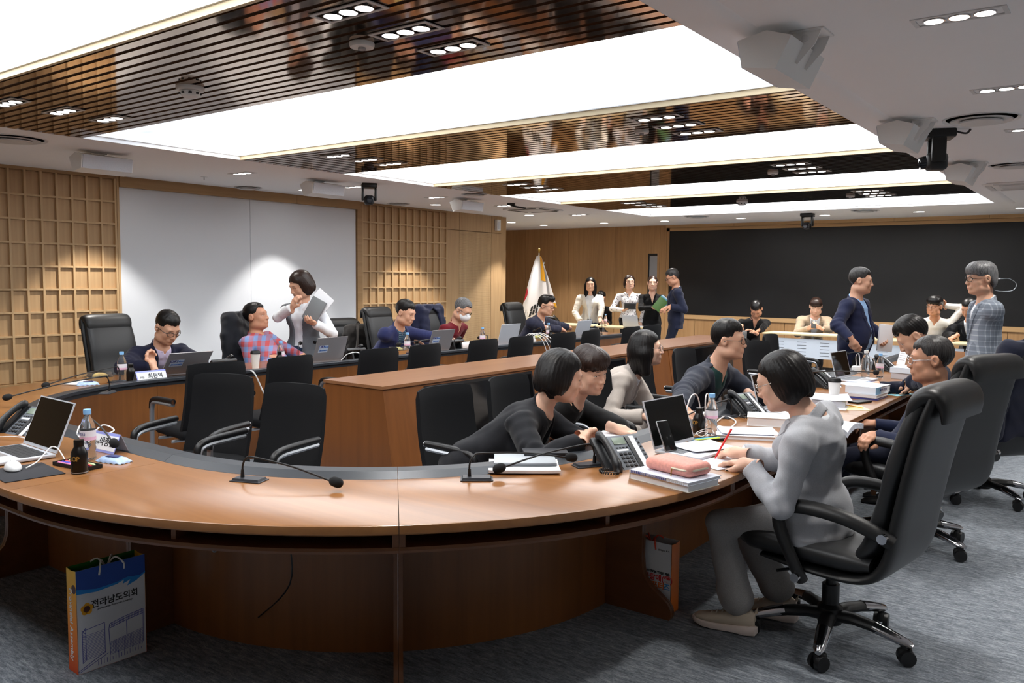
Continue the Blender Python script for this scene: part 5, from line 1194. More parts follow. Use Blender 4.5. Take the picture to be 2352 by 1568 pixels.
# held things
def board(name, c, yaw, tilt, roll, w, h, t, m, label, cat, z=None, parts=()):
    o = empty(name, tuple(c), 0, label, cat); o.rotation_euler = (R(tilt), R(roll), R(yaw)); MB().rbox((-w/2, -t/2, -h/2), (w/2, t/2, h/2), min(.003, t*.4)).build('cover', m, o); return o
c = onx(722, 712, -6.70); o = board('folder', c, 20, -12, 26, .17, .25, .02, mat('folder_dark_grey', (116, 120, 124), .5), 'grey folder held by the standing woman in the vest', 'folder'); pp = board('papers', c+np.array([.0, .05, .05]), 20, -12, 38, .21, .29, .006, M_paper if False else mat('paper_held', (234, 236, 242), .8), 'white papers tucked behind the grey folder', 'papers')
c = ony(1447, 703, 13.02); board('tablet', c, 30, 62, 0, .2, .24, .012, mat('tablet_dark', (60, 64, 74), .3), 'tablet folder held by the woman in the dotted blouse', 'folder')
for k, (cl_, lb) in enumerate((((90, 130, 70), 'green'), ((86, 170, 206), 'blue'), ((210, 224, 232), 'pale'))): board('folder', ony(1516, 699, 13.06)+np.array([.012*k, .016*k, .012*k]), 25, -10, 38, .17, .24, .012, mat('folder_%s' % lb, cl_, .5), '%s folder in the arms of the woman in black' % lb, 'folder')
def handphone(c, yaw, tilt, label): o = empty('smartphone', tuple(c), 0, label, 'phone', None); o.rotation_euler = (R(tilt), 0, R(yaw)); MB().rbox((-.037, -.005, -.075), (.037, .005, .075), .004).build('body', M_black, o); MB().rbox((-.034, .0045, -.071), (.034, .006, .071), .001).build('screen', mat('phone_lit', (120, 126, 134), .15), o)
handphone(ony(1869, 744, 13.40), 18, -35, 'smartphone in the hands of the man in the sand blazer'); handphone(ony(1710, 768, 12.9), 20, -40, 'smartphone in the hand of the man in black')
board('papers', onx(2034, 776, -2.12), 60, 0, 6, .21, .29, .02, mat('paper_held', (234, 236, 242), .8), 'white papers held behind the standing man in the navy suit', 'papers')
# microphone rig before the video wall
rg = empty('boom_microphone', (*ony(2278, 645, 12.6)[:2], 0), 0, 'small camera rig with a looped cable before the video wall', 'camera'); zz = ony(2278, 645, 12.6)[2]
MB().cyl((0, 0, 0), (0, 0, zz), .012, 8).build('pole', M_black, rg); MB().rbox((-.05, -.05, zz-.03), (.06, .05, zz+.07), .008).build('head', M_black, rg); MB().cyl((.06, 0, zz+.03), (.1, 0, zz+.03), .012, 10).build('connector', M_chrome, rg)
MB().tube(catmull([(.1, 0, zz+.03), (.2, .02, zz+.03), (.28, .04, zz-.04), (.24, .03, zz-.12), (.12, .02, zz-.135), (.04, 0, zz-.12)], 6), .005, 6).build('cable', M_silver, rg)
# ------------------------------------------------------------------ things on the desks
ZT = .7305
M_alu = mat('laptop_grey', (158, 154, 156), .38, .35); M_alul = mat('laptop_light', (206, 210, 218), .38, .2); M_scr = mat('laptop_screen', (10, 10, 10), .1, spec=.45); M_key = mat('key_grey', (120, 124, 130), .5); M_keyd = mat('key_dark', (46, 48, 52), .5)
M_paper = mat('paper', (236, 238, 242), .8); M_paperp = mat('paper_print', (224, 226, 236), .8, noise=(120, .08, (1, 6, 1))); M_ink = mat('ink', (24, 24, 28), .6); M_inkb = mat('ink_blue', (28, 40, 120), .6)
M_glassb = mat('bottle_plastic', (240, 244, 248), .06, trans=.94, ior=1.2); M_capb = mat('cap_blue', (132, 186, 236), .4); M_labelp = mat('label_pink', (236, 190, 216), .45); M_labelw = mat('label_white', (232, 228, 236), .5)
M_gold = mat('gold', (196, 160, 84), .3, .8); M_lav = mat('plate_lavender', (150, 158, 226), .4); M_cable = mat('white_cable', (230, 230, 230), .45); M_cardb = mat('kraft', (196, 156, 104), .8)
def laptop(a, b, open_deg, user, label, lid=M_alul, sticker=False, raise_=0., kb=M_key, w=None):
    a, b = np.asarray(a, float), np.asarray(b, float); c = (a+b)/2; wv = nrm(np.array([b[0]-a[0], b[1]-a[1], 0])); u = np.array([-wv[1], wv[0], 0]); u = u if u@np.asarray(user, float) > 0 else -u
    W = w or np.linalg.norm(b-a); D = W*.66; z0 = ZT+raise_; ang = math.atan2(wv[1], wv[0]); flip = 1 if (np.cross(wv, u)[2] > 0) else -1
    e = empty('laptop', (c[0], c[1], z0), ang, label, 'laptop', 'laptops on the desks')
    # local: x along hinge, y*flip towards the user
    f = flip
    base = MB().rbox((-W/2, min(0, f*D), .002), (W/2, max(0, f*D), .017), .005).build('base', lid, e)
    kb_ = MB()
    for r_ in range(5):
        n = 14
        for k in range(n):
            x0 = -W*.45+k*W*.9/n; y0 = f*(D*.1+r_*D*.098); kb_.box((x0+.0012, min(y0, y0+f*D*.088), .017), (x0+W*.9/n-.0012, max(y0, y0+f*D*.088), .0185))
    kb_.build('keyboard', kb, base, smooth=False)
    MB().box((-W*.16, min(f*D*.64, f*D*.95), .017), (W*.16, max(f*D*.64, f*D*.95), .0176)).build('touchpad', M_alu, base)
    th = R(open_deg); L = MB(); dy, dz = math.cos(th)*f, math.sin(th); ny, nz = math.sin(th)*f, -math.cos(th)      # lid direction and normal towards the screen side
    def q(x, l, o_): return (x, dy*l+ny*o_, .014+dz*l+nz*o_)
    ld = MB().loft([[q(-W/2, .004, o_), q(W/2, .004, o_), q(W/2, D, o_), q(-W/2, D, o_)] for o_ in (-.003, .003)]).build('lid', lid, e, smooth=False)
    MB().loft([[q(-W/2+.006, .018, o_), q(W/2-.006, .018, o_), q(W/2-.006, D-.006, o_), q(-W/2+.006, D-.006, o_)] for o_ in (.0025, .0036)]).build('screen', M_scr, ld, smooth=False)
    if sticker:
        s = MB().loft([[q(x, l, o_) for x, l in ((-f*W*.40, D*.38), (-f*W*.10, D*.38), (-f*W*.10, D*.68), (-f*W*.40, D*.68))] for o_ in (-.0036, -.003)]).build('sticker', mat('sticker_pale', (206, 216, 232), .5), ld, smooth=False)
        M = Matrix.Translation(q(-f*W*.25, D*.57, -.0045)) @ (Matrix(((f, 0, 0), (0, dy, -ny), (0, dz, -nz))).to_4x4())
        for bd, sz, dx, dl, m_ in (('OK!', .036, -.026, .012, mat('sticker_navy', (40, 36, 130), .5)), ('Now', .028, .030, .010, mat('sticker_blue', (60, 120, 200), .5)), ('Jeonnam', .026, .004, -.022, MATS.get('sticker_blue') or mat('sticker_blue', (60, 120, 200), .5))):
            t = text('lettering', bd, sz, m_, ld, (0, 0, 0), bold=.0006); t.matrix_local = M @ Matrix.Translation((dx, dl, 0))
    if raise_ > .01: MB().box((-W*.3, min(f*.02, f*D*.8), -raise_), (W*.3, max(f*.02, f*D*.8), -.001)).build('stand', M_alu, e)
    return e
PH = None
def phone(x, y, ang, label, grey=True, z=ZT):
    """desk telephone; local +y is away from the user"""
    e = empty('desk_phone', (x, y, z), ang, label, 'telephone', 'black desk telephones')
    M_ph = mat('phone_black', (24, 25, 28), .38); M_phg = mat('phone_face', (96, 102, 110), .45); M_phl = mat('phone_lcd', (128, 142, 128), .25)
    T = Matrix.Translation((0, 0, .028)) @ Matrix.Rotation(R(38), 4, 'X')
    st = MB(); st.prism([(-.09, .0), (.10, .0), (.075, .115), (.05, .115)], -.07, -.05, 0); st.prism([(-.09, .0), (.10, .0), (.075, .115), (.05, .115)], .05, .07, 0); st.box((-.05, .03, .0), (.05, .09, .012)); st.build('stand', M_ph, e)
    b = MB(); b.M = T; bo = b.rbox((-.115, -.105, 0), (.125, .115, .028), .01).build('body', M_ph, e)
    fc = MB(); fc.M = T; fc.rbox((-.035, -.098, .027), (.12, .108, .031), .003).build('faceplate', M_phg, e)
    l = MB(); l.M = T; l.rbox((-.02, .055, .031), (.045, .095, .034), .002).build('display', M_phl, e)
    k = MB(); k.M = T
    for i in range(3):
        for j in range(4): k.rbox((-.018+.022*i, -.072+.022*j, .03), (-.002+.022*i, -.058+.022*j, .036), .002, 1)
    k.build('keypad', M_ph, e)
    for x0 in (.058, .104):
        k = MB(); k.M = T
        for j in range(8): k.rbox((x0, -.085+.023*j, .03), (x0+.010, -.075+.023*j, .035), .002, 1)
        k.build('line_keys', M_ph, e)
    k = MB(); k.M = T
    for i in range(4): k.rbox((-.02+.017*i, .034, .03), (-.008+.017*i, .041, .034), .002, 1)
    k.build('soft_keys', M_ph, e)
    s = MB(); s.M = T; s.box((.073, -.088, .0305), (.098, .10, .0318)).box((-.02, .018, .0305), (.04, .028, .0318)).build('label_strip', M_paper, e)
    h = MB(); h.M = T
    ha = h.tube(catmull([(-.078, .105, .032), (-.078, .095, .05), (-.078, .055, .062), (-.078, 0, .066), (-.078, -.055, .062), (-.078, -.09, .05), (-.078, -.10, .032)], 4), [.022, .025, .026, .026, .022, .019, .017, .017, .016, .016, .016, .016, .017, .018, .019, .021, .024, .026, .027, .026, .025, .025, .024, .023, .022], 12, .75).build('handset', M_ph, e)
    co = MB(); pts = []
    base = catmull([(-.085, -.085, .03), (-.10, -.14, .012), (-.13, -.17, .010), (-.17, -.13, .010), (-.15, -.08, .010), (-.12, -.10, .012)], 24); base = np.array(base)
    for i, p in enumerate(base):
        a = i*1.5; pts.append((p[0]+.006*math.cos(a), p[1], p[2]+.006+.006*math.sin(a)-.004))
    co.tube(pts, .0022, 5).build('coiled_cord', M_ph, e)
    return e
def bottle(x, y, label, s=1., cap=M_capb, z=ZT, lab=True):
    e = empty('water_bottle', (x, y, z), 0, label, 'bottle', 'plastic water bottles'); e.scale = (s, s, s)
    MB().lathe([(0, .002), (.024, .0), (.029, .006), (.030, .02), (.027, .034), (.030, .048), (.027, .062), (.030, .078), (.030, .125), (.028, .14), (.022, .162), (.0125, .176), (.0125, .188), (0, .188)], 20).build('bottle', M_glassb, e)
    MB().lathe([(0, .186), (.015, .186), (.0155, .2), (.0145, .206), (0, .207)], 16).build('cap', cap, e)
    if lab:
        MB().loft([[(r*math.cos(2*math.pi*k/20), r*math.sin(2*math.pi*k/20), zz) for k in range(20)] for r, zz in ((.0303, .082), (.0308, .082), (.0308, .122), (.0303, .122))], loop=True).build('label', M_labelw, e)
        MB().loft([[(r*math.cos(2*math.pi*k/20), r*math.sin(2*math.pi*k/20), zz) for k in range(20)] for r, zz in ((.0308, .082), (.0311, .082), (.0311, .096), (.0308, .096))], loop=True).build('label_band', M_labelp, e)
    return e
def can(x, y, label, rz=0, txt=None, z=ZT):
    e = empty('coffee_bottle', (x, y, z), rz, label, 'coffee bottle', 'black aluminium coffee bottles'); M_can = mat('can_black', (18, 16, 15), .28, .3)
    MB().lathe([(0, 0), (.029, 0), (.0325, .006), (.0325, .075), (.030, .09), (.021, .105), (.0185, .112), (0, .112)], 24).build('body', M_can, e)
    MB().lathe([(.0327, .003), (.0329, .003), (.0329, .007), (.0327, .007)], 24).build('rim', M_silver, e)
    MB().lathe([(0, .111), (.019, .111), (.0195, .118), (.0195, .126), (.0195, .134), (.018, .138), (0, .138)], 20).build('cap', M_can, e)
    if txt:
        for k, ch in enumerate(txt):
            a = R(-100+k*24); t = text('lettering', ch, .026, M_gold, e, (.0332*math.cos(a), .0332*math.sin(a), .062), (R(90), 0, a+R(90)), bold=.0008)
    return e
def mic(x, y, ang, head, label, z=ZT, hz=.09, curve=.14):
    """gooseneck microphone: base at x, y; foam head at world point head"""
    e = empty('gooseneck_microphone', (x, y, z), ang, label, 'microphone', 'gooseneck desk microphones'); M_mic = mat('mic_black', (22, 22, 24), .45)
    MB().loft([[(sx*a, sy*b, zz) for sx, sy in ((-1, -1), (1, -1), (1, 1), (-1, 1))] for a, b, zz in ((.066, .038, 0), (.066, .038, .003), (.06, .033, .004), (.056, .029, .012))]).build('base', mat('mic_base', (52, 54, 60), .4, .3), e)
    c, s = math.cos(-ang), math.sin(-ang); d = np.asarray(head, float)-np.array([x, y, z]); hl = np.array([c*d[0]-s*d[1], s*d[0]+c*d[1], d[2]])
    sx = -.03 if hl[0] > 0 else .03; u = nrm([hl[0]-sx, hl[1], 0]); st = np.array([sx, 0, .012])
    dist = math.hypot(hl[0]-sx, hl[1]); top = hl[2]+(curve if False else .0)
    zt = max(hl[2]+.045, .085) if dist > .12 else hl[2]
    p = [st, st+[0, 0, .03], st+[0, 0, zt*.62]+u*.003, st+[0, 0, zt*.93]+u*.02, st+[0, 0, zt]+u*.06, st+u*dist*.55+[0, 0, (zt+hl[2])*.5+.004], hl-u*.03+[0, 0, .004], hl]
    MB().tube(catmull(p, 6), .0042, 8).build('gooseneck', M_mic, e); MB().cyl(st, st+[0, 0, .032], .008, 12, .006).build('collar', M_mic, e)
    ax = nrm(np.asarray(p[-1])-np.asarray(p[-3])); L = [hl+ax*q for q in (-.028, -.024, -.014, .0, .014, .024, .030)]
    MB().tube(L, [.008, .013, .0185, .020, .0195, .014, .004], 14).build('windscreen', mat('mic_foam', (16, 16, 18), .95), e); return e
def nameplate(a, b, name, small, label, h=.085, z=ZT):
    a, b = np.asarray(a, float), np.asarray(b, float); c = (a+b)/2; w = np.linalg.norm((b-a)[:2]); ang = math.atan2(b[1]-a[1], b[0]-a[0])
    e = empty('name_plate', (c[0], c[1], z), ang, label, 'name plate', 'acrylic name plates')      # visible face towards local -y
    acr = mat('acrylic', (225, 230, 240), .1, trans=.6, ior=1.3)
    def q(x, l, o_): return (x, .0+.45*h*l+o_*.9, h*l+.001-o_*.4)
    MB().loft([[q(-w/2, 0, o_), q(w/2, 0, o_), q(w/2, 1, o_), q(-w/2, 1, o_)] for o_ in (0, .003)]).build('front_panel', M_lav, e, smooth=False)
    MB().loft([[(sx*w/2, .9*h-.45*h*l+o_, h*l+.001) for sx, l in ((-1, 0), (1, 0), (1, 1), (-1, 1))] for o_ in (0, .003)]).build('back_panel', acr, e, smooth=False)
    MB().loft([[q(-w/2+.006, .12, o_), q(w/2-.002, .12, o_), q(w/2-.002, .86, o_), q(-w/2+.006, .86, o_)] for o_ in (-.0008, .001)]).build('card', M_paper, e, smooth=False)
    th = math.atan2(1, .45); rot = (th, 0, 0)
    p = q(.028, .5, -.0016); text('lettering', name, h*.52, M_ink, e, p, rot, bold=.0006); p = q(-w*.33, .42, -.0016); text('lettering', small, h*.24, M_ink, e, p, rot)
    return e
def stackbook(x, y, ang, w, d, h, col, label, z=ZT, pages=True, title=None, group='books and bound volumes'):
    e = empty('book', (x, y, z), ang, label, 'book', group)
    cv = mat('cover_%d_%d_%d' % col, col, .5)
    if pages: MB().box((-w/2+.003, -d/2+.003, .002), (w/2-.004, d/2-.003, h-.002)).build('pages', M_paper, e, smooth=False)
    MB().box((-w/2, -d/2, 0), (w/2, d/2, .002)).box((-w/2, -d/2, h-.002), (w/2, d/2, h)).box((-w/2, -d/2, 0), (-w/2+.003, d/2, h)).build('cover', cv, e, smooth=False)
    if title: text('lettering', title[0], title[1], title[2], e, (title[3], -d/2-.0004 if pages != 'x' else 0, h/2), (R(90), 0, 0))
    return e
def paper(x, y, ang, label, w=.21, d=.297, z=ZT+.0005, n=1, m=None, curl=.0, group='loose papers on the desks', cat='paper'):
    e = MB(); e.sheet(lambda u, v: ((u-.5)*w, (v-.5)*d, curl*((2*u-1)**2+.4*(2*v-1)**4)+.0015*n), 8, 8, .0012*n)
    o = e.build('paper_sheet' if n < 4 else 'paper_stack', m or M_paper); o.location = (x, y, z); o.rotation_euler = (0, 0, ang); return tag(o, label, cat, group)
def cable(pts, label, r=.0028, m=M_cable, n=6):
    o = MB().tube(catmull(pts, n), r, 6).build('cable', m); return tag(o, label, 'cable', 'cables')
def P_(px, py, z=ZT): p = onz(px, py, z); return p[0], p[1]
# ---- near left place
laptop(onz(50.7, 1018, ZT+.014), onz(132, 1044.6, ZT+.014), 112, (0, -1, 0), 'open silver laptop with black screen at the left picture edge', M_alul, kb=M_keyd, w=.36)
x, y = P_(52, 992); phone(x-.02, y+.02, R(12), 'desk telephone behind the near laptop at the left edge')
pad_ = MB().rbox((-.14, -.11, 0), (.14, .11, .003), .001).build('mouse_pad', mat('pad_black', (30, 31, 38), .8)); x, y = P_(52, 1088); pad_.location = (x-.02, y+.015, ZT); pad_.rotation_euler = (0, 0, R(-6)); tag(pad_, 'black mouse pad in front of the near laptop', 'mouse pad')
ms = empty('computer_mouse', (*P_(30, 1080), ZT+.003), R(165), 'white computer mouse on the black pad', 'mouse')
Fm = Field((-.08, -.06, -.02), (.08, .06, .06), .004); Fm.ell((0, 0, .004), (.058, .033, .034)); Fm.apply(lambda X, Y, Z: -Z+0*X+0*Y, (-1,)*3, (1,)*3, .004, 'i', 0); fobj('shell', Fm, mat('mouse_white', (235, 236, 238), .25), ms); MB().cyl((.03, -.004, .03), (.03, .004, .03), .008, 10).build('wheel', M_trimw, ms)
cable([(*P_(60, 1080), ZT+.010), (*P_(85, 1070), ZT+.018), (*P_(104, 1058), ZT+.034), (*P_(118, 1050), ZT+.046), (*P_(132, 1050), ZT+.042), (*P_(143, 1056), ZT+.024), (*P_(150, 1060), ZT+.006)], 'white mouse cable looping up beside the near laptop')
x, y = P_(167, 1088); can(x, y+.028, 'black coffee bottle with gold lettering beside the near laptop', R(-8), 'T.OP')
x, y = P_(193, 1056); bottle(x, y+.02, 'water bottle with blue cap and pink label by the near name plate', 1.08)
text('lettering', 'ICIS8.0', .014, M_inkb, bpy.data.objects['water_bottle'], (.012, -.033, .108), (R(90), 0, R(20)))
nameplate((-3.87, 1.872), (-3.665, 1.888), '박종원', '대표의원', 'name plate with lavender border on the near left desk')
hd_ = atd(262, 1017, 3.55); mic(-3.93, 1.93, R(5), onz(262, 1017, ZT+.075), 'gooseneck microphone behind the near name plate')
tr = empty('pen_tray', (*P_(178, 1071), ZT), R(8), 'black pen tray with coloured highlighters beside the coffee bottle', 'tray')
MB().box((-.11, -.04, 0), (.11, .04, .003)).box((-.11, -.04, 0), (-.106, .04, .016)).box((.106, -.04, 0), (.11, .04, .016)).box((-.11, -.04, 0), (.11, -.036, .016)).box((-.11, .036, 0), (.11, .04, .016)).build('tray', M_black, tr)
for k, c in enumerate(((236, 120, 170), (60, 60, 190), (214, 60, 60), (190, 220, 160))):
    pn = MB().tube([(-.09, -.026+.017*k, .011), (.07, -.026+.017*k, .011), (.085, -.026+.017*k, .011)], [.006, .006, .003], 10).build('highlighter', mat('pen_%d' % k, c, .35)); pn.location = tr.location; pn.rotation_euler = tr.rotation_euler; tag(pn, '%s highlighter pen lying in the black tray' % ('pink', 'blue', 'red', 'pale green')[k], 'pen', 'pens in the black tray')
def pouch(x, y, ang, label, w=.15, d=.075, col=(168, 194, 236)):
    e = empty('wet_wipes', (x, y, ZT), ang, label, 'wet wipes', 'packs of wet wipes')
    def f(u, v):
        a, b = abs(2*u-1), abs(2*v-1); return ((u-.5)*w, (v-.5)*d*(1-.12*a**4), .004+.022*(1-a**5)*(1-b**3)+.002*math.sin(u*31+v*17))
    MB().sheet(f, 20, 10, .003).build('pack', mat('wipes_blue', col, .3, noise=(30, .12)), e); MB().rbox((-.03, -.02, .024), (.035, .016, .028), .002).build('flap', mat('wipes_flap', (60, 70, 120), .4), e)
pouch(*P_(262, 1060), R(14), 'pale blue pack of wet wipes on the near desk')
cable([(*P_(212, 1000), ZT+.01), (*P_(190, 985), ZT+.03), (*P_(178, 1005), ZT+.02), (*P_(200, 1012), ZT+.01), (*P_(235, 985), ZT+.02), (*P_(262, 992), ZT+.012), (*P_(240, 1000), ZT+.008), (*P_(185, 1000), ZT+.008)], 'coiled white cable behind the near water bottle', .004)
cable([(-4.52, 1.62, ZT+.004), (-4.44, 1.70, ZT+.012), (-4.36, 1.76, ZT+.016), (-4.28, 1.80, ZT+.006)], 'white cable plugged into the left side of the near laptop')
# ---- centre of the foreground desk
mic(-2.79, 1.985, R(22), onz(772, 1107, ZT+.035), 'gooseneck microphone alone on the left half of the front desk')
mic(-2.10, 2.575, R(40), onz(1312, 1050, ZT+.045), 'gooseneck microphone pointing to the telephone on the front desk')
mic(-1.875, 3.07, R(60), onz(1147, 1075, ZT+.04), 'gooseneck microphone at the foot of the telephone, bent back over the papers')
mic(-5.60, 2.86, R(-50), onz(17, 912, ZT+.06), 'gooseneck microphone on the curved desk at the lattice wall', hz=.09)
mic(-6.12, 3.20, R(-70), onz(105, 884, ZT+.06), 'gooseneck microphone bent across the desk before the empty executive chair')
x, y = P_(1200, 1078); pz = paper(x, y+.01, R(-52), 'thick stack of white papers under the grey folder', .215, .30, ZT, 10, None, .004, cat='papers')
gf = empty('folder', (*P_(1205, 1056, ZT+.02), ZT+.016), R(-52), 'light grey folder lying on the stack of white papers', 'folder'); MB().rbox((-.10, -.135, 0), (.10, .135, .013), .003).build('cover', mat('folder_grey', (172, 178, 184), .45), gf); MB().cyl((.1, -.13, .006), (.1, .13, .006), .008, 10).build('spine', mat('folder_spine', (120, 124, 130), .4), gf)
nb = empty('notebook', (*P_(1252, 1040, ZT+.03), ZT+.030), R(-48), 'small black notebook on top of the grey folder', 'notebook'); MB().rbox((-.055, -.10, 0), (.055, .10, .012), .002).build('cover', mat('notebook_black', (36, 38, 44), .5), nb); MB().box((-.052, -.098, .002), (.054, .098, .010)).build('pages', M_paper, nb)
phone(-1.77, 3.17, R(62), 'large desk telephone with coiled cord on the front desk')
x, y = P_(1542, 1108); bk1 = stackbook(x, y+.02, R(-12), .30, .20, .026, (222, 216, 204), 'thick cream-edged book at the bottom under the pink pencil case')
bk2 = stackbook(x+.005, y+.018, R(-13), .30, .21, .014, (214, 220, 236), 'spiral notebook with blue cover band under the pink pencil case', ZT+.027)
sp_ = MB()
for k in range(30): sp_.tube([(-.14+.0093*k, -.107, .001), (-.14+.0093*k, -.110, .007), (-.14+.0093*k, -.107, .013)], .0012, 4)
sp_.build('spiral_binding', M_trimw, bk2); MB().box((-.14, -.1062, .002), (.04, -.1052, .012)).build('title_band', mat('band_blue', (88, 104, 176), .5), bk2); text('lettering', '동의안 검토 보고서', .010, M_paper, bk2, (-.05, -.1068, .007), (R(90), 0, 0))
pk = empty('pencil_case', (x+.01, y+.035, ZT+.042), R(-14), 'pink zipped pencil case with an orange charm on the books', 'pencil case')
Fp = Field((-.15, -.1, -.02), (.15, .1, .09), .004)
def rb(X, Y, Z):
    qx, qy, qz = np.abs(X)-.095, np.abs(Y)-.05, np.abs(Z-.026)-.002; return np.sqrt(np.maximum(qx, 0)**2+np.maximum(qy, 0)**2+np.maximum(qz, 0)**2)+np.minimum(np.maximum(qx, np.maximum(qy, qz)), 0)-.024
Fp.apply(rb, (-.15, -.1, -.02), (.15, .1, .09), 0, 'u', 0); fobj('case', Fp, mat('felt_pink', (226, 158, 146), .85, noise=(90, .05), bump=(120, .15)), pk)
zp = MB().tube(catmull([(.03, -.0755, .03), (.09, -.074, .03), (.116, -.05, .03), (.1195, 0, .03), (.118, .04, .03)], 6), .0045, 6).build('zipper', mat('zip_beige', (190, 180, 160), .4, .4), pk); MB().tube([(.035, -.078, .03), (.034, -.082, .012), (.034, -.083, -.012)], .0025, 6).build('chain', M_gold, zp)
MB().tube(catmull([(.036, -.086, -.012), (.028, -.087, -.022), (.03, -.087, -.036), (.04, -.086, -.044)], 4), [.004, .007, .008, .008, .009, .010, .010, .010, .009, .009, .007, .006, .004], 8).build('charm', mat('charm_orange', (238, 160, 60), .25), zp)
laptop(onz(1483, 1040, ZT+.014), onz(1612, 1006, ZT+.014), 108, (1, 0, 0), 'open silver laptop beside the pink pencil case', M_alul, kb=M_key, w=.36)
st_ = empty('smartphone', (*P_(1540, 1045), ZT+.018), R(70), 'smartphone standing upright against the open laptop', 'phone'); sm = MB(); sm.M = Matrix.Rotation(R(62), 4, 'X'); sm.rbox((-.036, 0, 0), (.036, .15, .008), .003).build('body', M_silver, st_); s2 = MB(); s2.M = Matrix.Rotation(R(62), 4, 'X'); s2.rbox((-.034, .003, .0078), (.034, .147, .0085), .001).build('screen', M_scr, st_)
x, y = P_(1672, 1062); paper(x+.0, y, R(-28), 'printed sheet under the writing hands of the woman in grey', .21, .29, m=M_paperp)
x, y = P_(1615, 1035); paper(x, y, R(-25), 'white sheet overlapping the silver laptop keyboard', .2, .26, ZT+.02, 1, M_paperp, .004)
x, y = P_(1430, 1010); paper(x-.05, y, R(12), 'pile of white papers behind the large telephone', .22, .3, ZT, 6, cat='papers')
pt = onz(1642, 1053, ZT+.002); pe = MB().tube([tuple(pt), tuple(onz(1645, 1047, ZT+.012)), tuple(onz(1680, 985, ZT+.13))], [.0012, .0045, .005], 10).build('pen', mat('pen_red', (206, 30, 34), .3)); tag(pe, 'red pen held upright in the hand of the woman in grey', 'pen')
x, y = P_(1601, 997); can(x, y+.02, 'black coffee bottle beside the middle water bottle on the right desks', R(-60), 'T.OP')
x, y = P_(1628, 998); bottle(x, y+.03, 'water bottle with pink label between laptop and papers on the right desks', 1.05)
nameplate((-1.98, 4.02), (-1.99, 4.24), '정영미', '위원', 'name plate turned away behind the silver laptop')
t2 = empty('pen_tray', (*P_(1622, 1012), ZT), R(62), 'black tray with highlighters in front of the middle water bottle', 'tray'); MB().box((-.1, -.035, 0), (.1, .035, .004)).box((-.1, -.035, 0), (.1, -.031, .014)).box((-.1, .031, 0), (.1, .035, .014)).build('tray', M_black, t2)
for k, c in enumerate(((206, 230, 60), (70, 170, 210))):
    pn = MB().tube([(-.08, -.012+.02*k, .01), (.075, -.012+.02*k, .01)], .006, 10).build('highlighter', mat('pen_b%d' % k, c, .35)); pn.location = t2.location; pn.rotation_euler = t2.rotation_euler; tag(pn, ('yellow-green', 'turquoise')[k]+' highlighter in the tray on the right desks', 'pen')
hub = empty('charging_hub', (*P_(1600, 965), ZT), R(10), 'white charging hub with upright cables on the right desks', 'charger'); MB().rbox((-.05, -.03, 0), (.05, .03, .05), .006).build('housing', M_white, hub)
cable([tuple(onx(px, py, -1.93)) for px, py in ((1575, 968), (1577, 945), (1582, 922), (1590, 907), (1599, 906), (1605, 920), (1608, 940), (1608, 956))], 'white charging cable looping up left of the middle coffee bottle', .0035)
cable([tuple(onx(px, py, -1.90)) for px, py in ((1620, 950), (1620, 930), (1621, 912), (1624, 904), (1628, 908), (1628, 922), (1624, 934), (1634, 950))], 'white charging cable looping up behind the middle water bottle', .0035)
cable([(*P_(1640, 975), ZT+.004), (*P_(1665, 960), ZT+.01), (*P_(1690, 970), ZT+.006), (*P_(1675, 985), ZT+.006), (*P_(1650, 980), ZT+.006)], 'flat loop of white cable by the middle telephone', .004)
cable([(*P_(1590, 1010), ZT+.02), (*P_(1610, 1005), ZT+.03), (*P_(1625, 1000), ZT+.02), (*P_(1612, 1012), ZT+.022), (*P_(1600, 1006), ZT+.03), (*P_(1630, 996), ZT+.03), (*P_(1640, 1004), ZT+.02)], 'bundled white earphone cable on the pen tray', .002)
x, y = P_(1712, 950); phone(x, y, R(72), 'desk telephone in front of the man in the dark jacket')
mic(-1.90, 4.70, R(80), onz(1560, 962, ZT+.05), 'gooseneck microphone stem beside the middle telephone')
laptop(onz(1742, 943, ZT+.014), onz(1795, 928, ZT+.014), 106, (1, 0, 0), 'laptop half hidden behind the face of the woman in grey', M_alul, kb=M_key, w=.34)
x, y = P_(1700, 1000); stackbook(x+.02, y, R(-64), .22, .29, .02, (226, 228, 238), 'spiral-bound report lying open before the woman in grey', group='books and bound volumes'); paper(x+.03, y+.03, R(-58), 'loose printed page on the spiral-bound report', z=ZT+.021, m=M_paperp, curl=.004)
x, y = P_(1770, 975); stackbook(x, y+.02, R(-70), .20, .27, .05, (230, 230, 226), 'thick white code book with blue tabs left of the woman in grey')
# ---- farther along the right desks
def cup(x, y, label):
    e = empty('paper_cup', (x, y, ZT), 0, label, 'cup', 'takeaway paper cups'); MB().lathe([(0, 0), (.028, 0), (.041, .135), (0, .135)], 22).build('cup', mat('cup_white', (232, 230, 226), .6), e); MB().lathe([(.043, .133), (.0435, .14), (.041, .146), (.038, .158), (.034, .16), (.033, .154), (0, .154)], 22).build('lid', M_black, e)
cup(-1.60, 5.80, 'white paper coffee cup with black lid on the right desks')
x, y = -1.47, 6.16
b1 = stackbook(x, y, R(88), .26, .20, .012, (60, 70, 150), 'blue spiral notebook at the bottom of the stack on the right desks'); b2 = stackbook(x, y, R(86), .265, .2, .02, (222, 222, 228), 'white spiral notebook in the stack on the right desks', ZT+.013); b3 = stackbook(x-.01, y+.04, R(84), .29, .21, .05, (222, 230, 240), 'thick white and blue bound volume on top of the stack on the right desks', ZT+.034)
MB().box((-.147, -.106, .001), (-.05, -.1046, .049)).build('blue_band', mat('band_sky', (150, 200, 236), .5), b3); text('lettering', '예산안 제안설명', .02, M_inkb, b3, (.0, -.107, .026), (R(90), 0, 0))
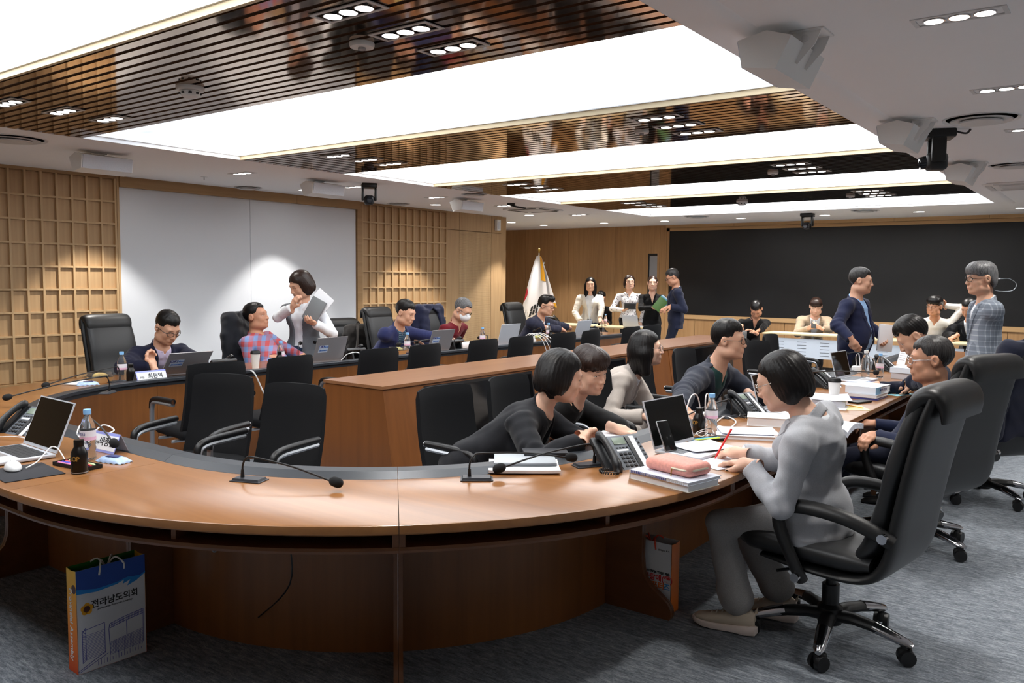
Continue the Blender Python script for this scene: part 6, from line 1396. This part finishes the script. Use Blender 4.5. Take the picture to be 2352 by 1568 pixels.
x, y = P_(1975, 924); ph_ = MB().rbox((-.04, -.08, 0), (.04, .08, .012), .004).build('phone_case', M_black); ph_.location = (x, y, ZT); ph_.rotation_euler = (0, 0, R(-20)); tag(ph_, 'black phone case lying near the edge of the right desks', 'phone')
x, y = P_(1900, 930); paper(x, y+.05, R(20), 'printed sheets beside the shoulder of the woman in grey', .25, .33, ZT+.04, 3, M_paperp, .008); stackbook(x-.02, y+.02, R(14), .26, .22, .038, (232, 232, 230), 'thick white volume under the printed sheets by the coffee cup')
x, y = P_(1965, 940); pl = MB().box((-.07, -.1, 0), (.07, .1, .002)).build('memo_pad', mat('memo_yellow', (238, 230, 170), .8)); pl.location = (x-.02, y+.06, ZT); pl.rotation_euler = (0, 0, R(30)); tag(pl, 'yellow memo pad under the pencil on the right desks', 'memo pad')
pn = MB().tube([(-.08, 0, .007), (.075, 0, .007), (.09, 0, .007)], [.0035, .0035, .0008], 6).build('pencil', mat('pencil_yellow', (226, 160, 50), .4)); pn.location = (x-.03, y+.07, ZT+.002); pn.rotation_euler = (0, 0, R(150)); tag(pn, 'yellow pencil lying on the memo pad', 'pencil')
ob = empty('open_book', (-1.33, 4.62, ZT+.002), R(82), 'thick open book with yellow tabs hanging over the desk edge', 'book')
def leaf(s_): return lambda u, v: ((u*.21)*s_, (v-.5)*.28, .055*math.sin(min(1, u*1.5)*math.pi*.5)*(1-.55*u)+.006-.05*u*u*(1 if s_ < 0 else 0))
for s_ in (-1, 1): MB().sheet(leaf(s_), 10, 4, .03).build('page_block', M_paperp, ob)
for k in range(6): MB().box((-.225, -.1+.035*k, -.01+.004*(k % 2)), (-.2, -.085+.035*k, -.008+.004*(k % 2))).build('tab', mat('tab_yellow', (222, 226, 60), .6), ob)
phone(-1.88, 6.55, R(78), 'desk telephone left of the coffee cup on the right desks')
laptop(onz(1917, 872, ZT+.014), onz(1957, 863, ZT+.014), 104, (1, 0, 0), 'small laptop behind the coffee cup on the right desks', M_alul, kb=M_key, w=.34)
bottle(-1.78, 7.35, 'clear water bottle with white cap on the right desks', 1.15, M_white, lab=False); bottle(-1.70, 7.50, 'water bottle with blue cap behind the clear one on the right desks'); bottle(-1.62, 8.6, 'clear water bottle in front of the bowed young man', 1.1, M_white, lab=False)
phone(-1.80, 8.15, R(80), 'desk telephone near the standing man in the navy suit')
cal = empty('desk_calendar', (-1.80, 8.75, ZT), R(-50), 'upright white sign card with a red seal on the right desks', 'sign card'); cb = MB(); cb.M = Matrix.Rotation(R(-14), 4, 'X'); cb.box((-.075, 0, 0), (.075, .003, .33)).build('card', M_paper, cal, smooth=False)
c2 = MB(); c2.M = cb.M; c2.box((-.02, -.0006, .265), (.02, 0, .305)).build('seal', mat('seal_red', (216, 120, 120), .7), cal, smooth=False)
for k in range(4): c3 = MB(); c3.M = cb.M; c3.box((-.055+.03*k, -.0006, .175), (-.032+.03*k, 0, .225)).build('table_cell', mat('cell_yellow', (226, 210, 150), .7), cal, smooth=False)
for k in range(5): c3 = MB(); c3.M = cb.M; c3.box((-.055, -.0006, .05+.022*k), (.055, 0, .054+.022*k)).build('text_line', mat('line_grey', (150, 152, 160), .7), cal, smooth=False)
b4 = stackbook(-1.50, 7.62, R(86), .28, .2, .05, (190, 190, 196), 'grey volume under the blue-edged one before the bowed young man'); b5 = stackbook(-1.50, 7.62, R(84), .29, .21, .045, (214, 228, 242), 'blue-edged volume on top before the bowed young man', ZT+.051); MB().box((-.147, -.106, .001), (.147, -.1046, .02)).build('blue_band', MATS['band_sky'], b5)
pouch(-1.62, 6.95, R(40), 'crumpled blue pack of wipes on the right desks')
mic(-1.95, 5.9, R(85), onz(2012, 855, ZT+.10), 'gooseneck microphone reaching over the book stack on the right desks'); mic(-1.95, 8.0, R(85), onz(1945, 812, ZT+.10), 'gooseneck microphone before the standing man in the navy suit')
hub2 = empty('charging_hub', (-1.95, 7.75, ZT), R(0), 'white charging hub near the clear water bottle', 'charger'); MB().rbox((-.04, -.03, 0), (.04, .03, .06), .006).build('housing', M_white, hub2)
cable([(-1.95, 7.73, ZT+.06), (-1.95, 7.7, ZT+.15), (-1.92, 7.68, ZT+.17), (-1.90, 7.66, ZT+.05)], 'white cable rising from the farther charging hub', .0035); cable([(-1.93, 7.78, ZT+.06), (-1.88, 7.82, ZT+.14), (-1.84, 7.86, ZT+.12), (-1.82, 7.9, ZT+.02)], 'second white cable arching from the farther charging hub', .0035)
paper(-1.72, 6.85, R(60), 'white sheet with red print behind the book stack', z=ZT+.001, m=M_paperp); paper(-1.55, 5.55, R(10), 'white page beside the coffee cup', z=ZT+.001, m=M_paperp); cp = paper(-1.42, 6.5, R(70), 'turquoise sheet under the hands at the second executive chair', m=mat('paper_turquoise', (150, 212, 226), .8))
# ---- left row
def lr(px, py, X=-6.02): return onx(px, py, X)
laptop(np.array([-6.04, 3.50, 0]), np.array([-6.02, 3.86, 0]), 132, (-1, 0, 0), 'grey laptop with sticker in front of the man with glasses', M_alu, True, .02)
laptop(np.array([-6.02, 4.98, 0]), np.array([-6.02, 5.34, 0]), 110, (-1, 0, 0), 'grey laptop with sticker before the standing woman in the vest', M_alu, True, .01)
laptop(np.array([-6.02, 6.53, 0]), np.array([-6.02, 6.89, 0]), 110, (-1, 0, 0), 'grey laptop with sticker before the man in the blue suit', M_alu, True, .01)
laptop(np.array([-6.02, 7.75, 0]), np.array([-6.02, 8.13, 0]), 105, (-1, 0, 0), 'pale silver laptop right of the man in the maroon shirt', M_alul, False, .005)
laptop(np.array([-6.02, 9.42, 0]), np.array([-6.02, 9.78, 0]), 108, (-1, 0, 0), 'pale silver laptop before the young man by the flag', M_alul, False, .005)
nameplate((-5.93, 3.26), (-5.93, 3.50), '최동익', '위원', 'white name plate with black lettering before the man with glasses'); nameplate((-5.95, 8.98), (-5.95, 9.2), '위원', '', 'small name plate among the bottles near the flag')
def foodbox(x, y, label, col):
    e = empty('food_box', (x, y, ZT), R(80), label, 'food box', 'takeaway food boxes'); MB().loft([[(sx*a, sy*b, zz) for sx, sy in ((-1, -1), (1, -1), (1, 1), (-1, 1))] for a, b, zz in ((.06, .045, 0), (.078, .062, .045), (.075, .059, .045), (.058, .043, .003))]).build('tray', M_cardb, e, smooth=False)
    Ff = Field((-.08, -.07, 0), (.08, .07, .12), .006); Ff.ell((0, 0, .042), (.055, .042, .036)); Ff.apply(wrinkle(80, .006), (-1,)*3, (1,)*3, 0, 'a', 0); fobj('food', Ff, mat('food_%d' % col[1], col, .6, noise=(40, .2)), e)
    MB().loft([[(sx*a, sy*b, zz) for sx, sy in ((-1, -1), (1, -1), (1, 1), (-1, 1))] for a, b, zz in ((.079, .063, .046), (.07, .054, .082), (.069, .053, .082), (.077, .061, .046))]).build('clear_lid', mat('clear_lid', (240, 240, 240), .1, trans=.95, ior=1.1), e, smooth=False)
foodbox(-6.18, 3.10, 'kraft food box with a pastry left of the first laptop', (232, 186, 110)); foodbox(-6.15, 6.22, 'kraft food box with salad in front of the man in the blue suit', (210, 196, 120)); foodbox(-6.12, 8.72, 'kraft food box with greens near the tangle of white cables', (196, 190, 90))
for px_, Yb, lb in ((306, 3.25, 'water bottle beside the first food box'), (690, 4.72, 'water bottle near the standing woman in the vest'), (940, 6.35, 'water bottle before the man in the blue suit'), (1105, 7.62, 'water bottle beside the white box near the maroon shirt'), (1256, 9.0, 'water bottle before the young man by the flag')):
    bottle(-6.14, Yb, lb, 1.1)
can(-6.05, 3.27, 'black coffee bottle beside the first name plate'); can(-6.08, 4.66, 'black coffee bottle near the standing woman in the vest', 0, 'OP'); can(-6.05, 6.40, 'black coffee bottle before the man in the blue suit'); can(-6.05, 8.92, 'black coffee bottle before the young man by the flag')
e_ = empty('paper_cup', (0, 0, 0)); bpy.data.objects.remove(e_); cup(-6.10, 4.42, 'white paper coffee cup with black lid before the man in plaid')
for y_, lb in ((4.08, 'desk telephone seen from behind, right of the first laptop'), (5.55, 'desk telephone seen from behind, right of the second laptop'), (7.05, 'desk telephone seen from behind before the maroon shirt'), (9.98, 'desk telephone seen from behind at the far end of the left row')): phone(-6.12, y_, R(-90), lb)
mic(-6.02, 4.85, R(-90), onz(690, 788, ZT+.12), 'gooseneck microphone before the standing woman, bent to the cup'); mic(-6.02, 5.42, R(-90), onz(722, 786, ZT+.12), 'gooseneck microphone over the second laptop'); mic(-6.02, 6.95, R(-90), onz(915, 791, ZT+.09), 'gooseneck microphone before the man in the blue suit'); mic(-6.02, 7.6, R(-90), onz(1100, 775, ZT+.08), 'gooseneck microphone beside the white box'); mic(-6.02, 8.7, R(-90), onz(1227, 760, ZT+.12), 'gooseneck microphone among the white cables'); mic(-6.02, 10.2, R(-90), onz(1376, 744, ZT+.15), 'gooseneck microphone at the far end of the left row')
wb = MB().rbox((-.09, -.2, 0), (.09, .2, .045), .004).build('white_box', mat('box_white', (226, 228, 232), .5)); wb.location = (-6.28, 7.5, ZT); wb.rotation_euler = (0, 0, R(4)); tag(wb, 'flat white box beside the pale silver laptop', 'box')
paper(-6.2, 4.02, R(80), 'white papers leaning behind the first telephone', n=5, cat='papers'); paper(-6.25, 2.98, R(20), 'small white booklet before the empty executive chair', .15, .2, n=6, cat='booklet'); paper(-6.3, 6.95, R(70), 'white papers behind the third laptop', n=3, cat='papers'); paper(-6.35, 9.6, R(85), 'white papers under the hands of the young man by the flag', n=2); paper(-6.2, 5.75, R(80), 'white papers behind the second telephone', n=5, cat='papers')
pouch(-6.12, 2.98, R(70), 'pale blue pack of wipes before the empty executive chair')
pw = empty('power_strip', (-6.08, 8.45, ZT), R(80), 'white power strip with many plugs on the left row', 'power strip'); MB().rbox((-.12, -.035, 0), (.12, .035, .04), .006).build('housing', M_white, pw)
for k in range(4): MB().rbox((-.09+.055*k, -.02, .04), (-.05+.055*k, .02, .075), .006).build('plug', M_white, pw)
for k in range(4):
    y_ = 8.36+.07*k; cable([(-6.08, y_, ZT+.07), (-6.0, y_+.05, ZT+.12), (-5.86, y_+.1, ZT+.04), (-5.82, y_+.16+.04*k, .5), (-5.80, y_+.05*(k-1), .3), (-5.78, y_+.2-.1*k, .02)], '%s white cable dropping from the power strip over the desk edge' % ORD[k], .004)
cable([(-6.0, 5.3, ZT+.01), (-5.95, 5.36, ZT+.08), (-5.86, 5.45, ZT+.06), (-5.82, 5.52, .5), (-5.80, 5.53, .1)], 'white cable falling over the desk edge from the second laptop', .005); cable([(-5.9, 4.2, ZT+.02), (-5.84, 4.22, ZT+.0), (-5.82, 4.3, .55), (-5.7, 4.45, .1), (-5.6, 4.5, .01)], 'white cable falling behind the nearest visitor chairs', .006); cable([(-6.0, 7.1, ZT+.02), (-5.85, 7.15, ZT+.03), (-5.82, 7.25, .5), (-5.8, 7.3, .1)], 'white cable falling over the desk edge before the maroon shirt', .005)
cable([(-4.9, 4.3, .01), (-4.8, 4.2, .01), (-4.65, 4.25, .012), (-4.55, 4.1, .03), (-4.6, 4.0, .012)], 'white cable curled on the carpet beside the console', .006)
# ------------------------------------------------------------------ under the front desk
def bag(label, loc, rz, w, d, h, cols, rope):
    e = empty('paper_bag', loc, rz, label, 'paper bag', 'paper shopping bags')          # local: wide face towards -y, width along x
    t = .002
    f = MB().box((-w/2, -d/2, 0), (w/2, -d/2+t, h)).build('front_face', cols[0], e, smooth=False); MB().box((-w/2, d/2-t, 0), (w/2, d/2, h)).build('back_face', cols[2], e, smooth=False)
    for s_ in (-1, 1): MB().prism([(-d/2, 0), (d/2, 0), (d/2, h), (0, h-.005), (-d/2, h)], s_*w/2-(t if s_ > 0 else 0), s_*w/2+(0 if s_ > 0 else t), 0).build('gusset', cols[1], e, smooth=False)
    MB().box((-w/2, -d/2, 0), (w/2, d/2, t)).build('bottom', cols[1], e, smooth=False)
    for s_ in (-1, 1): MB().tube(catmull([(-w*.18, s_*(d/2+.003), h-.035), (-w*.17, s_*(d/2+.006), h-.01), (-w*.1, s_*d*.2, h+.012), (0, 0, h-.02), (w*.1, s_*d*.2, h+.012), (w*.17, s_*(d/2+.006), h-.01), (w*.18, s_*(d/2+.003), h-.035)], 5), .0035, 8).build('rope_handle', rope, e)
    return e
M_bagw = mat('bag_white', (206, 208, 214), .5); M_bagb = mat('bag_blue', (26, 72, 160), .45); M_bago = mat('bag_orange', (236, 122, 34), .5)
def grad():
    m = bpy.data.materials.new('bag_gradient'); m.use_nodes = True; t = NT(m); sx = t.node('ShaderNodeSeparateXYZ'); t.link(t.coords((1, 1, 1)), sx.inputs[0])
    mr = t.node('ShaderNodeMapRange'); t.link(sx.outputs[2], mr.inputs[0]); mr.inputs[2].default_value = .41; t.link(t.ramp(mr.outputs[0], [(.0, (226, 84, 30)), (.45, (240, 140, 30)), (1, (246, 196, 40))]), t.b.inputs['Base Color']); t.b.inputs['Roughness'].default_value = .5; return m
bg = bag('white paper bag with blue top and orange side under the front desk', (-3.222, 1.62, 0), R(90-2), .272, .082, .41, (M_bagw, grad(), mat('bag_green', (40, 120, 40), .5)), M_white)
w, d, h = .272, .082, .41
M_line = mat('bag_line', (92, 96, 168), .6); M_cyan = mat('bag_cyan', (20, 130, 210), .5); yf = -d/2-.0006
MB().prism([(-w/2, .335), (-.06, .318), (.02, .322), (.065, .333), (.085, .33), (.10, .322), (.115, .328), (w/2, .338), (w/2, h), (-w/2, h)], yf, -d/2, 1).build('blue_print', M_bagb, bg, smooth=False)
MB().prism([(-w/2, .318), (-.06, .31), (.02, .318), (.05, .328), (.044, .312), (.075, .322), (.062, .300), (.10, .312), (w/2, .334), (w/2, .339), (.115, .33), (.085, .332), (.065, .336), (.02, .326), (-.06, .322), (-w/2, .337)], yf-.0004, -d/2, 1).build('wave_print', M_cyan, bg, smooth=False)
text('lettering', '전라남도의회', .034, M_ink, bg, (.012, yf, .262), (R(90), 0, 0), bold=.0005); text('lettering', 'Jeollanamdo Provincial Assembly', .0105, M_ink, bg, (.012, yf, .240), (R(90), 0, 0))
em = MB(); 
for k in range(5): a = R(90+72*k); em.lathe([(0, 0), (.0125, 0), (.0125, .0004), (0, .0004)], 16, (.012*math.cos(a), .012*math.sin(a), 0))
eo = em.build('emblem', mat('emblem_gold', (226, 160, 24), .5), bg); eo.location = (-.098, yf, .252); eo.rotation_euler = (R(90), 0, 0); ei = MB().lathe([(0, .0004), (.0125, .0004), (.0125, .0009), (0, .0009)], 20).build('emblem_centre', mat('emblem_brown', (70, 30, 20), .5), eo)
ln = MB()
def L2(x0, z0, x1, z1, t=.0007):
    t *= 1.5
    dx, dz = x1-x0, z1-z0; l = math.hypot(dx, dz)+1e-9; nx, nz = -dz/l*t, dx/l*t; ln.add([(x0+nx, yf, z0+nz), (x1+nx, yf, z1+nz), (x1-nx, yf, z1-nz), (x0-nx, yf, z0-nz)], [(0, 1, 2, 3)])
for k in range(17): L2(-.105, .05+.006*k, -.032, .054+.006*k, .0005); L2(-.118, .04+.007*k, -.105, .05+.006*k, .0006)
for a in ((-.118, .04, -.118, .165), (-.105, .05, -.105, .178), (-.032, .055, -.032, .175), (-.12, .168, -.03, .178), (-.12, .158, -.105, .178), (-.118, .165, -.105, .155)): L2(*a, .0009)
for k in range(22):
    x0 = -.012+k*.0062; c = .018*math.sin(math.pi*k/21)*0+.02*k/21; L2(x0, .148+c, x0, .165+c, .0006); L2(x0, .04, x0, .092+c*.6, .0004)
for k in range(10): L2(-.012, .040+.0055*k, .122, .048+.0065*k, .0005)
for z_ in (.148, .157, .166): L2(-.012, z_, .05, z_+.012, .0009); L2(.05, z_+.012, .122, z_+.02, .0009)
for a in ((-.012, .04, -.016, .145), (.122, .05, .124, .186), (-.016, .145, -.012, .166), (.055, .10, .055, .16), (-.136, .012, -.03, .06), (-.13, .008, -.02, .05)): L2(*a, .0009)
for k in range(16): L2(-.06+k*.0115, .012+k*.0006, -.06+k*.0115, .03+.02*((k*7) % 5)/5, .0007)
ln.build('building_drawing', M_line, bg, smooth=False)
tx = text('lettering', 'Provincial Assembly', .036, M_paper, bg, (-w/2-.0008, .0, .19), (0, 0, 0), bold=.0004); tx.rotation_euler = Matrix(((0, 0, -1), (0, -1, 0), (-1, 0, 0))).to_euler(); tx.location = (-w/2-.0008, .006, .19)
e2 = MB().lathe([(0, 0), (.018, 0), (.018, .0006), (0, .0006)], 20).build('emblem', MATS['emblem_brown'], bg); e2.location = (-w/2, -.02, .335); e2.rotation_euler = (0, R(-90), 0)
bg2 = bag('white and orange paper bag with red rope handles behind the desk leg', (-1.765, 3.475, 0), 0, .25, .085, .33, (M_bagw, M_bago, M_bagw), mat('rope_red', (220, 70, 40), .7))
yf = -.085/2-.0006
for bd, sz, x, z, c in (('마음을 함께하는 행복한 마음', .013, .04, .186, (60, 60, 64)), ('사랑애(愛)', .034, .058, .160, (206, 46, 50)), ('전남', .03, -.055, .160, (206, 90, 30)), ('서포터', .036, .042, .124, (226, 110, 40)), ('즈', .036, .103, .124, (60, 140, 210))): text('lettering', bd, sz, mat('bagtxt_%d_%d' % (c[0], c[2]), c, .6), bg2, (x, yf, z), (R(90), 0, 0), bold=.001)
text('lettering', '전라남도 복지', .010, M_ink, bg2, (.085, yf, .295), (R(90), 0, 0))
for px0, z0, px1, lb, m_, r_ in ((565, .60, 640, 'grey cable loop hanging under the front desk', mat('cable_grey', (110, 114, 120), .5), .004), (600, .60, 665, 'black cable loop hanging under the front desk', M_black, .005), (350, .62, 400, 'thin grey cable loop under the left curved desk', mat('cable_grey', (110, 114, 120), .5), .0035)):
    a, b = onz(px0, 1262, z0), onz(px1, 1262, z0); rr = lambda p, k: (p[0]+(CR[0]-p[0])*k, p[1]+(CR[1]-p[1])*k)
    a2, b2 = rr(a, .14), rr(b, .14); cable([(*a2, .625), ((a2[0]*.7+b2[0]*.3), (a2[1]*.7+b2[1]*.3), .545), ((a2[0]+b2[0])/2, (a2[1]+b2[1])/2, .52), ((a2[0]*.3+b2[0]*.7), (a2[1]*.3+b2[1]*.7), .545), (*b2, .625)], lb, r_, m_)
a = onz(640, 1290, .55); b = onz(590, 1470, .02); cable([(a[0]-.1, a[1]+.12, .62), (a[0]-.12, a[1]+.14, .4), (b[0]-.02, b[1]+.01, .1), (b[0]-.1, b[1]-.03, .012), (b[0]-.25, b[1]-.02, .012)], 'thin black cable falling to the carpet under the front desk', .003, M_black)
# ------------------------------------------------------------------ far end furniture
def ftable(x, y, ang, w, label, panel=True, d=.5):
    e = empty('folding_table', (x, y, 0), ang, label, 'table', 'white folding tables')      # front panel towards local -y
    M_ft = wood('maple_top', (206, 184, 140), (222, 202, 160), 0, .45); M_fp = mat('panel_white', (214, 222, 232), .45)
    MB().rbox((-w/2, -d/2, .69), (w/2, d/2, .715), .004).build('top', M_ft, e)
    if panel:
        pnl = MB().box((-w/2+.04, -d/2+.05, .34), (w/2-.04, -d/2+.06, .64)).build('front_panel', M_fp, e, smooth=False)
        for i in range(5):
            for k in range(3): MB().box((-w*.36+.28*w*k+.02, -d/2+.048, .385+.05*i), (-w*.36+.28*w*k+.02+.14, -d/2+.0505, .391+.05*i)).build('slot', M_ink, pnl)
    for s_ in (-1, 1):
        MB().tube([(s_*(w/2-.1), 0, .68), (s_*(w/2-.1), 0, .05)], .03, 12, .6).build('leg', M_silver, e); MB().rbox((s_*(w/2-.1)-.025, -.25, .03), (s_*(w/2-.1)+.025, .25, .055), .01).build('foot', M_silver, e)
        for k in (-1, 1): MB().cyl((s_*(w/2-.1)-.012, k*.23, .018), (s_*(w/2-.1)+.012, k*.23, .018), .018, 10).build('castor', M_black, e)
    return e
ftable(-4.1, 13.22, R(0), 1.25, 'white-fronted folding table before the man in the sand-coloured blazer'); ftable(-2.45, 12.85, R(0), 1.35, 'white-fronted folding table before the man in the white shirt'); ftable(-8.35, 12.75, R(0), 1.5, 'folding table left of the woman in the cream jacket', False); ftable(-7.15, 12.72, R(0), .9, 'folding table with the laptop before the woman in the dotted blouse', False); ftable(-9.5, 12.9, R(0), .8, 'folding table by the flag', False)
for k, (x_, y_) in enumerate(((-4.45, 13.2), (-4.05, 13.22), (-3.7, 13.2))): paper(x_, y_, R(80+8*k), '%s white sheet on the folding table of the man in the blazer' % ('left', 'middle', 'right')[k], z=.7165, m=M_paper)
laptop(np.array([-7.05, 12.62, 0]), np.array([-6.75, 12.62, 0]), 105, (0, 1, 0), 'small laptop on the far folding table', M_alul, w=.3).location.z = .716
bottle(-7.42, 12.65, 'water bottle on the far folding table', 1., z=.716); phone(-8.62, 12.75, R(180), 'black telephone on the folding table left of the cream jacket', z=.716)
hat = empty('paper_parcel', (-8.95, 12.7, .716), 0, 'tan paper parcel on the far folding table', 'parcel'); MB().loft([[(sx*a, sy*b, zz) for sx, sy in ((-1, -1), (1, -1), (1, 1), (-1, 1))] for a, b, zz in ((.14, .1, 0), (.13, .09, .03), (.02, .02, .09))]).build('wrap', mat('kraft_pale', (216, 190, 150), .8), hat)
bottle(-9.25, 12.8, 'clear bottle on the folding table behind the young man', 1.1, M_white, z=.716, lab=False)
# flag
fl = empty('flag', (-9.25, 13.2, 0), 0, 'national flag with yellow fringe furled on a stand in the corner', 'flag')
MB().lathe([(0, 0), (.16, 0), (.15, .03), (.03, .05), (.02, .08), (0, .08)], 20).build('stand', M_gold, fl); MB().cyl((0, 0, .05), (0, 0, 2.02), .013, 10).build('pole', mat('pole_white', (220, 214, 200), .4), fl); MB().lathe([(0, 2.02), (.02, 2.025), (.012, 2.045), (.03, 2.075), (.022, 2.105), (0, 2.12)], 14).build('finial', M_gold, fl)
vv = np.array([nrm(ray(1217, 650)*[1, 1, 0])]).ravel(); sx_ = np.array([-vv[1], vv[0]])*-1
def fold(u, v, side, o_=0):     # u across, v down
    wd = .05+.26*v**.8; x = (u-.5)*2*wd*(.7 if side else 1)+(-.07*v if not side else .14*v); dpt = .035*math.sin(u*9+side*2)*(.3+v)-.03+(.05 if side else 0)
    z = 1.98-v*(1.30 if not side else .95)-.06*abs(u-.4)
    p = sx_*x-vv[:2]*dpt*-1; return (p[0], p[1]+o_, z)
M_flagw = mat('flag_white', (232, 230, 232), .6); M_flagy = mat('flag_fringe', (222, 160, 30), .7)
for s_ in (0, 1): MB().sheet(lambda u, v: fold(u, v, s_), 24, 16).build('cloth', M_flagw, fl)
MB().sheet(lambda u, v: (lambda p: (p[0], p[1]-.006, p[2]))(fold(u*.9, .955+.06*v, 0)), 24, 2).build('fringe', M_flagy, fl); MB().sheet(lambda u, v: (lambda p: (p[0], p[1]-.004, p[2]))(fold(u, .93+.09*v, 1)), 24, 2).build('fringe', M_flagy, fl); MB().sheet(lambda u, v: (lambda p: (p[0], p[1]-.012, p[2]))(fold(.72+.28*u, v*.36, 0)), 6, 6).build('fringe', M_flagy, fl)
def onf(u, v, o_=.01): p = fold(u, v, 0); return p[0]-vv[0]*o_, p[1]-vv[1]*o_, p[2]
MB().sheet(lambda u, v: onf(.0+.1*u*math.sin(math.pi*v), .46+.22*v), 4, 8).build('red_arc', mat('flag_red', (196, 30, 46), .6), fl)
for i in range(3):
    for j in range(2):
        u0, v0 = .34+.105*i, .70+.03*(2-i)
        MB().sheet(lambda u, v: (lambda a, b: onf(u0+a*.07+b*.06*-1+(.0), v0+b*.16+a*-.01))(u, j*.52+v*.46), 3, 4).build('trigram_bar', M_ink, fl)
# wall plates beside the flag
for z_, w_ in ((1.86, .14), (1.66, .09)):
    o = MB().rbox((-w_, -.006, -.02), (0, 0, .02), .002).build('wall_plate', M_white); o.location = (-10.05, YF-.002, z_); tag(o, ('upper', 'lower')[z_ < 1.8]+' small white plate on the far wall beside the flag', 'wall plate')
